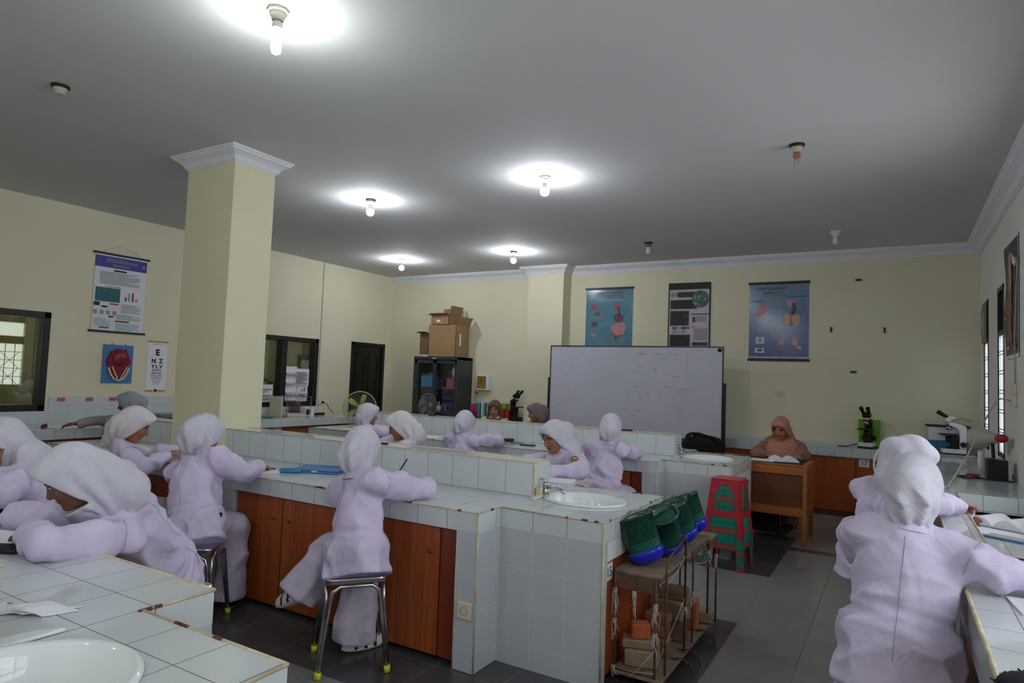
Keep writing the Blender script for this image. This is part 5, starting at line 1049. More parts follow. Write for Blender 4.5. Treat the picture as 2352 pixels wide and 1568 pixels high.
# ---------------------------------------------------------------- things on the benches
def pen(x, y, z, rz, label, m='ink', tilt=0.0, L=0.14):
    o = solo('pen', MB().tube([(-L / 2, 0, 0), (L / 2 - 0.012, 0, 0), (L / 2, 0, 0)], 0.0042, M[m], 8), label, 'pen', None, 0, (0, 0, 0)); o.location = (x, y, z + 0.0045 + abs(math.sin(tilt)) * L / 2); o.rotation_euler = (0, -tilt, rz); return o
papers('notebook', -3.66, 2.98, HB + 0.001, 0.21, 0.16, 0.6, 'open white notebook under the hand of the student left of the middle one', 'notebook', 0.012)
papers('paper_sheet', -4.30, 2.93, HB + 0.001, 0.26, 0.19, 0.5, 'white sheet in front of the student before the pillar')
t = thing('blue_pouch', 'small bright blue pouch on the middle bench', 'pouch', (-3.545, 3.11, HB + .001), None, 0.5); MB().box(-.075, .075, -.045, .045, 0, .022, M['blueb']).build('pouch_body', t, .008, local=True, seg=2); MB().box(-.07, .02, -.035, .03, .022, .026, M['blueb']).build('flap', t, .002, local=True)
t = thing('blue_folder', 'larger blue document case left of the front student', 'folder', (-3.44, 3.28, HB + .001), None, 0.42)
MB().box(-.165, .165, -.115, .115, 0, .012, M['bluef']).box(-.165, .165, -.11, .115, .013, .026, M['bluef']).build('case_shell', t, .004, local=True); MB().box(-.02, .02, -.121, -.114, .008, .02, M['print_lgrey']).build('clasp', t, local=True)
pen(-2.63, 3.16, HB + 0.05, 0.9, 'black pen held upright by the front student', tilt=1.0); pen(-3.68, 3.02, HB + 0.02, 0.2, 'dark pen in the hand of the student at the white notebook')
papers('notebook', -2.55, 3.05, HB + 0.001, 0.2, 0.16, 0.5, 'exercise book hidden in front of the front student', 'notebook', 0.006)
papers('paper_sheets', -2.02, 4.05, HB + 0.001, 0.26, 0.19, 0.15, 'pile of white sheets beside the basin of the middle bench', h=0.012)
solo('tissue_packet', MB().obox((-4.28, 4.55 - 0.42, HB + 0.03), (0.19, 0.10, 0.055), (0, 0, 0.2), M['limeclear']), 'yellow-green packet behind the partition of the middle bench', 'packet', bevel=0.01)
solo('pencil_lead_box', MB().obox((-3.1, 3.52, HP + 0.006), (0.07, 0.02, 0.01), (0, 0, 0.2), M['black']), 'tiny black case lying on the low wall of the middle bench', 'case')
papers('paper_sheet', -4.53, 5.93, HB + 0.001, 0.28, 0.2, 0.1, 'white sheet on the far bench left of the seated students')
solo('pencil_case', MB().obox((-3.69, 6.17, HB + 0.022), (0.2, 0.08, 0.035), (0, 0, 0.15), M['black']), 'black pencil case on the far bench', 'pencil case', bevel=0.012)
pen(-3.5, 6.1, HB + 0.003, 0.3, 'dark pen beside the black pencil case'); solo('black_phone', MB().obox((-3.32, 6.02, HB + 0.006), (0.16, 0.075, 0.01), (0, 0, 0.2), M['black']), 'black phone lying on the far bench near the basin end', 'phone', bevel=0.003)
solo('marker_pen', MB().tube([(-2.45, 6.4, HP + 0.009), (-2.32, 6.42, HP + 0.009)], 0.008, M['black'], 8), 'black marker on the low wall of the far bench', 'marker')
solo('black_clip', MB().obox((-4.9, 6.42, HP + 0.006), (0.09, 0.02, 0.01), (0, 0, 0.1), M['black']), 'small black clip on the low wall of the far bench', 'clip')
solo('paper_stub', MB().obox((-5.7, 5.95, HB + 0.002), (0.3, 0.2, 0.003), (0, 0, 0.1), M['paper']), 'white sheet at the left end of the far bench', 'paper')
# nearest bench
t = thing('calculator', 'black calculator at the left edge of the nearest bench', 'calculator', (-2.80, 1.145, HB + .0015), None, 0.5)
MB().box(-.085, .085, -.045, .045, 0, .014, M['black']).build('body', t, .003, local=True); mb = MB()
for i in range(5):
    for j in range(4): mb.box(-.07 + i * .028, -.05 + i * .028, -.04 + j * .016, -.029 + j * .016, .014, .017, M['blackm'])
mb.build('keys', t, local=True); MB().box(.03, .075, .022, .038, .0141, .0155, M['print_dteal']).build('display', t, local=True)
papers('paper_sheets', -2.98, 1.2, HB + 0.001, 0.3, 0.21, 0.4, 'white papers below the bending student arms', h=0.008)
solo('charging_cable', MB().tube([(-2.62, 1.22, HB + .004), (-2.75, 1.26, HB + .01), (-2.9, 1.3, HB + .014)], 0.003, M['blueb'], 5), 'thin dark cord by the hand of the bending student', 'cord')
mb = MB(); rr = random.Random(2); n = 14; k = mb.mi(M['paper']); G = {}
for i in range(n + 1):
    for j in range(n + 1):
        u, v = i / n - .5, j / n - .5; e = 1 - 0.35 * abs(math.sin(3 * (u + .2))) * (abs(v) > .25)
        G[i, j] = mb.bm.verts.new((-2.085 + 0.145 * u * 1.5 * e + 0.06 * v, 0.915 + 0.19 * v * e + 0.09 * u, HB + 0.003 + 0.012 * (math.sin(9 * u + 4 * v) + 1) * (0.4 + rr.random() * .3) * (1 - 1.2 * max(abs(u), abs(v)))))
for i in range(n):
    for j in range(n): f = mb.bm.faces.new((G[i, j], G[i + 1, j], G[i + 1, j + 1], G[i, j + 1])); f.material_index = k; f.smooth = True
o = solo('crumpled_tissue', mb, 'crumpled white tissue on the nearest bench beside the basin', 'tissue'); md = o.modifiers.new('thick', 'SOLIDIFY'); md.thickness = 0.0015
# left wall counter
papers('paper_sheets', -7.62, 3.62, HB + 0.001, 0.34, 0.42, 0.1, 'spread white papers in front of the student at the left wall counter', h=0.006)
solo('red_pencil_case', MB().obox((-7.6, 3.4, HB + 0.02), (0.03, 0.05, 0.035), (0.3, 0, 0.3), M['print_dred']), 'small dark red upright eraser on the left wall counter', 'eraser')
solo('dark_case', MB().box(-7.95, -7.6, 4.68, 5.0, HB + 0.0005, HB + 0.06, M['black']).box(-7.95, -7.6, 4.68, 5.0, HB + 0.06, HB + 0.10, M['fangrey']), 'dark flat instrument case on the left counter beside the pillar', 'case', bevel=0.004)
t = thing('balance', 'cream laboratory balance with a glass draught shield below the papered window', 'balance', (-7.87, 6.8, HB))
MB().box(-7.98, -7.74, 6.66, 7.0, HB + .0005, HB + 0.05, M['sock']).build('body', t, 0.012, seg=2); MB().box(-8.02, -7.99, 6.6, 6.78, HB + .0005, HB + 0.30, M['sock']).box(-8.05, -7.78, 6.58, 6.6, HB + .0005, HB + 0.30, M['sock']).build('tall_side_panel', t, 0.003)
mb = MB()
for (x, y) in ((-8.0, 6.62), (-7.72, 6.62), (-8.0, 7.08), (-7.72, 7.08)): mb.tube([(x, y, HB + .01), (x, y, HB + .30)], 0.005, M['fangrey'], 6)
mb.tube([(-8.0, 6.62, HB + .30), (-7.72, 6.62, HB + .30), (-7.72, 7.08, HB + .30), (-8.0, 7.08, HB + .30)], 0.005, M['fangrey'], 6, True).build('shield_frame', t); MB().box(-7.722, -7.719, 6.62, 7.08, HB + .02, HB + .30, M['pane']).build('shield_glass', t)
MB().lathe([(0.05, 0.05), (0.05, 0.056), (0.001, 0.057)], (-7.85, 6.86, HB + 0.001), M['steel'], 20).build('weighing_pan', t)
solo('red_box', MB().box(-8.12, -8.0, 7.0, 7.14, HB + .0005, HB + .14, M['print_dred']), 'dark red box left of the white instrument box', 'box', bevel=0.003)
solo('instrument_box', MB().box(-7.98, -7.86, 7.1, 7.28, HB + .0005, HB + .13, M['paper']).ball((-7.855, 7.15, HB + .06), (0.02, 0.04, 0.05), M['black'], 8), 'white box with a black printed instrument on the left counter', 'box')
solo('green_cloth', MB().ball((-7.86, 6.4, HB + 0.018), (0.12, 0.13, 0.016), M['print_lgreen'], 8), 'crumpled green cloth on the left counter beside the pillar', 'cloth')
solo('plug_strip', MB().obox((-7.9, 7.42, HB + 0.02), (0.04, 0.26, 0.035), (0, 0, 0.2), M['black']), 'black extension strip on the far end of the left counter', 'power strip', bevel=0.005)
F = Fr((XL, 7.70, 0.99), 'left'); t = thing('wall_socket', 'cream socket with a plugged-in cable beside the papered window', 'socket', tuple(F.o)); MB().fbox(F, -0.04, 0.04, -0.04, 0.04, 0, 0.03, M['sock']).build('cover_plate', t, 0.003); MB().fbox(F, 0.045, 0.075, -0.02, 0.02, 0, 0.05, M['ink']).build('plug', t, 0.006)
MB().tube([F.p(0.06, 0, 0.05), F.p(0.11, -0.02, 0.07), F.p(0.14, -0.10, 0.1), F.p(0.14, -0.165, 0.2)], 0.005, M['ink'], 6).build('cord', t)
solo('conduit', MB().box(XL, XL + 0.012, 7.653, 7.667, 1.02, ZC, M['porcelain']), 'thin vertical cable duct on the left wall beside the papered window', 'cable duct')
F = Fr((XL, 0, 0), 'left')
def sheet(y0, y1, z0, z1, w, label, nl=6, extra=None):
    mb = MB(); mb.fbox(F, y0, y1, z0, z1, w - 0.001, w, M['paper']); lines(mb, F, y0 + 0.03, y1 - 0.03, z0 + 0.04, z1 - 0.04, nl, M['print_lgrey'], w + 0.0006, th=0.2)
    if extra: extra(mb, w)
    return solo('window_notice', mb, label, 'notice', 'papers taped on the far left window')
sheet(6.30, 6.62, 1.30, 1.62, -0.045, 'upper notice on the left pane of the papered window')
sheet(6.30, 6.80, 1.0, 1.27, -0.045, 'lower wide notice on the left pane of the papered window', 4)
sheet(6.99, 7.26, 1.02, 1.56, -0.050, 'tall white notice on the right pane of the papered window', 3)
sheet(7.2, 7.50, 1.25, 1.53, -0.042, 'tilted white notice overlapping the tall one', 8)
def cal(mb, w):
    for k in range(4): mb.fbox(F, 7.36 + 0.05 * (k % 2), 7.38 + 0.05 * (k % 2), 1.09 + 0.07 * (k // 2), 1.13 + 0.07 * (k // 2), w + 0.0005, w + 0.0012, M['print_indigo'])
    mb.fdisc(F, 7.425, 1.2, 0.02, w + 0.0014, M['hair'], 12); mb.fdisc(F, 7.425, 1.185, 0.014, w + 0.0018, M['print_flesh'], 12, 0.018); mb.text('321', F, 7.40, 1.03, 0.05, w + 0.0012, M['print_blue'])
sheet(7.27, 7.49, 1.01, 1.245, -0.050, 'blue printed picture notice at the bottom right of the papered window', 1, cal)
# far counter clutter
z = HB + 0.0045
for k, (m, h) in enumerate((('bluef', .25), ('print_lgreen', .26), ('print_dteal', .24), ('paper', .27), ('print_cyan', .26), ('print_green', .25), ('print_ltext', .26), ('print_navy', .24), ('paper', .25), ('print_dteal', .26))):
    o = solo('folder', MB().box(-0.012, 0.012, -0.09, 0.09, 0, h, M[m]), ['blue folder, first from the left in the file row', 'pale green folder second in the file row', 'dark teal folder third in the file row', 'white folder fourth in the file row', 'cyan grey folder in the middle of the file row', 'dark green folder sixth in the file row', 'pale blue folder seventh in the file row', 'navy folder in the right half of the file row', 'white folder second from the right in the file row', 'teal folder at the right end of the file row'][k], 'folder', 'folders standing on the far counter', 0.001, (0, 0, 0))
    o.location = (-6.02 + k * 0.036, 9.2, z + 0.012); o.rotation_euler = (0, (k % 3 - 1) * 0.05, 0)
solo('file_rack', MB().box(-6.05, -5.66, 9.1, 9.3, z, z + 0.012, M['blue2']).box(-6.055, -6.048, 9.1, 9.3, z, z + 0.26, M['pane']).box(-5.66, -5.65, 9.1, 9.3, z, z + 0.18, M['blue2']), 'dark blue file rack holding the row of folders', 'file rack')
solo('magenta_bag', MB().ball((-6.14, 9.2, z + 0.12), (0.08, 0.09, 0.12), M['print_mag'], 10), 'magenta bag between the steel cupboard and the folders', 'bag') if M.setdefault('print_mag', mat('magenta_cloth', (150, 22, 96), 0.7)) else None
solo('pink_tumbler', MB().lathe([(0.028, 0), (0.032, 0.16), (0.025, 0.17), (0.001, 0.17)], (-5.98, 9.03, z), M['print_mag'], 16), 'tall magenta tumbler in front of the folders', 'tumbler')
solo('lime_box', MB().box(-5.66, -5.54, 9.24, 9.36, z, z + 0.27, M['greenb']), 'lime green carton behind the woman in the olive brown scarf', 'box')
solo('red_carton', MB().box(-5.60, -5.50, 9.12, 9.28, z, z + 0.19, M['print_rr']).box(-5.49, -5.42, 9.14, 9.26, z, z + 0.17, M['red']), 'bright red carton left of the black microscope on the far counter', 'box') if M.setdefault('print_rr', mat('bright_red_card', (190, 40, 34), 0.4)) else None
solo('tripod_stand', MB().tube([(-6.2, 9.33, z), (-6.2, 9.33, z + 0.45)], 0.008, M['steel'], 8).box(-6.24, -6.16, 9.28, 9.38, z, z + 0.01, M['black']).ball((-6.17, 9.33, z + 0.44), 0.025, M['steel'], 8), 'metal clamp stand behind the magenta bag', 'stand')
solo('bottle_tray', MB().box(-4.95, -4.6, 9.0, 9.18, z, z + 0.03, M['porcelain']), 'low grey tray on the far counter right of the black microscope', 'tray')

mb = MB(); rr = random.Random(4)
for k in range(500):
    a, q = rr.uniform(0, 6.28), rr.random() ** 0.5; x, y = 0.33 + 0.125 * q * math.cos(a), 1.93 + 0.10 * q * math.sin(a); zt = HB + 0.03 + 0.035 * (1 - q)
    mb.tube([(x, y, HB + 0.001 + 0.02), (x + rr.uniform(-.01, .01), y + rr.uniform(-.01, .01), zt), (x + rr.uniform(-.02, .02), y + rr.uniform(-.02, .02), zt + rr.uniform(-.005, .01))], 0.0022, M['fabricb'], 4)
mb.ball((0.33, 1.93, HB + 0.031), (0.13, 0.10, 0.03), M['fabricb'], 8)
solo('fluffy_hat', mb, 'dark fluffy thing lying on the window counter at the bottom right corner', 'fluffy cloth')
# ---------------------------------------------------------------- people: signed-distance bodies meshed with surface nets
V3 = lambda *a: np.array(a, dtype=np.float32)
def nrm(v): return v / (np.linalg.norm(v) + 1e-9)
def smin(a, b, k):
    h = np.clip(0.5 + 0.5 * (b - a) / k, 0, 1); return b + (a - b) * h - k * h * (1 - h)
def smax(a, b, k): return -smin(-a, -b, k)
def caps(a, b, ra, rb=None):
    a = np.asarray(a, np.float32); b = np.asarray(b, np.float32); rb = ra if rb is None else rb; d = b - a; L = float(d @ d) + 1e-9
    def f(P):
        t = np.clip(((P - a) @ d) / L, 0, 1); return np.linalg.norm(P - a - t[:, None] * d, axis=1) - (ra + (rb - ra) * t)
    return f
def ell(c, A, r):
    """ellipsoid with axes rows of A"""
    c = np.asarray(c, np.float32); r = np.asarray(r, np.float32); A = np.asarray(A, np.float32)
    def f(P):
        q = (P - c) @ A.T; k0 = np.linalg.norm(q / r, axis=1); k1 = np.linalg.norm(q / r ** 2, axis=1) + 1e-6; return k0 * (k0 - 1) / k1
    return f
def ecaps(a, L, T, r0, r1, rz=0.06):
    """elliptic tapered trunk from a along T[2]; r0, r1 = (side, depth) radii at the two ends"""
    a = np.asarray(a, np.float32); T = np.asarray(T, np.float32)
    def f(P):
        q = (P - a) @ T.T; t = np.clip(q[:, 2] / L, 0, 1); dz = q[:, 2] - t * L; rx = r0[0] + (r1[0] - r0[0]) * t; ry = r0[1] + (r1[1] - r0[1]) * t
        return (np.sqrt((q[:, 0] / rx) ** 2 + (q[:, 1] / ry) ** 2 + (dz / rz) ** 2) - 1) * np.minimum(rx, ry) * 0.85
    return f
def union(fs, k=0.03):
    def f(P):
        d = fs[0](P)
        for g in fs[1:]: d = smin(d, g(P), k)
        return d
    return f
def surface(f, lo, hi, h, B=12):
    lo = np.asarray(lo, np.float32); n = np.ceil((np.asarray(hi) - lo) / h / B).astype(int); N = n * B + 1
    D = np.ones(N, np.float32)
    bx = np.stack(np.meshgrid(*[np.arange(k) for k in n], indexing='ij'), -1).reshape(-1, 3)
    cen = lo + (bx * B + B / 2) * h; dc = f(cen.astype(np.float32)); rad = B * h * 0.87 + 0.035
    inner = bx[dc < -rad]
    for b in inner: D[b[0] * B:b[0] * B + B + 1, b[1] * B:b[1] * B + B + 1, b[2] * B:b[2] * B + B + 1] = -1
    act = bx[np.abs(dc) <= rad]; g = np.stack(np.meshgrid(*[np.arange(B + 1)] * 3, indexing='ij'), -1).reshape(-1, 3)
    for s in range(0, len(act), 60):
        bb = act[s:s + 60]; P = (lo + (bb[:, None, :] * B + g[None]) * h).reshape(-1, 3).astype(np.float32); v = f(P).reshape(len(bb), B + 1, B + 1, B + 1)
        for b, q in zip(bb, v): D[b[0] * B:b[0] * B + B + 1, b[1] * B:b[1] * B + B + 1, b[2] * B:b[2] * B + B + 1] = q
    ins = D < 0; C0 = ins[:-1, :-1, :-1]; anyi = C0.copy(); alli = C0.copy()
    for dx in (0, 1):
        for dy in (0, 1):
            for dz in (0, 1):
                q = ins[dx:N[0] - 1 + dx, dy:N[1] - 1 + dy, dz:N[2] - 1 + dz]; anyi |= q; alli &= q
    cells = np.argwhere(anyi & ~alli); idx = -np.ones(anyi.shape, np.int64); idx[tuple(cells.T)] = np.arange(len(cells))
    acc = np.zeros((len(cells), 3), np.float64); cnt = np.zeros(len(cells))
    cor = [(i, j, k) for i in (0, 1) for j in (0, 1) for k in (0, 1)]
    val = {c: D[cells[:, 0] + c[0], cells[:, 1] + c[1], cells[:, 2] + c[2]] for c in cor}
    for c in cor:
        for ax in range(3):
            if c[ax]: continue
            e = list(c); e[ax] = 1; e = tuple(e); a, b = val[c], val[e]; m = (a < 0) != (b < 0); t = np.where(m, a / (a - b + 1e-12), 0)
            p = np.tile(np.array(c, float), (len(cells), 1)); p[:, ax] += t; acc[m] += p[m]; cnt[m] += 1
    verts = lo + (cells + acc / cnt[:, None]) * h
    quads = []
    for ax in range(3):
        o1, o2 = [(1, 2), (2, 0), (0, 1)][ax]
        s0 = [slice(None)] * 3; s1 = [slice(None)] * 3; s0[ax] = slice(0, N[ax] - 1); s1[ax] = slice(1, N[ax])
        a, b = ins[tuple(s0)], ins[tuple(s1)]
        for flip in (0, 1):
            m = (a & ~b) if not flip else (~a & b); e = np.argwhere(m); e = e[(e[:, o1] > 0) & (e[:, o2] > 0) & (e[:, o1] < N[o1] - 1) & (e[:, o2] < N[o2] - 1)]
            if not len(e): continue
            q = []
            for (i, j) in ((1, 1), (0, 1), (0, 0), (1, 0)):
                c = e.copy(); c[:, o1] -= i; c[:, o2] -= j; q.append(idx[c[:, 0], c[:, 1], c[:, 2]])
            q = np.stack(q, 1); q = q if not flip else q[:, ::-1]; quads.append(q[(q >= 0).all(1)])
    return verts, np.concatenate(quads)
def mesh_obj(name, V, Q, mats, parent, idxf=None, smooth=3, off=None):
    me = bpy.data.meshes.new(name); off = OFF[parent.name]; V = V - np.array(off)
    me.vertices.add(len(V)); me.vertices.foreach_set('co', V.astype(np.float32).ravel())
    me.loops.add(len(Q) * 4); me.loops.foreach_set('vertex_index', Q.astype(np.int32).ravel())
    me.polygons.add(len(Q)); me.polygons.foreach_set('loop_start', np.arange(0, len(Q) * 4, 4, dtype=np.int32))
    try: me.polygons.foreach_set('loop_total', np.full(len(Q), 4, np.int32))
    except Exception: pass
    for m in mats: me.materials.append(m)
    me.update(calc_edges=True); me.polygons.foreach_set('use_smooth', np.ones(len(Q), bool))
    if idxf is not None: me.polygons.foreach_set('material_index', idxf((V + np.array(off))[Q].mean(1)).astype(np.int32))
    o = bpy.data.objects.new(name, me); C.objects.link(o); o.parent = parent; OFF[o.name] = off
    if smooth: md = o.modifiers.new('soften', 'SMOOTH'); md.factor = 0.5; md.iterations = smooth
    return o
def bounds(pts, pad):
    P = np.array(pts); return P.min(0) - pad, P.max(0) + pad
def folds(seed, k=30.0, amp=0.005, axis=(0, 0, 1)):
    """sharp-crested cloth folds running roughly along axis, fading in and out in patches"""
    r = np.random.RandomState(seed); ax = nrm(np.array(axis, float)); u = nrm(np.cross(ax, r.randn(3))); w = np.cross(ax, u); ph = r.rand(9) * 6
    def f(P):
        a, b, c = P @ u, P @ w, P @ ax
        wob = 0.05 * np.sin(8 * c + ph[0] + 4 * a) + 0.03 * np.sin(15 * c + ph[1] - 6 * b) + 0.02 * np.sin(23 * b + ph[6] + 9 * c)
        r1 = 1 - 2 * np.abs(np.sin(0.5 * k * (a + wob) + ph[2])); r2 = 1 - 2 * np.abs(np.sin(0.42 * k * (b - wob + 0.3 * a) + ph[3]))
        m1 = np.clip(0.5 + 0.9 * np.sin(11 * b + 7 * c + ph[4]) * np.sin(9 * a - 8 * c + ph[5]), 0, 1); m2 = 1 - m1
        return (-amp * (r1 * m1 + r2 * m2) + 0.5 * amp * np.sin(14 * a + 11 * b + 9 * c + ph[7])).astype(np.float32)
    return f
def hand_parts(wr, d, n, side, curl=0.5, sc=1.0):
    """wrist point, hand direction, palm normal (towards the palm), side=+1 thumb on the cross(d,n) side"""
    d = nrm(np.array(d, float)); n = np.array(n, float); n = nrm(n - d * (n @ d)); s = np.cross(d, n) * side; wr = np.array(wr, float); out = []
    pc_ = wr + d * 0.045 * sc
    A = np.array([d, s, n]); out.append(ell(pc_, A, (0.048 * sc, 0.036 * sc, 0.016 * sc)))
    for i, (o, L) in enumerate(((0.027, 0.068), (0.009, 0.076), (-0.009, 0.07), (-0.026, 0.056))):
        p0 = wr + d * 0.078 * sc + s * o * sc; c1 = curl * 0.7; d1 = nrm(d * math.cos(c1) + n * math.sin(c1) + s * o * 2.5); p1 = p0 + d1 * L * 0.5 * sc
        c2 = curl * 1.6; d2 = nrm(d * math.cos(c2) + n * math.sin(c2) + s * o * 1.5); p2 = p1 + d2 * L * 0.5 * sc
        out += [caps(p0 - d * 0.02, p1, 0.0088 * sc, 0.0082 * sc), caps(p1, p2, 0.0082 * sc, 0.0068 * sc)]
    t0 = wr + d * 0.022 * sc + s * 0.026 * sc; t1 = t0 + nrm(d * 0.75 + s * 0.7 + n * 0.25) * 0.034 * sc; t2 = t1 + nrm(d + s * 0.15 + n * 0.3) * 0.03 * sc
    out += [caps(t0, t1, 0.0115 * sc, 0.0095 * sc), caps(t1, t2, 0.0095 * sc, 0.0078 * sc)]
    return out
def frame_from(yaw, pitch, roll=0.0):
    y = math.radians(yaw); p = math.radians(pitch); f = np.array([math.cos(y) * math.cos(p), math.sin(y) * math.cos(p), -math.sin(p)]); up = np.array([0, 0, 1.0])
    r = nrm(np.cross(f, up)); u = np.cross(r, f); q = math.radians(roll); r, u = r * math.cos(q) + u * math.sin(q), u * math.cos(q) - r * math.sin(q)
    return r, f, u      # right, forward, up of the head
BK = 0
def person(label, hip, neck, head, yaw, face, Lel=None, Lwr=None, Rel=None, Rwr=None, knees=None, feet=None, scarf='scarf', top='lav', low='trou', style='back', wide=1.0, h=0.009, hh=0.006,
           hands=None, shoulder=0.165, glasses=None, group='students in lilac uniforms', skin='skin', bulk=1.0, seed=1, sleeve=1.0, peak=0.02, badge=None, bun=0.0, hs=1.0, shoes='black', curlv=0.5, veil=0.0, hem=0.10):
    hip, neck, head = (np.array(q, float) for q in (hip, neck, head)); ty = math.radians(yaw); fwd = np.array([math.cos(ty), math.sin(ty), 0]); right = np.array([math.sin(ty), -math.cos(ty), 0])
    sp = nrm(neck - hip); fw = nrm(fwd - sp * (fwd @ sp)); rt = np.cross(fw, sp)
    t = thing('person', label, 'person', (hip[0], hip[1], 0), group)
    HR, HF, HU = frame_from(*face); H = np.array([HR, HF, HU])
    sh = neck - sp * 0.065; Ls, Rs = sh - rt * shoulder * bulk, sh + rt * shoulder * bulk
    Lel = np.array(Lel if Lel is not None else Ls + fw * 0.16 - sp * 0.2 - rt * 0.05); Rel = np.array(Rel if Rel is not None else Rs + fw * 0.16 - sp * 0.2 + rt * 0.05)
    Lwr = np.array(Lwr if Lwr is not None else Lel + fw * 0.2 + rt * 0.1); Rwr = np.array(Rwr if Rwr is not None else Rel + fw * 0.2 - rt * 0.1)
    kn = [np.array(q) for q in knees] if knees else [hip + fwd * 0.34 - right * 0.1 + (0, 0, -0.02), hip + fwd * 0.34 + right * 0.1 + (0, 0, -0.02)]
    ft = [np.array(q) for q in feet] if feet else [np.array([k[0] - fwd[0] * .04, k[1] - fwd[1] * .04, 0.07]) for k in kn]
    # --- body: head, neck, trunk core, arms, hands, legs as one surface
    c = head; hl = lambda r, f_, u: c + HR * r * hs + HF * f_ * hs + HU * u * hs
    fs = [ell(hl(0, -0.008, 0.015), H, np.array((0.072, 0.092, 0.098)) * hs), ell(hl(0, 0.032, -0.042), H, np.array((0.052, 0.056, 0.072)) * hs), caps(hl(0, -0.02, -0.05), neck, 0.05, 0.05)]
    base = union(fs, 0.03)
    nose = union([caps(hl(0, 0.082, 0.012), hl(0, 0.1, -0.022), 0.0075 * hs, 0.0125 * hs)], 0.01)
    det = [caps(hl(-0.016, 0.079, -0.052), hl(0.016, 0.079, -0.052), 0.0085 * hs), caps(hl(-0.035, 0.076, 0.03), hl(0.035, 0.076, 0.03), 0.009 * hs), ell(hl(0, 0.07, -0.088), H, (0.022, 0.02, 0.018)), ell(hl(-0.04, 0.052, -0.025), H, (0.022, 0.024, 0.022)), ell(hl(0.04, 0.052, -0.025), H, (0.022, 0.024, 0.022))]
    eyes = [ell(hl(s * 0.031, 0.083, 0.008), H, (0.017, 0.012, 0.010)) for s in (-1, 1)]; balls = [ell(hl(s * 0.031, 0.068, 0.008), H, (0.013, 0.013, 0.012)) for s in (-1, 1)]
    ears = [ell(hl(s * 0.073, -0.005, -0.005), H, (0.008, 0.018, 0.028)) for s in (-1, 1)]
    core = [caps(hip, neck - sp * 0.1, 0.08, 0.07), caps(Ls, Rs, 0.03), caps(Ls, Lel, 0.028, 0.026), caps(Lel, Lwr, 0.026, 0.023), caps(Rs, Rel, 0.028, 0.026), caps(Rel, Rwr, 0.026, 0.023)]
    for k_, f_ in zip(kn, ft): core += [caps(hip, k_, 0.055, 0.045), caps(k_, f_, 0.04, 0.03), caps(f_, f_ + fwd * 0.1 - (0, 0, 0.025), 0.028, 0.022)]
    hp = [];
    hands = hands or {}
    dn = V3(0, 0, -1)
    for wr, el, sd, key in ((Lwr, Lel, 1, 'L'), (Rwr, Rel, -1, 'R')):
        d = hands.get(key, wr - el); d = np.array(d, float); d[2] = max(-0.3, min(d[2], 0.6)) if key not in hands else d[2]; hp += hand_parts(wr, d, hands.get(key + 'n', dn), sd, curlv)
    coreU = union(core, 0.025); handU = union(hp, 0.010); detU = union(det, 0.012); earU = union(ears, 0.01)
    def fbody(P):
        d = smin(base(P), nose(P), 0.012); d = smin(d, detU(P), 0.012)
        for e, b_ in zip(eyes, balls): d = smax(d, -e(P), 0.006); d = smin(d, b_(P), 0.003)
        d = smin(d, earU(P), 0.006); d = smin(d, coreU(P), 0.02); return smin(d, handU(P), 0.012)
    pts = [hip, neck, head, Ls, Rs, Lel, Rel, Lwr, Rwr] + kn + ft; lo, hi = bounds(pts, 0.20); lo[2] = 0.005
    V, Q = surface(fbody, lo, hi, hh)
    def skinidx(P):
        q = (P - c) @ H.T / hs; r_, f_, u_ = q[:, 0], q[:, 1], q[:, 2]; out = np.zeros(len(P)); ar = np.abs(r_); fr = f_ > 0.055
        out[fr & (ar < 0.024) & (np.abs(u_ + 0.052) < 0.0075)] = 1
        out[fr & (ar > 0.013) & (ar < 0.048) & (np.abs(u_ - 0.033 + 0.1 * np.abs(ar - 0.03)) < 0.0042)] = 2
        ey = fr & (np.abs(ar - 0.031) < 0.0135) & (np.abs(u_ - 0.008) < 0.0065 - 0.25 * np.abs(ar - 0.031)); out[ey] = 3; out[ey & (np.abs(ar - 0.031) < 0.006)] = 2
        out[fr & (np.abs(ar - 0.031) < 0.015) & (np.abs(u_ - 0.0155 + 0.2 * np.abs(ar - 0.031)) < 0.0022)] = 2
        return out
    mesh_obj('body', V, Q, [M[skin], M['lips'], M['hair'], M['eyew']], t, skinidx, 1)
    # --- blouse
    T = np.array([rt, fw, sp]); b = bulk
    cen = hip + (neck - hip) * 0.5; L = np.linalg.norm(neck - hip)
    bl = [ecaps(hip - sp * 0.16, 0.20, T, (0.205 * b, 0.165 * b), (0.178 * b, 0.140 * b)), ecaps(hip + sp * 0.02, L - 0.18, T, (0.178 * b, 0.138 * b), (0.150 * b, 0.108 * b), 0.10),
          caps(Ls, neck - sp * 0.03, 0.053 * b, 0.064), caps(Rs, neck - sp * 0.03, 0.053 * b, 0.064), caps(neck - sp * 0.06, neck + sp * 0.015, 0.084, 0.060)]
    slv = []
    for s_, e_, w_ in ((Ls, Lel, Lwr), (Rs, Rel, Rwr)):
        we = w_ - (w_ - e_) * 0.02; s2 = s_ + (neck - s_) * 0.18; m_ = s_ + (e_ - s_) * 0.45; slv += [caps(s2, m_, 0.058 * b, 0.070 * sleeve), caps(m_, e_, 0.070 * sleeve, 0.060 * sleeve), caps(e_, we, 0.060 * sleeve, 0.050 * sleeve)]
    blU = union(bl, 0.05); slU = union(slv, 0.02); w1 = folds(seed, 40, 0.0095, sp + rt * .35); w2 = folds(seed + 50, 60, 0.0045, rt - sp * 0.6)
    ends = [(Lwr, nrm(Lwr - Lel)), (Rwr, nrm(Rwr - Rel))]
    sleeve_w = [nrm(Lel - Ls), nrm(Rel - Rs)]
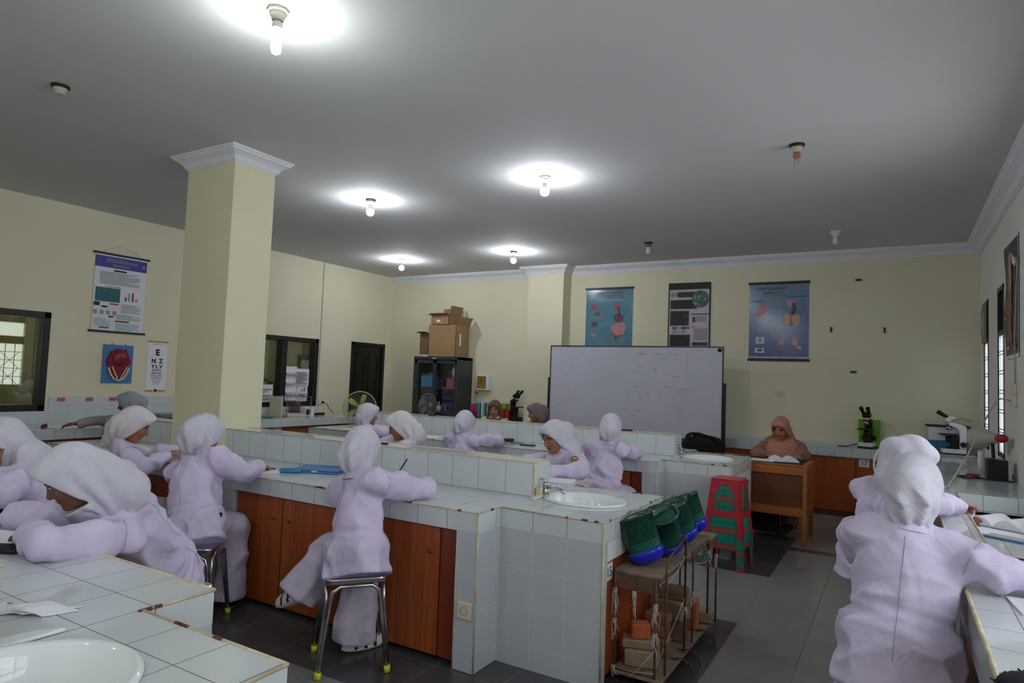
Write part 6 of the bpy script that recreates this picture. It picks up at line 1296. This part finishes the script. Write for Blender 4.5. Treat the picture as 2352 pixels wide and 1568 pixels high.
    def fbl(P):
        d = smin(blU(P), slU(P), 0.045) + w1(P) + w2(P)
        # creases around the elbows
        for e_, ax_ in ((Lel, nrm(Lwr - Ls)), (Rel, nrm(Rwr - Rs))):
            g = np.exp(-((np.linalg.norm(P - e_, axis=1) / 0.08) ** 2)); d = d + (0.004 * g * np.sin((P @ ax_) * 90 + 6 * (P @ sp))).astype(np.float32)
        q = (P - hip) @ sp; d = d + 0.003 * np.exp(-((q - 0.10) / 0.06) ** 2) * np.sin(q * 110 + 12 * ((P - hip) @ rt))
        return d
    lo, hi = bounds([hip, neck, Ls, Rs, Lel, Rel, Lwr, Rwr], 0.23)
    def fbl2(P):
        d = fbl(P)
        for p_, ax_ in ends:
            near = np.linalg.norm(P - p_, axis=1) < 0.10; cut = (P - p_) @ ax_ + 0.005; d = np.where(near, np.maximum(d, cut.astype(np.float32)), d)
        cut_ = -((P - hip) @ sp) - hem - 0.012 * np.sin((P @ rt) * 14 + seed); return smax(d, cut_.astype(np.float32), 0.006)
    V, Q = surface(fbl2, lo, hi, h)
    ob = mesh_obj('blouse', V, Q, [M[top]], t, None, 1)
    if h < 0.0115:           # stitched seams and collar band, laid on the cloth
        def onto(P0, D, n=70, st=0.006):
            P0 = P0.astype(np.float32).copy(); done = np.zeros(len(P0), bool)
            for _ in range(n):
                d_ = fbl2(P0); done |= d_ < 0.0015; P0[~done] += (D[~done] * np.clip(d_[~done] * 0.6, 0.001, st * 3)[:, None]).astype(np.float32)
            return P0, done
        sm = MB(); ts = np.linspace(-0.05, L - 0.05, 26); P0 = hip + sp * ts[:, None] - fw * 0.32; P1, ok = onto(P0, np.tile(fw, (len(ts), 1)))
        if ok.sum() > 4: sm.tube([tuple(p_ - fw * 0.0005) for p_ in P1[ok]], 0.0009, M['seam'], 4)
        for s_, e_ in ((Ls, Lel), (Rs, Rel)):
            ax_ = nrm(e_ - s_); u_ = nrm(np.cross(ax_, sp + fw * 0.1)); v_ = np.cross(ax_, u_); an = np.linspace(0, 2 * np.pi, 25)[:-1]
            D = np.cos(an)[:, None] * u_ + np.sin(an)[:, None] * v_; P1, ok = onto(s_ + ax_ * 0.045 + D * 0.16, -D); rad_ = np.linalg.norm(P1 - (s_ + ax_ * 0.045), axis=1); P2 = [tuple(p_) for p_, o_, r_ in zip(P1, ok, rad_) if o_ and r_ < 0.115]
            run = []
            for p_ in P2:
                if run and np.linalg.norm(np.array(p_) - np.array(run[-1])) > 0.05:
                    if len(run) > 3: sm.tube(run, 0.0008, M['seam'], 4)
                    run = []
                run.append(p_)
            if len(run) > 3: sm.tube(run, 0.0008, M['seam'], 4)
        if len(sm.bm.verts): sm.build('stitched_seams', ob)
        else: sm.bm.free()
        cb = MB(); k_ = cb.mi(M[top]); R_ = []
        for i in range(28):
            a_ = 2 * math.pi * i / 28; dr = rt * math.cos(a_) + fw * math.sin(a_); c_ = neck - sp * 0.006 - fw * 0.004
            R_.append([cb.bm.verts.new(tuple(c_ + dr * r_ + sp * z_)) for r_, z_ in ((0.086, -0.022), (0.076, 0.006), (0.072, 0.012), (0.066, 0.006), (0.076, -0.024))])
        for i in range(28):
            A_, B_ = R_[i], R_[(i + 1) % 28]
            for j in range(4): f_ = cb.bm.faces.new((A_[j], A_[j + 1], B_[j + 1], B_[j])); f_.material_index = k_; f_.smooth = True
        cb.build('collar', ob)
    # --- trousers
    tr = [ell(hip - (0, 0, 0.03), T, (0.15 * b, 0.12 * b, 0.08))]
    for k_, f_ in zip(kn, ft): tr += [caps(hip + (k_ - hip) * 0.25, k_, 0.088 * b, 0.085), caps(k_, f_ + (0, 0, 0.01), 0.083, 0.095 * wide)]
    trU = union(tr, 0.04); w3 = folds(seed + 9, 50, 0.008, (0, 0, 1))
    lo, hi = bounds([hip] + kn + ft, 0.2); lo[2] = 0.012
    def ftr(P):
        d = trU(P) + w3(P)
        return d
    cutz = [(f_, nrm(f_ - k_)) for k_, f_ in zip(kn, ft)]
    def ftr2(P):
        d = ftr(P)
        for p_, ax_ in cutz:
            near = np.linalg.norm(P - p_, axis=1) < 0.17; d = np.where(near, smax(d, ((P - p_) @ ax_ - 0.01).astype(np.float32), 0.01), d)
        return np.maximum(d, (0.02 - P[:, 2]).astype(np.float32))
    V, Q = surface(ftr2, lo, hi, max(h, 0.010)); mesh_obj('trousers', V, Q, [M[low]], t, None, 1)
    for k_, f_ in zip(kn, ft):
        dd = nrm(np.array([fwd[0], fwd[1], -0.02])) if f_[2] < 0.12 else nrm(nrm(f_ - k_) * 0.3 + fwd * -0.2 - rt * 0.9); s0 = f_ - (0, 0, 0.03) if f_[2] < 0.12 else f_
        A = np.array([nrm(np.cross(dd, (0, 0, 1))), dd, np.cross(nrm(np.cross(dd, (0, 0, 1))), dd)]); sc_ = s0 + dd * 0.06
        fsho = union([ell(sc_, A, (0.042, 0.125, 0.042)), ell(sc_ - A[2] * 0.018, A, (0.046, 0.13, 0.022))], 0.015)
        V, Q = surface(fsho, sc_ - 0.17, sc_ + 0.17, 0.008)
        def sidx(P, sc_=sc_, A=A):
            q = (P - sc_) @ A.T; o_ = np.zeros(len(P))
            if shoes == 'white': o_[(q[:, 2] > -0.02) & (np.sin(q[:, 1] * 110 + q[:, 0] * 60) > 0.55) & (np.abs(q[:, 1]) < 0.07)] = 1
            o_[q[:, 2] < -0.024] = 2 if shoes != 'white' else 0
            return o_
        V[:, 2] = np.maximum(V[:, 2], 0.004)
        mesh_obj('shoe', V, Q, [M['white'] if shoes == 'white' else M['black'], M['ink'], M['porcelain']], t, sidx, 1)
    # --- headscarf
    sc0 = [ell(hl(0, -0.012, 0.018), H, np.array((0.094, 0.114, 0.118)) * hs), ell(hl(0, 0.03, -0.04), H, np.array((0.076, 0.078, 0.092)) * hs)]
    nb = neck + sp * 0.0
    if style == 'back':      # gathered at the nape and tucked into the collar
        sc0 += [caps(hl(0, -0.05, -0.04), nb + sp * 0.01 - fw * 0.0, 0.084 * hs, 0.070), ell(hl(0.0, -0.082, -0.060), H, (0.075, 0.045, 0.055)), ell(hl(-0.02, -0.07, -0.10), H, (0.055, 0.04, 0.04))]
    elif style == 'side':    # long cloth falling over shoulder and chest
        sc0 += [caps(hl(0, -0.04, -0.05), nb, 0.092 * hs, 0.085), caps(hl(0, 0.03, -0.08), nb + fw * 0.09 - sp * 0.06, 0.07, 0.075), caps(hl(0, -0.08, -0.03), nb - fw * 0.05 + sp * 0.03, 0.075, 0.08)]
    else:                    # wide khimar over the shoulders
        sc0 += [caps(hl(0, -0.02, -0.06), nb - sp * 0.02, 0.10 * hs, 0.13), ecaps(nb - sp * 0.27 + fw * 0.03, 0.22, T, (0.345, 0.26), (0.185, 0.14), 0.04)]
    if bun: sc0.append(ell(hl(0, -0.10, -0.0), H, (0.07, 0.06 + bun, 0.075)))
    if veil and style == 'side': sc0.append(caps(hl(0, -0.06, -0.08), nb - fw * 0.03 + sp * 0.01, 0.078, 0.09))
    scU = union(sc0, 0.035)
    rim = ell(hl(0, 0.052, 0.058), H, (0.080 * hs, 0.040 + peak, 0.064 * hs))
    w4 = folds(seed + 3, 80, 0.0042, HU * 1.0 - HF * 0.35); w5 = folds(seed + 4, 44, 0.0045, HU + HF * .2)
    lo, hi = bounds([head, neck] + ([nb - sp * 0.22] if style == 'cape' else []), 0.24); hz = 0.007 if h < 0.011 else 0.009
    def fsc(P):
        q = (P - c) @ H.T / hs; u_ = q[:, 2]; low_ = np.clip((0.05 - u_) / 0.12, 0, 1)
        ang = np.arctan2(q[:, 0], -(q[:, 1] + 0.02)); d = smin(scU(P), rim(P), 0.02)
        back = np.clip(1.0 - q[:, 1] / 0.05, 0, 1)
        d = d + np.minimum((w4(P) + w5(P)) * (0.10 + 1.35 * low_), 0.0035) + 0.006 * low_ * back * np.sin(ang * 9 + seed + 14 * u_) * np.clip((0.10 - u_) / 0.1, 0, 1)
        # face opening: an oval tunnel forward of the cheeks
        k0 = np.sqrt((q[:, 0] / 0.062) ** 2 + ((u_ + 0.018) / 0.088) ** 2) - 1; op = np.maximum(k0 * 0.06, 0.012 - q[:, 1])
        d = smax(d, -op, 0.008)
        lim = q[:, 1] - (0.056 + 0.56 * u_); up_ = u_ + 0.112; d = smax(d, np.minimum(lim, up_).astype(np.float32), 0.006)
        inner = np.sqrt((q[:, 0] / 0.0765) ** 2 + ((q[:, 1] + 0.004) / 0.098) ** 2 + ((u_ - 0.012) / 0.103) ** 2) - 1
        return smax(d, -(inner * 0.08).astype(np.float32), 0.004)
    V, Q = surface(fsc, lo, hi, hz); mesh_obj('headscarf', V, Q, [M[scarf]], t, None, 1)
    if glasses:
        mb = MB(); g = lambda r_, f_, u_: tuple(hl(r_, f_, u_))
        for s_ in (-1, 1):
            mb.tube([g(s_ * 0.033 + 0.024 * math.cos(a), 0.096 - 0.15 * abs(s_ * 0.033 + 0.024 * math.cos(a)) ** 1.2, 0.004 + 0.020 * math.sin(a)) for a in [i * math.pi / 8 for i in range(16)]], 0.0016, M[glasses], 5, True)
            mb.tube([g(s_ * 0.057, 0.090, 0.010), g(s_ * 0.076, 0.06, 0.012), g(s_ * 0.080, 0.0, 0.008)], 0.0016, M[glasses], 5)
        mb.tube([g(-0.009, 0.099, 0.008), g(0.009, 0.099, 0.008)], 0.0014, M[glasses], 5); mb.build('glasses', t)
    if badge is not None:
        p = np.array(badge[0], float); n = nrm(np.array(badge[1], float)); u = nrm(np.cross((0, 0, 1), n)); v = np.cross(n, u); F = Fr((0, 0, 0), 'back'); F.o = Vector(p); F.u = Vector(u); F.v = Vector(v); F.w = Vector(n)
        mb = MB(); mb.poly([F.p(a * 0.9, b_, 0.0) for a, b_ in ((-.032, .012), (-.02, .026), (0, .034), (.02, .026), (.032, .012), (.026, -.02), (0, -.03), (-.026, -.02))], M['ink'])
        mb.poly([F.p(a * 0.76, b_ * 0.84, 0.0012) for a, b_ in ((-.032, .012), (-.02, .026), (0, .034), (.02, .026), (.032, .012), (.026, -.02), (0, -.03), (-.026, -.02))], M['badge'])
        mb.fdisc(F, 0, 0.002, 0.009, 0.002, M['print_green'], 10); mb.fdisc(F, -0.014, 0.0, 0.005, 0.002, M['ink'], 8); mb.fdisc(F, 0.014, 0.0, 0.005, 0.002, M['ink'], 8); mb.fbox(F, -0.013, 0.013, -0.019, -0.014, 0.0013, 0.002, M['ink']); mb.build('sleeve_badge', t)
    return t
M['seam'] = mat('seam_thread', (150, 140, 168), 0.9)
M['badge'] = mat('golden_badge', (206, 150, 34), 0.6)
# E: left of the middle one
person('student left of the middle one, right arm on the bench by the small blue pouch', (-3.60, 2.45, 0.53), (-3.80, 2.56, 0.945), (-3.73, 2.57, 1.075), 106, (95, 22),
       Rel=(-3.46, 2.68, 0.85), Rwr=(-3.66, 2.93, 0.86), Lel=(-3.98, 2.74, 0.84), Lwr=(-3.90, 2.98, 0.85), hands={'R': (-0.4, 0.9, -0.2), 'L': (0.3, 0.9, -0.2)}, knees=[(-3.85, 2.70, 0.50), (-3.60, 2.73, 0.50)], feet=[(-3.8, 2.68, 0.07), (-3.60, 2.72, 0.07)], seed=3, bun=0.01, wide=1.05, h=0.008, veil=1, bulk=1.04)
# F: middle
person('student seated on the steel stool in the middle foreground with her back to the camera', (-2.41, 2.58, 0.555), (-2.49, 2.655, 0.955), (-2.535, 2.70, 1.075), 70, (108, 26),
       Rel=(-2.285, 2.96, 0.862), Rwr=(-2.50, 3.06, 0.85), Lel=(-2.74, 2.74, 0.80), Lwr=(-2.66, 2.98, 0.86), hands={'R': (-0.8, 0.5, 0.0), 'L': (0.3, 0.9, -0.2)}, bulk=1.07, knees=[(-2.74, 2.70, 0.50), (-2.50, 2.73, 0.48)], feet=[(-2.83, 2.58, 0.27), (-2.52, 2.70, 0.07)], seed=5, shoes='white', h=0.008, wide=1.25)
# C: before the pillar
person('student in profile before the pillar, both forearms stretched to the right', (-4.62, 2.60, 0.54), (-4.72, 2.62, 0.945), (-4.615, 2.63, 1.075), 52, (54, 26),
       Rel=(-4.42, 2.60, 0.79), Rwr=(-4.53, 2.83, 0.855), Lel=(-4.72, 2.88, 0.86), Lwr=(-4.62, 3.06, 0.86), hands={'R': (0.0, 0.95, 0.25), 'L': (0.6, 0.8, 0)}, knees=[(-4.72, 2.76, 0.50), (-4.46, 2.74, 0.49)], feet=[(-4.7, 2.72, 0.07), (-4.46, 2.72, 0.07)], low='troug', style='side', scarf='scarfw', seed=7, h=0.009, bulk=0.95, peak=0.035)
# D
person('student in a grey-blue scarf at the left wall counter, one arm stretched to the left', (-6.84, 3.92, 0.55), (-6.93, 3.90, 0.965), (-6.86, 3.84, 1.085), 200, (226, 12),
       Lel=(-7.16, 3.72, 0.90), Lwr=(-7.28, 3.56, 0.87), Rel=(-7.2, 4.0, 0.86), Rwr=(-7.44, 3.98, 0.85), hands={'L': (-0.7, -0.8, -0.1)}, knees=[(-7.2, 3.75, 0.50), (-7.2, 4.0, 0.50)], scarf='scarfg', top='blouseg', low='troug', skin='skind', seed=9, h=0.011, hh=0.008, style='back', bun=0.02)
# B: bending over nearest bench
person('student bending low over the nearest bench, face down to the left', (-2.90, 1.82, 0.56), (-2.66, 1.47, 0.965), (-2.72, 1.33, 1.06), 250, (236, 34),
       Lel=(-2.55, 1.17, 0.868), Lwr=(-2.78, 1.23, 0.85), Rel=(-2.93, 1.38, 0.868), Rwr=(-3.17, 1.33, 0.85), hands={'L': (-0.9, 0.2, -0.1), 'R': (-0.95, -0.2, -0.1)}, knees=[(-2.75, 1.52, 0.5), (-3.0, 1.54, 0.5)], feet=[(-2.75, 1.56, 0.07), (-3.0, 1.6, 0.07)], seed=11, h=0.0075, style='side', bun=0.0, hs=0.99, bulk=1.08, peak=0.03, sleeve=1.15, skin='skind')
# A: far left
person('student at the left picture edge propping her chin on a hand', (-3.80, 1.84, 0.56), (-3.96, 1.70, 0.945), (-4.12, 1.65, 1.06), 225, (222, 10),
       Lel=(-3.66, 1.50, 0.86), Lwr=(-3.90, 1.53, 0.93), Rel=(-4.1, 1.6, 0.86), Rwr=(-4.2, 1.35, 0.85), hands={'L': (-0.3, 0.1, 0.9), 'Ln': (-0.6, 0.5, 0.1), 'R': (-.3, -.9, 0)}, knees=[(-3.6, 1.56, 0.5), (-3.9, 1.58, 0.5)], seed=13, h=0.009, style='side', hs=1.0, bun=0.0, skin='skind', veil=1)
# G
person('student with a fan behind her head, seen from behind turning to the right', (-5.02, 5.30, 0.56), (-5.01, 5.36, 0.925), (-4.985, 5.39, 1.04), 62, (58, 8),
       Rel=(-4.74, 5.60, 0.85), Rwr=(-4.70, 5.84, 0.85), Lel=(-5.25, 5.62, 0.85), Lwr=(-5.1, 5.86, 0.85), knees=[(-5.1, 5.6, 0.5), (-4.85, 5.6, 0.5)], feet=[(-5.1, 5.55, 0.07), (-4.85, 5.55, 0.07)], seed=15, h=0.011, hh=0.008, style='back', scarf='scarf', peak=0.035, bulk=1.1, sleeve=1.15)
# H
person('student in profile with dark glasses, facing left behind the middle bench', (-3.72, 4.66, 0.55), (-3.74, 4.62, 0.93), (-3.83, 4.57, 1.035), 205, (216, 22),
       Lel=(-3.62, 4.36, 0.86), Lwr=(-3.9, 4.3, 0.85), Rel=(-4.05, 4.6, 0.86), Rwr=(-4.12, 4.32, 0.85), knees=[(-3.75, 4.40, 0.5), (-4.0, 4.5, 0.5)], seed=17, h=0.010, hh=0.007, style='side', scarf='scarfw', glasses='black', peak=0.035, veil=1, hs=1.04, feet=[(-3.75, 4.45, 0.07), (-4.0, 4.5, 0.07)])
# I
person('student at the far bench with her right elbow by the black pencil case', (-3.74, 5.36, 0.55), (-3.74, 5.42, 0.93), (-3.745, 5.46, 1.03), 88, (92, 28),
       Rel=(-3.47, 5.66, 0.862), Rwr=(-3.60, 5.90, 0.85), Lel=(-3.99, 5.64, 0.862), Lwr=(-3.9, 5.88, 0.85), knees=[(-3.85, 5.6, 0.5), (-3.62, 5.6, 0.5)], feet=[(-3.85, 5.55, 0.07), (-3.62, 5.55, 0.07)], seed=19, h=0.010, hh=0.008, scarf='scarf', bulk=0.98)
# J
person('student with thin round glasses and a golden sleeve badge looking down behind the middle bench', (-2.16, 4.64, 0.55), (-2.20, 4.58, 0.94), (-2.262, 4.52, 1.062), 248, (249, 24),
       Lel=(-1.925, 4.28, 0.862), Lwr=(-2.13, 4.14, 0.85), Rel=(-2.46, 4.44, 0.862), Rwr=(-2.33, 4.2, 0.85), knees=[(-2.1, 4.42, 0.5), (-2.35, 4.42, 0.5)], feet=[(-2.1, 4.5, 0.07), (-2.35, 4.5, 0.07)], seed=21, h=0.008, hh=0.0045, style='side', glasses='chrome', scarf='scarf', bun=0.04, badge=((-2.005, 4.345, 0.925), (0.55, -0.8, 0.2)), hs=1.0, veil=1)
# K
person('student leaning over the far bench beside the wooden cabinet doors, back to the camera', (-2.20, 5.34, 0.555), (-2.175, 5.42, 0.975), (-2.175, 5.46, 1.09), 85, (98, 24),
       Rel=(-2.01, 5.68, 0.868), Rwr=(-2.2, 5.88, 0.85), Lel=(-2.44, 5.62, 0.862), Lwr=(-2.4, 5.88, 0.85), knees=[(-2.28, 5.58, 0.5), (-2.06, 5.58, 0.5)], feet=[(-2.28, 5.52, 0.07), (-2.06, 5.52, 0.07)], seed=23, h=0.009, hh=0.007, bulk=1.0, veil=1)
# L, M
person('woman in an olive brown scarf facing the camera behind the far bench', (-4.78, 7.74, 0.55), (-4.78, 7.70, 0.945), (-4.765, 7.66, 1.065), 270, (290, 12),
       Lel=(-4.52, 7.42, 0.80), Lwr=(-4.6, 7.2, 0.84), Rel=(-5.02, 7.45, 0.80), Rwr=(-4.9, 7.2, 0.84), seed=25, h=0.012, hh=0.007, style='cape', scarf='scarft', top='blousec', group='women in brown scarves', skin='skin')
person('woman in a mauve grey scarf facing left beside the whiteboard post', (-4.10, 7.76, 0.55), (-4.10, 7.72, 0.94), (-4.10, 7.62, 1.06), 230, (222, 16),
       Lel=(-3.9, 7.40, 0.80), Lwr=(-4.1, 7.2, 0.84), Rel=(-4.35, 7.55, 0.80), Rwr=(-4.4, 7.25, 0.84), seed=27, h=0.012, hh=0.007, style='side', scarf='scarfm', top='blouseg', group='women in brown scarves', bun=0.03, veil=1)
# N teacher
person('teacher in a rust brown headscarf writing at the brown desk', (-1.08, 7.84, 0.55), (-1.07, 7.78, 0.945), (-1.085, 7.71, 1.06), 268, (258, 24),
       Lel=(-0.83, 7.55, 0.79), Lwr=(-0.87, 7.27, 0.805), Rel=(-1.32, 7.58, 0.79), Rwr=(-1.16, 7.34, 0.80), seed=29, h=0.010, hh=0.006, style='cape', scarf='scarfb', top='blouseb', low='blouseb', group=None, knees=[(-0.98, 7.62, 0.5), (-1.2, 7.62, 0.5)], feet=[(-0.98, 7.6, 0.07), (-1.2, 7.6, 0.07)])
# O, P at the window counter
person('farther student at the window counter with her hand on the open register book', (-0.08, 4.12, 0.56), (0.0, 4.20, 0.995), (0.075, 4.27, 1.125), 62, (40, 30),
       Rel=(0.27, 4.56, 0.875), Rwr=(0.375, 4.79, 0.79), Lel=(0.05, 4.55, 0.87), Lwr=(0.30, 4.7, 0.86), hands={'R': (0.3, 0.95, -0.35)}, knees=[(-0.10, 4.5, 0.5), (0.08, 4.42, 0.5)], feet=[(-0.1, 4.45, 0.07), (0.06, 4.4, 0.07)], seed=31, h=0.009, hh=0.007, bulk=1.12, style='side', bun=0.035, hs=1.08, veil=1)
person('broad-backed student in the right foreground seen from behind, right arm lying on the window counter', (0.01, 2.84, 0.58), (0.045, 2.94, 1.005), (0.06, 2.98, 1.13), 84, (84, 20),
       Rel=(0.32, 2.88, 0.885), Rwr=(0.56, 2.98, 0.86), Lel=(-0.13, 3.12, 0.86), Lwr=(0.14, 3.30, 0.86), hands={'R': (0.9, 0.4, -0.1)}, knees=[(-0.13, 3.2, 0.5), (0.08, 3.2, 0.5)], feet=[(-0.12, 3.15, 0.07), (0.08, 3.15, 0.07)], seed=33, h=0.007, hh=0.007, bulk=1.06, shoulder=0.15, style='back', bun=0.012, hs=1.05, sleeve=1.15, low='trou', hem=0.25)
# Q behind the pillar
person('student almost hidden behind the pillar, only a lilac shoulder showing', (-5.93, 4.64, 0.55), (-5.93, 4.62, 0.96), (-6.02, 4.60, 1.08), 215, (215, 20),
       Lel=(-5.72, 4.36, 0.86), Lwr=(-5.9, 4.2, 0.85), Rel=(-6.15, 4.5, 0.86), Rwr=(-6.1, 4.25, 0.85), seed=35, h=0.012, hh=0.009)

solo('phone_in_pocket', MB().obox((-3.475, 2.50, 0.625), (0.075, 0.012, 0.05), (0, 0.25, 0.4), M['ink']), 'black phone sticking out of the tunic pocket of the student left of the middle one', 'phone', None, 0.003)
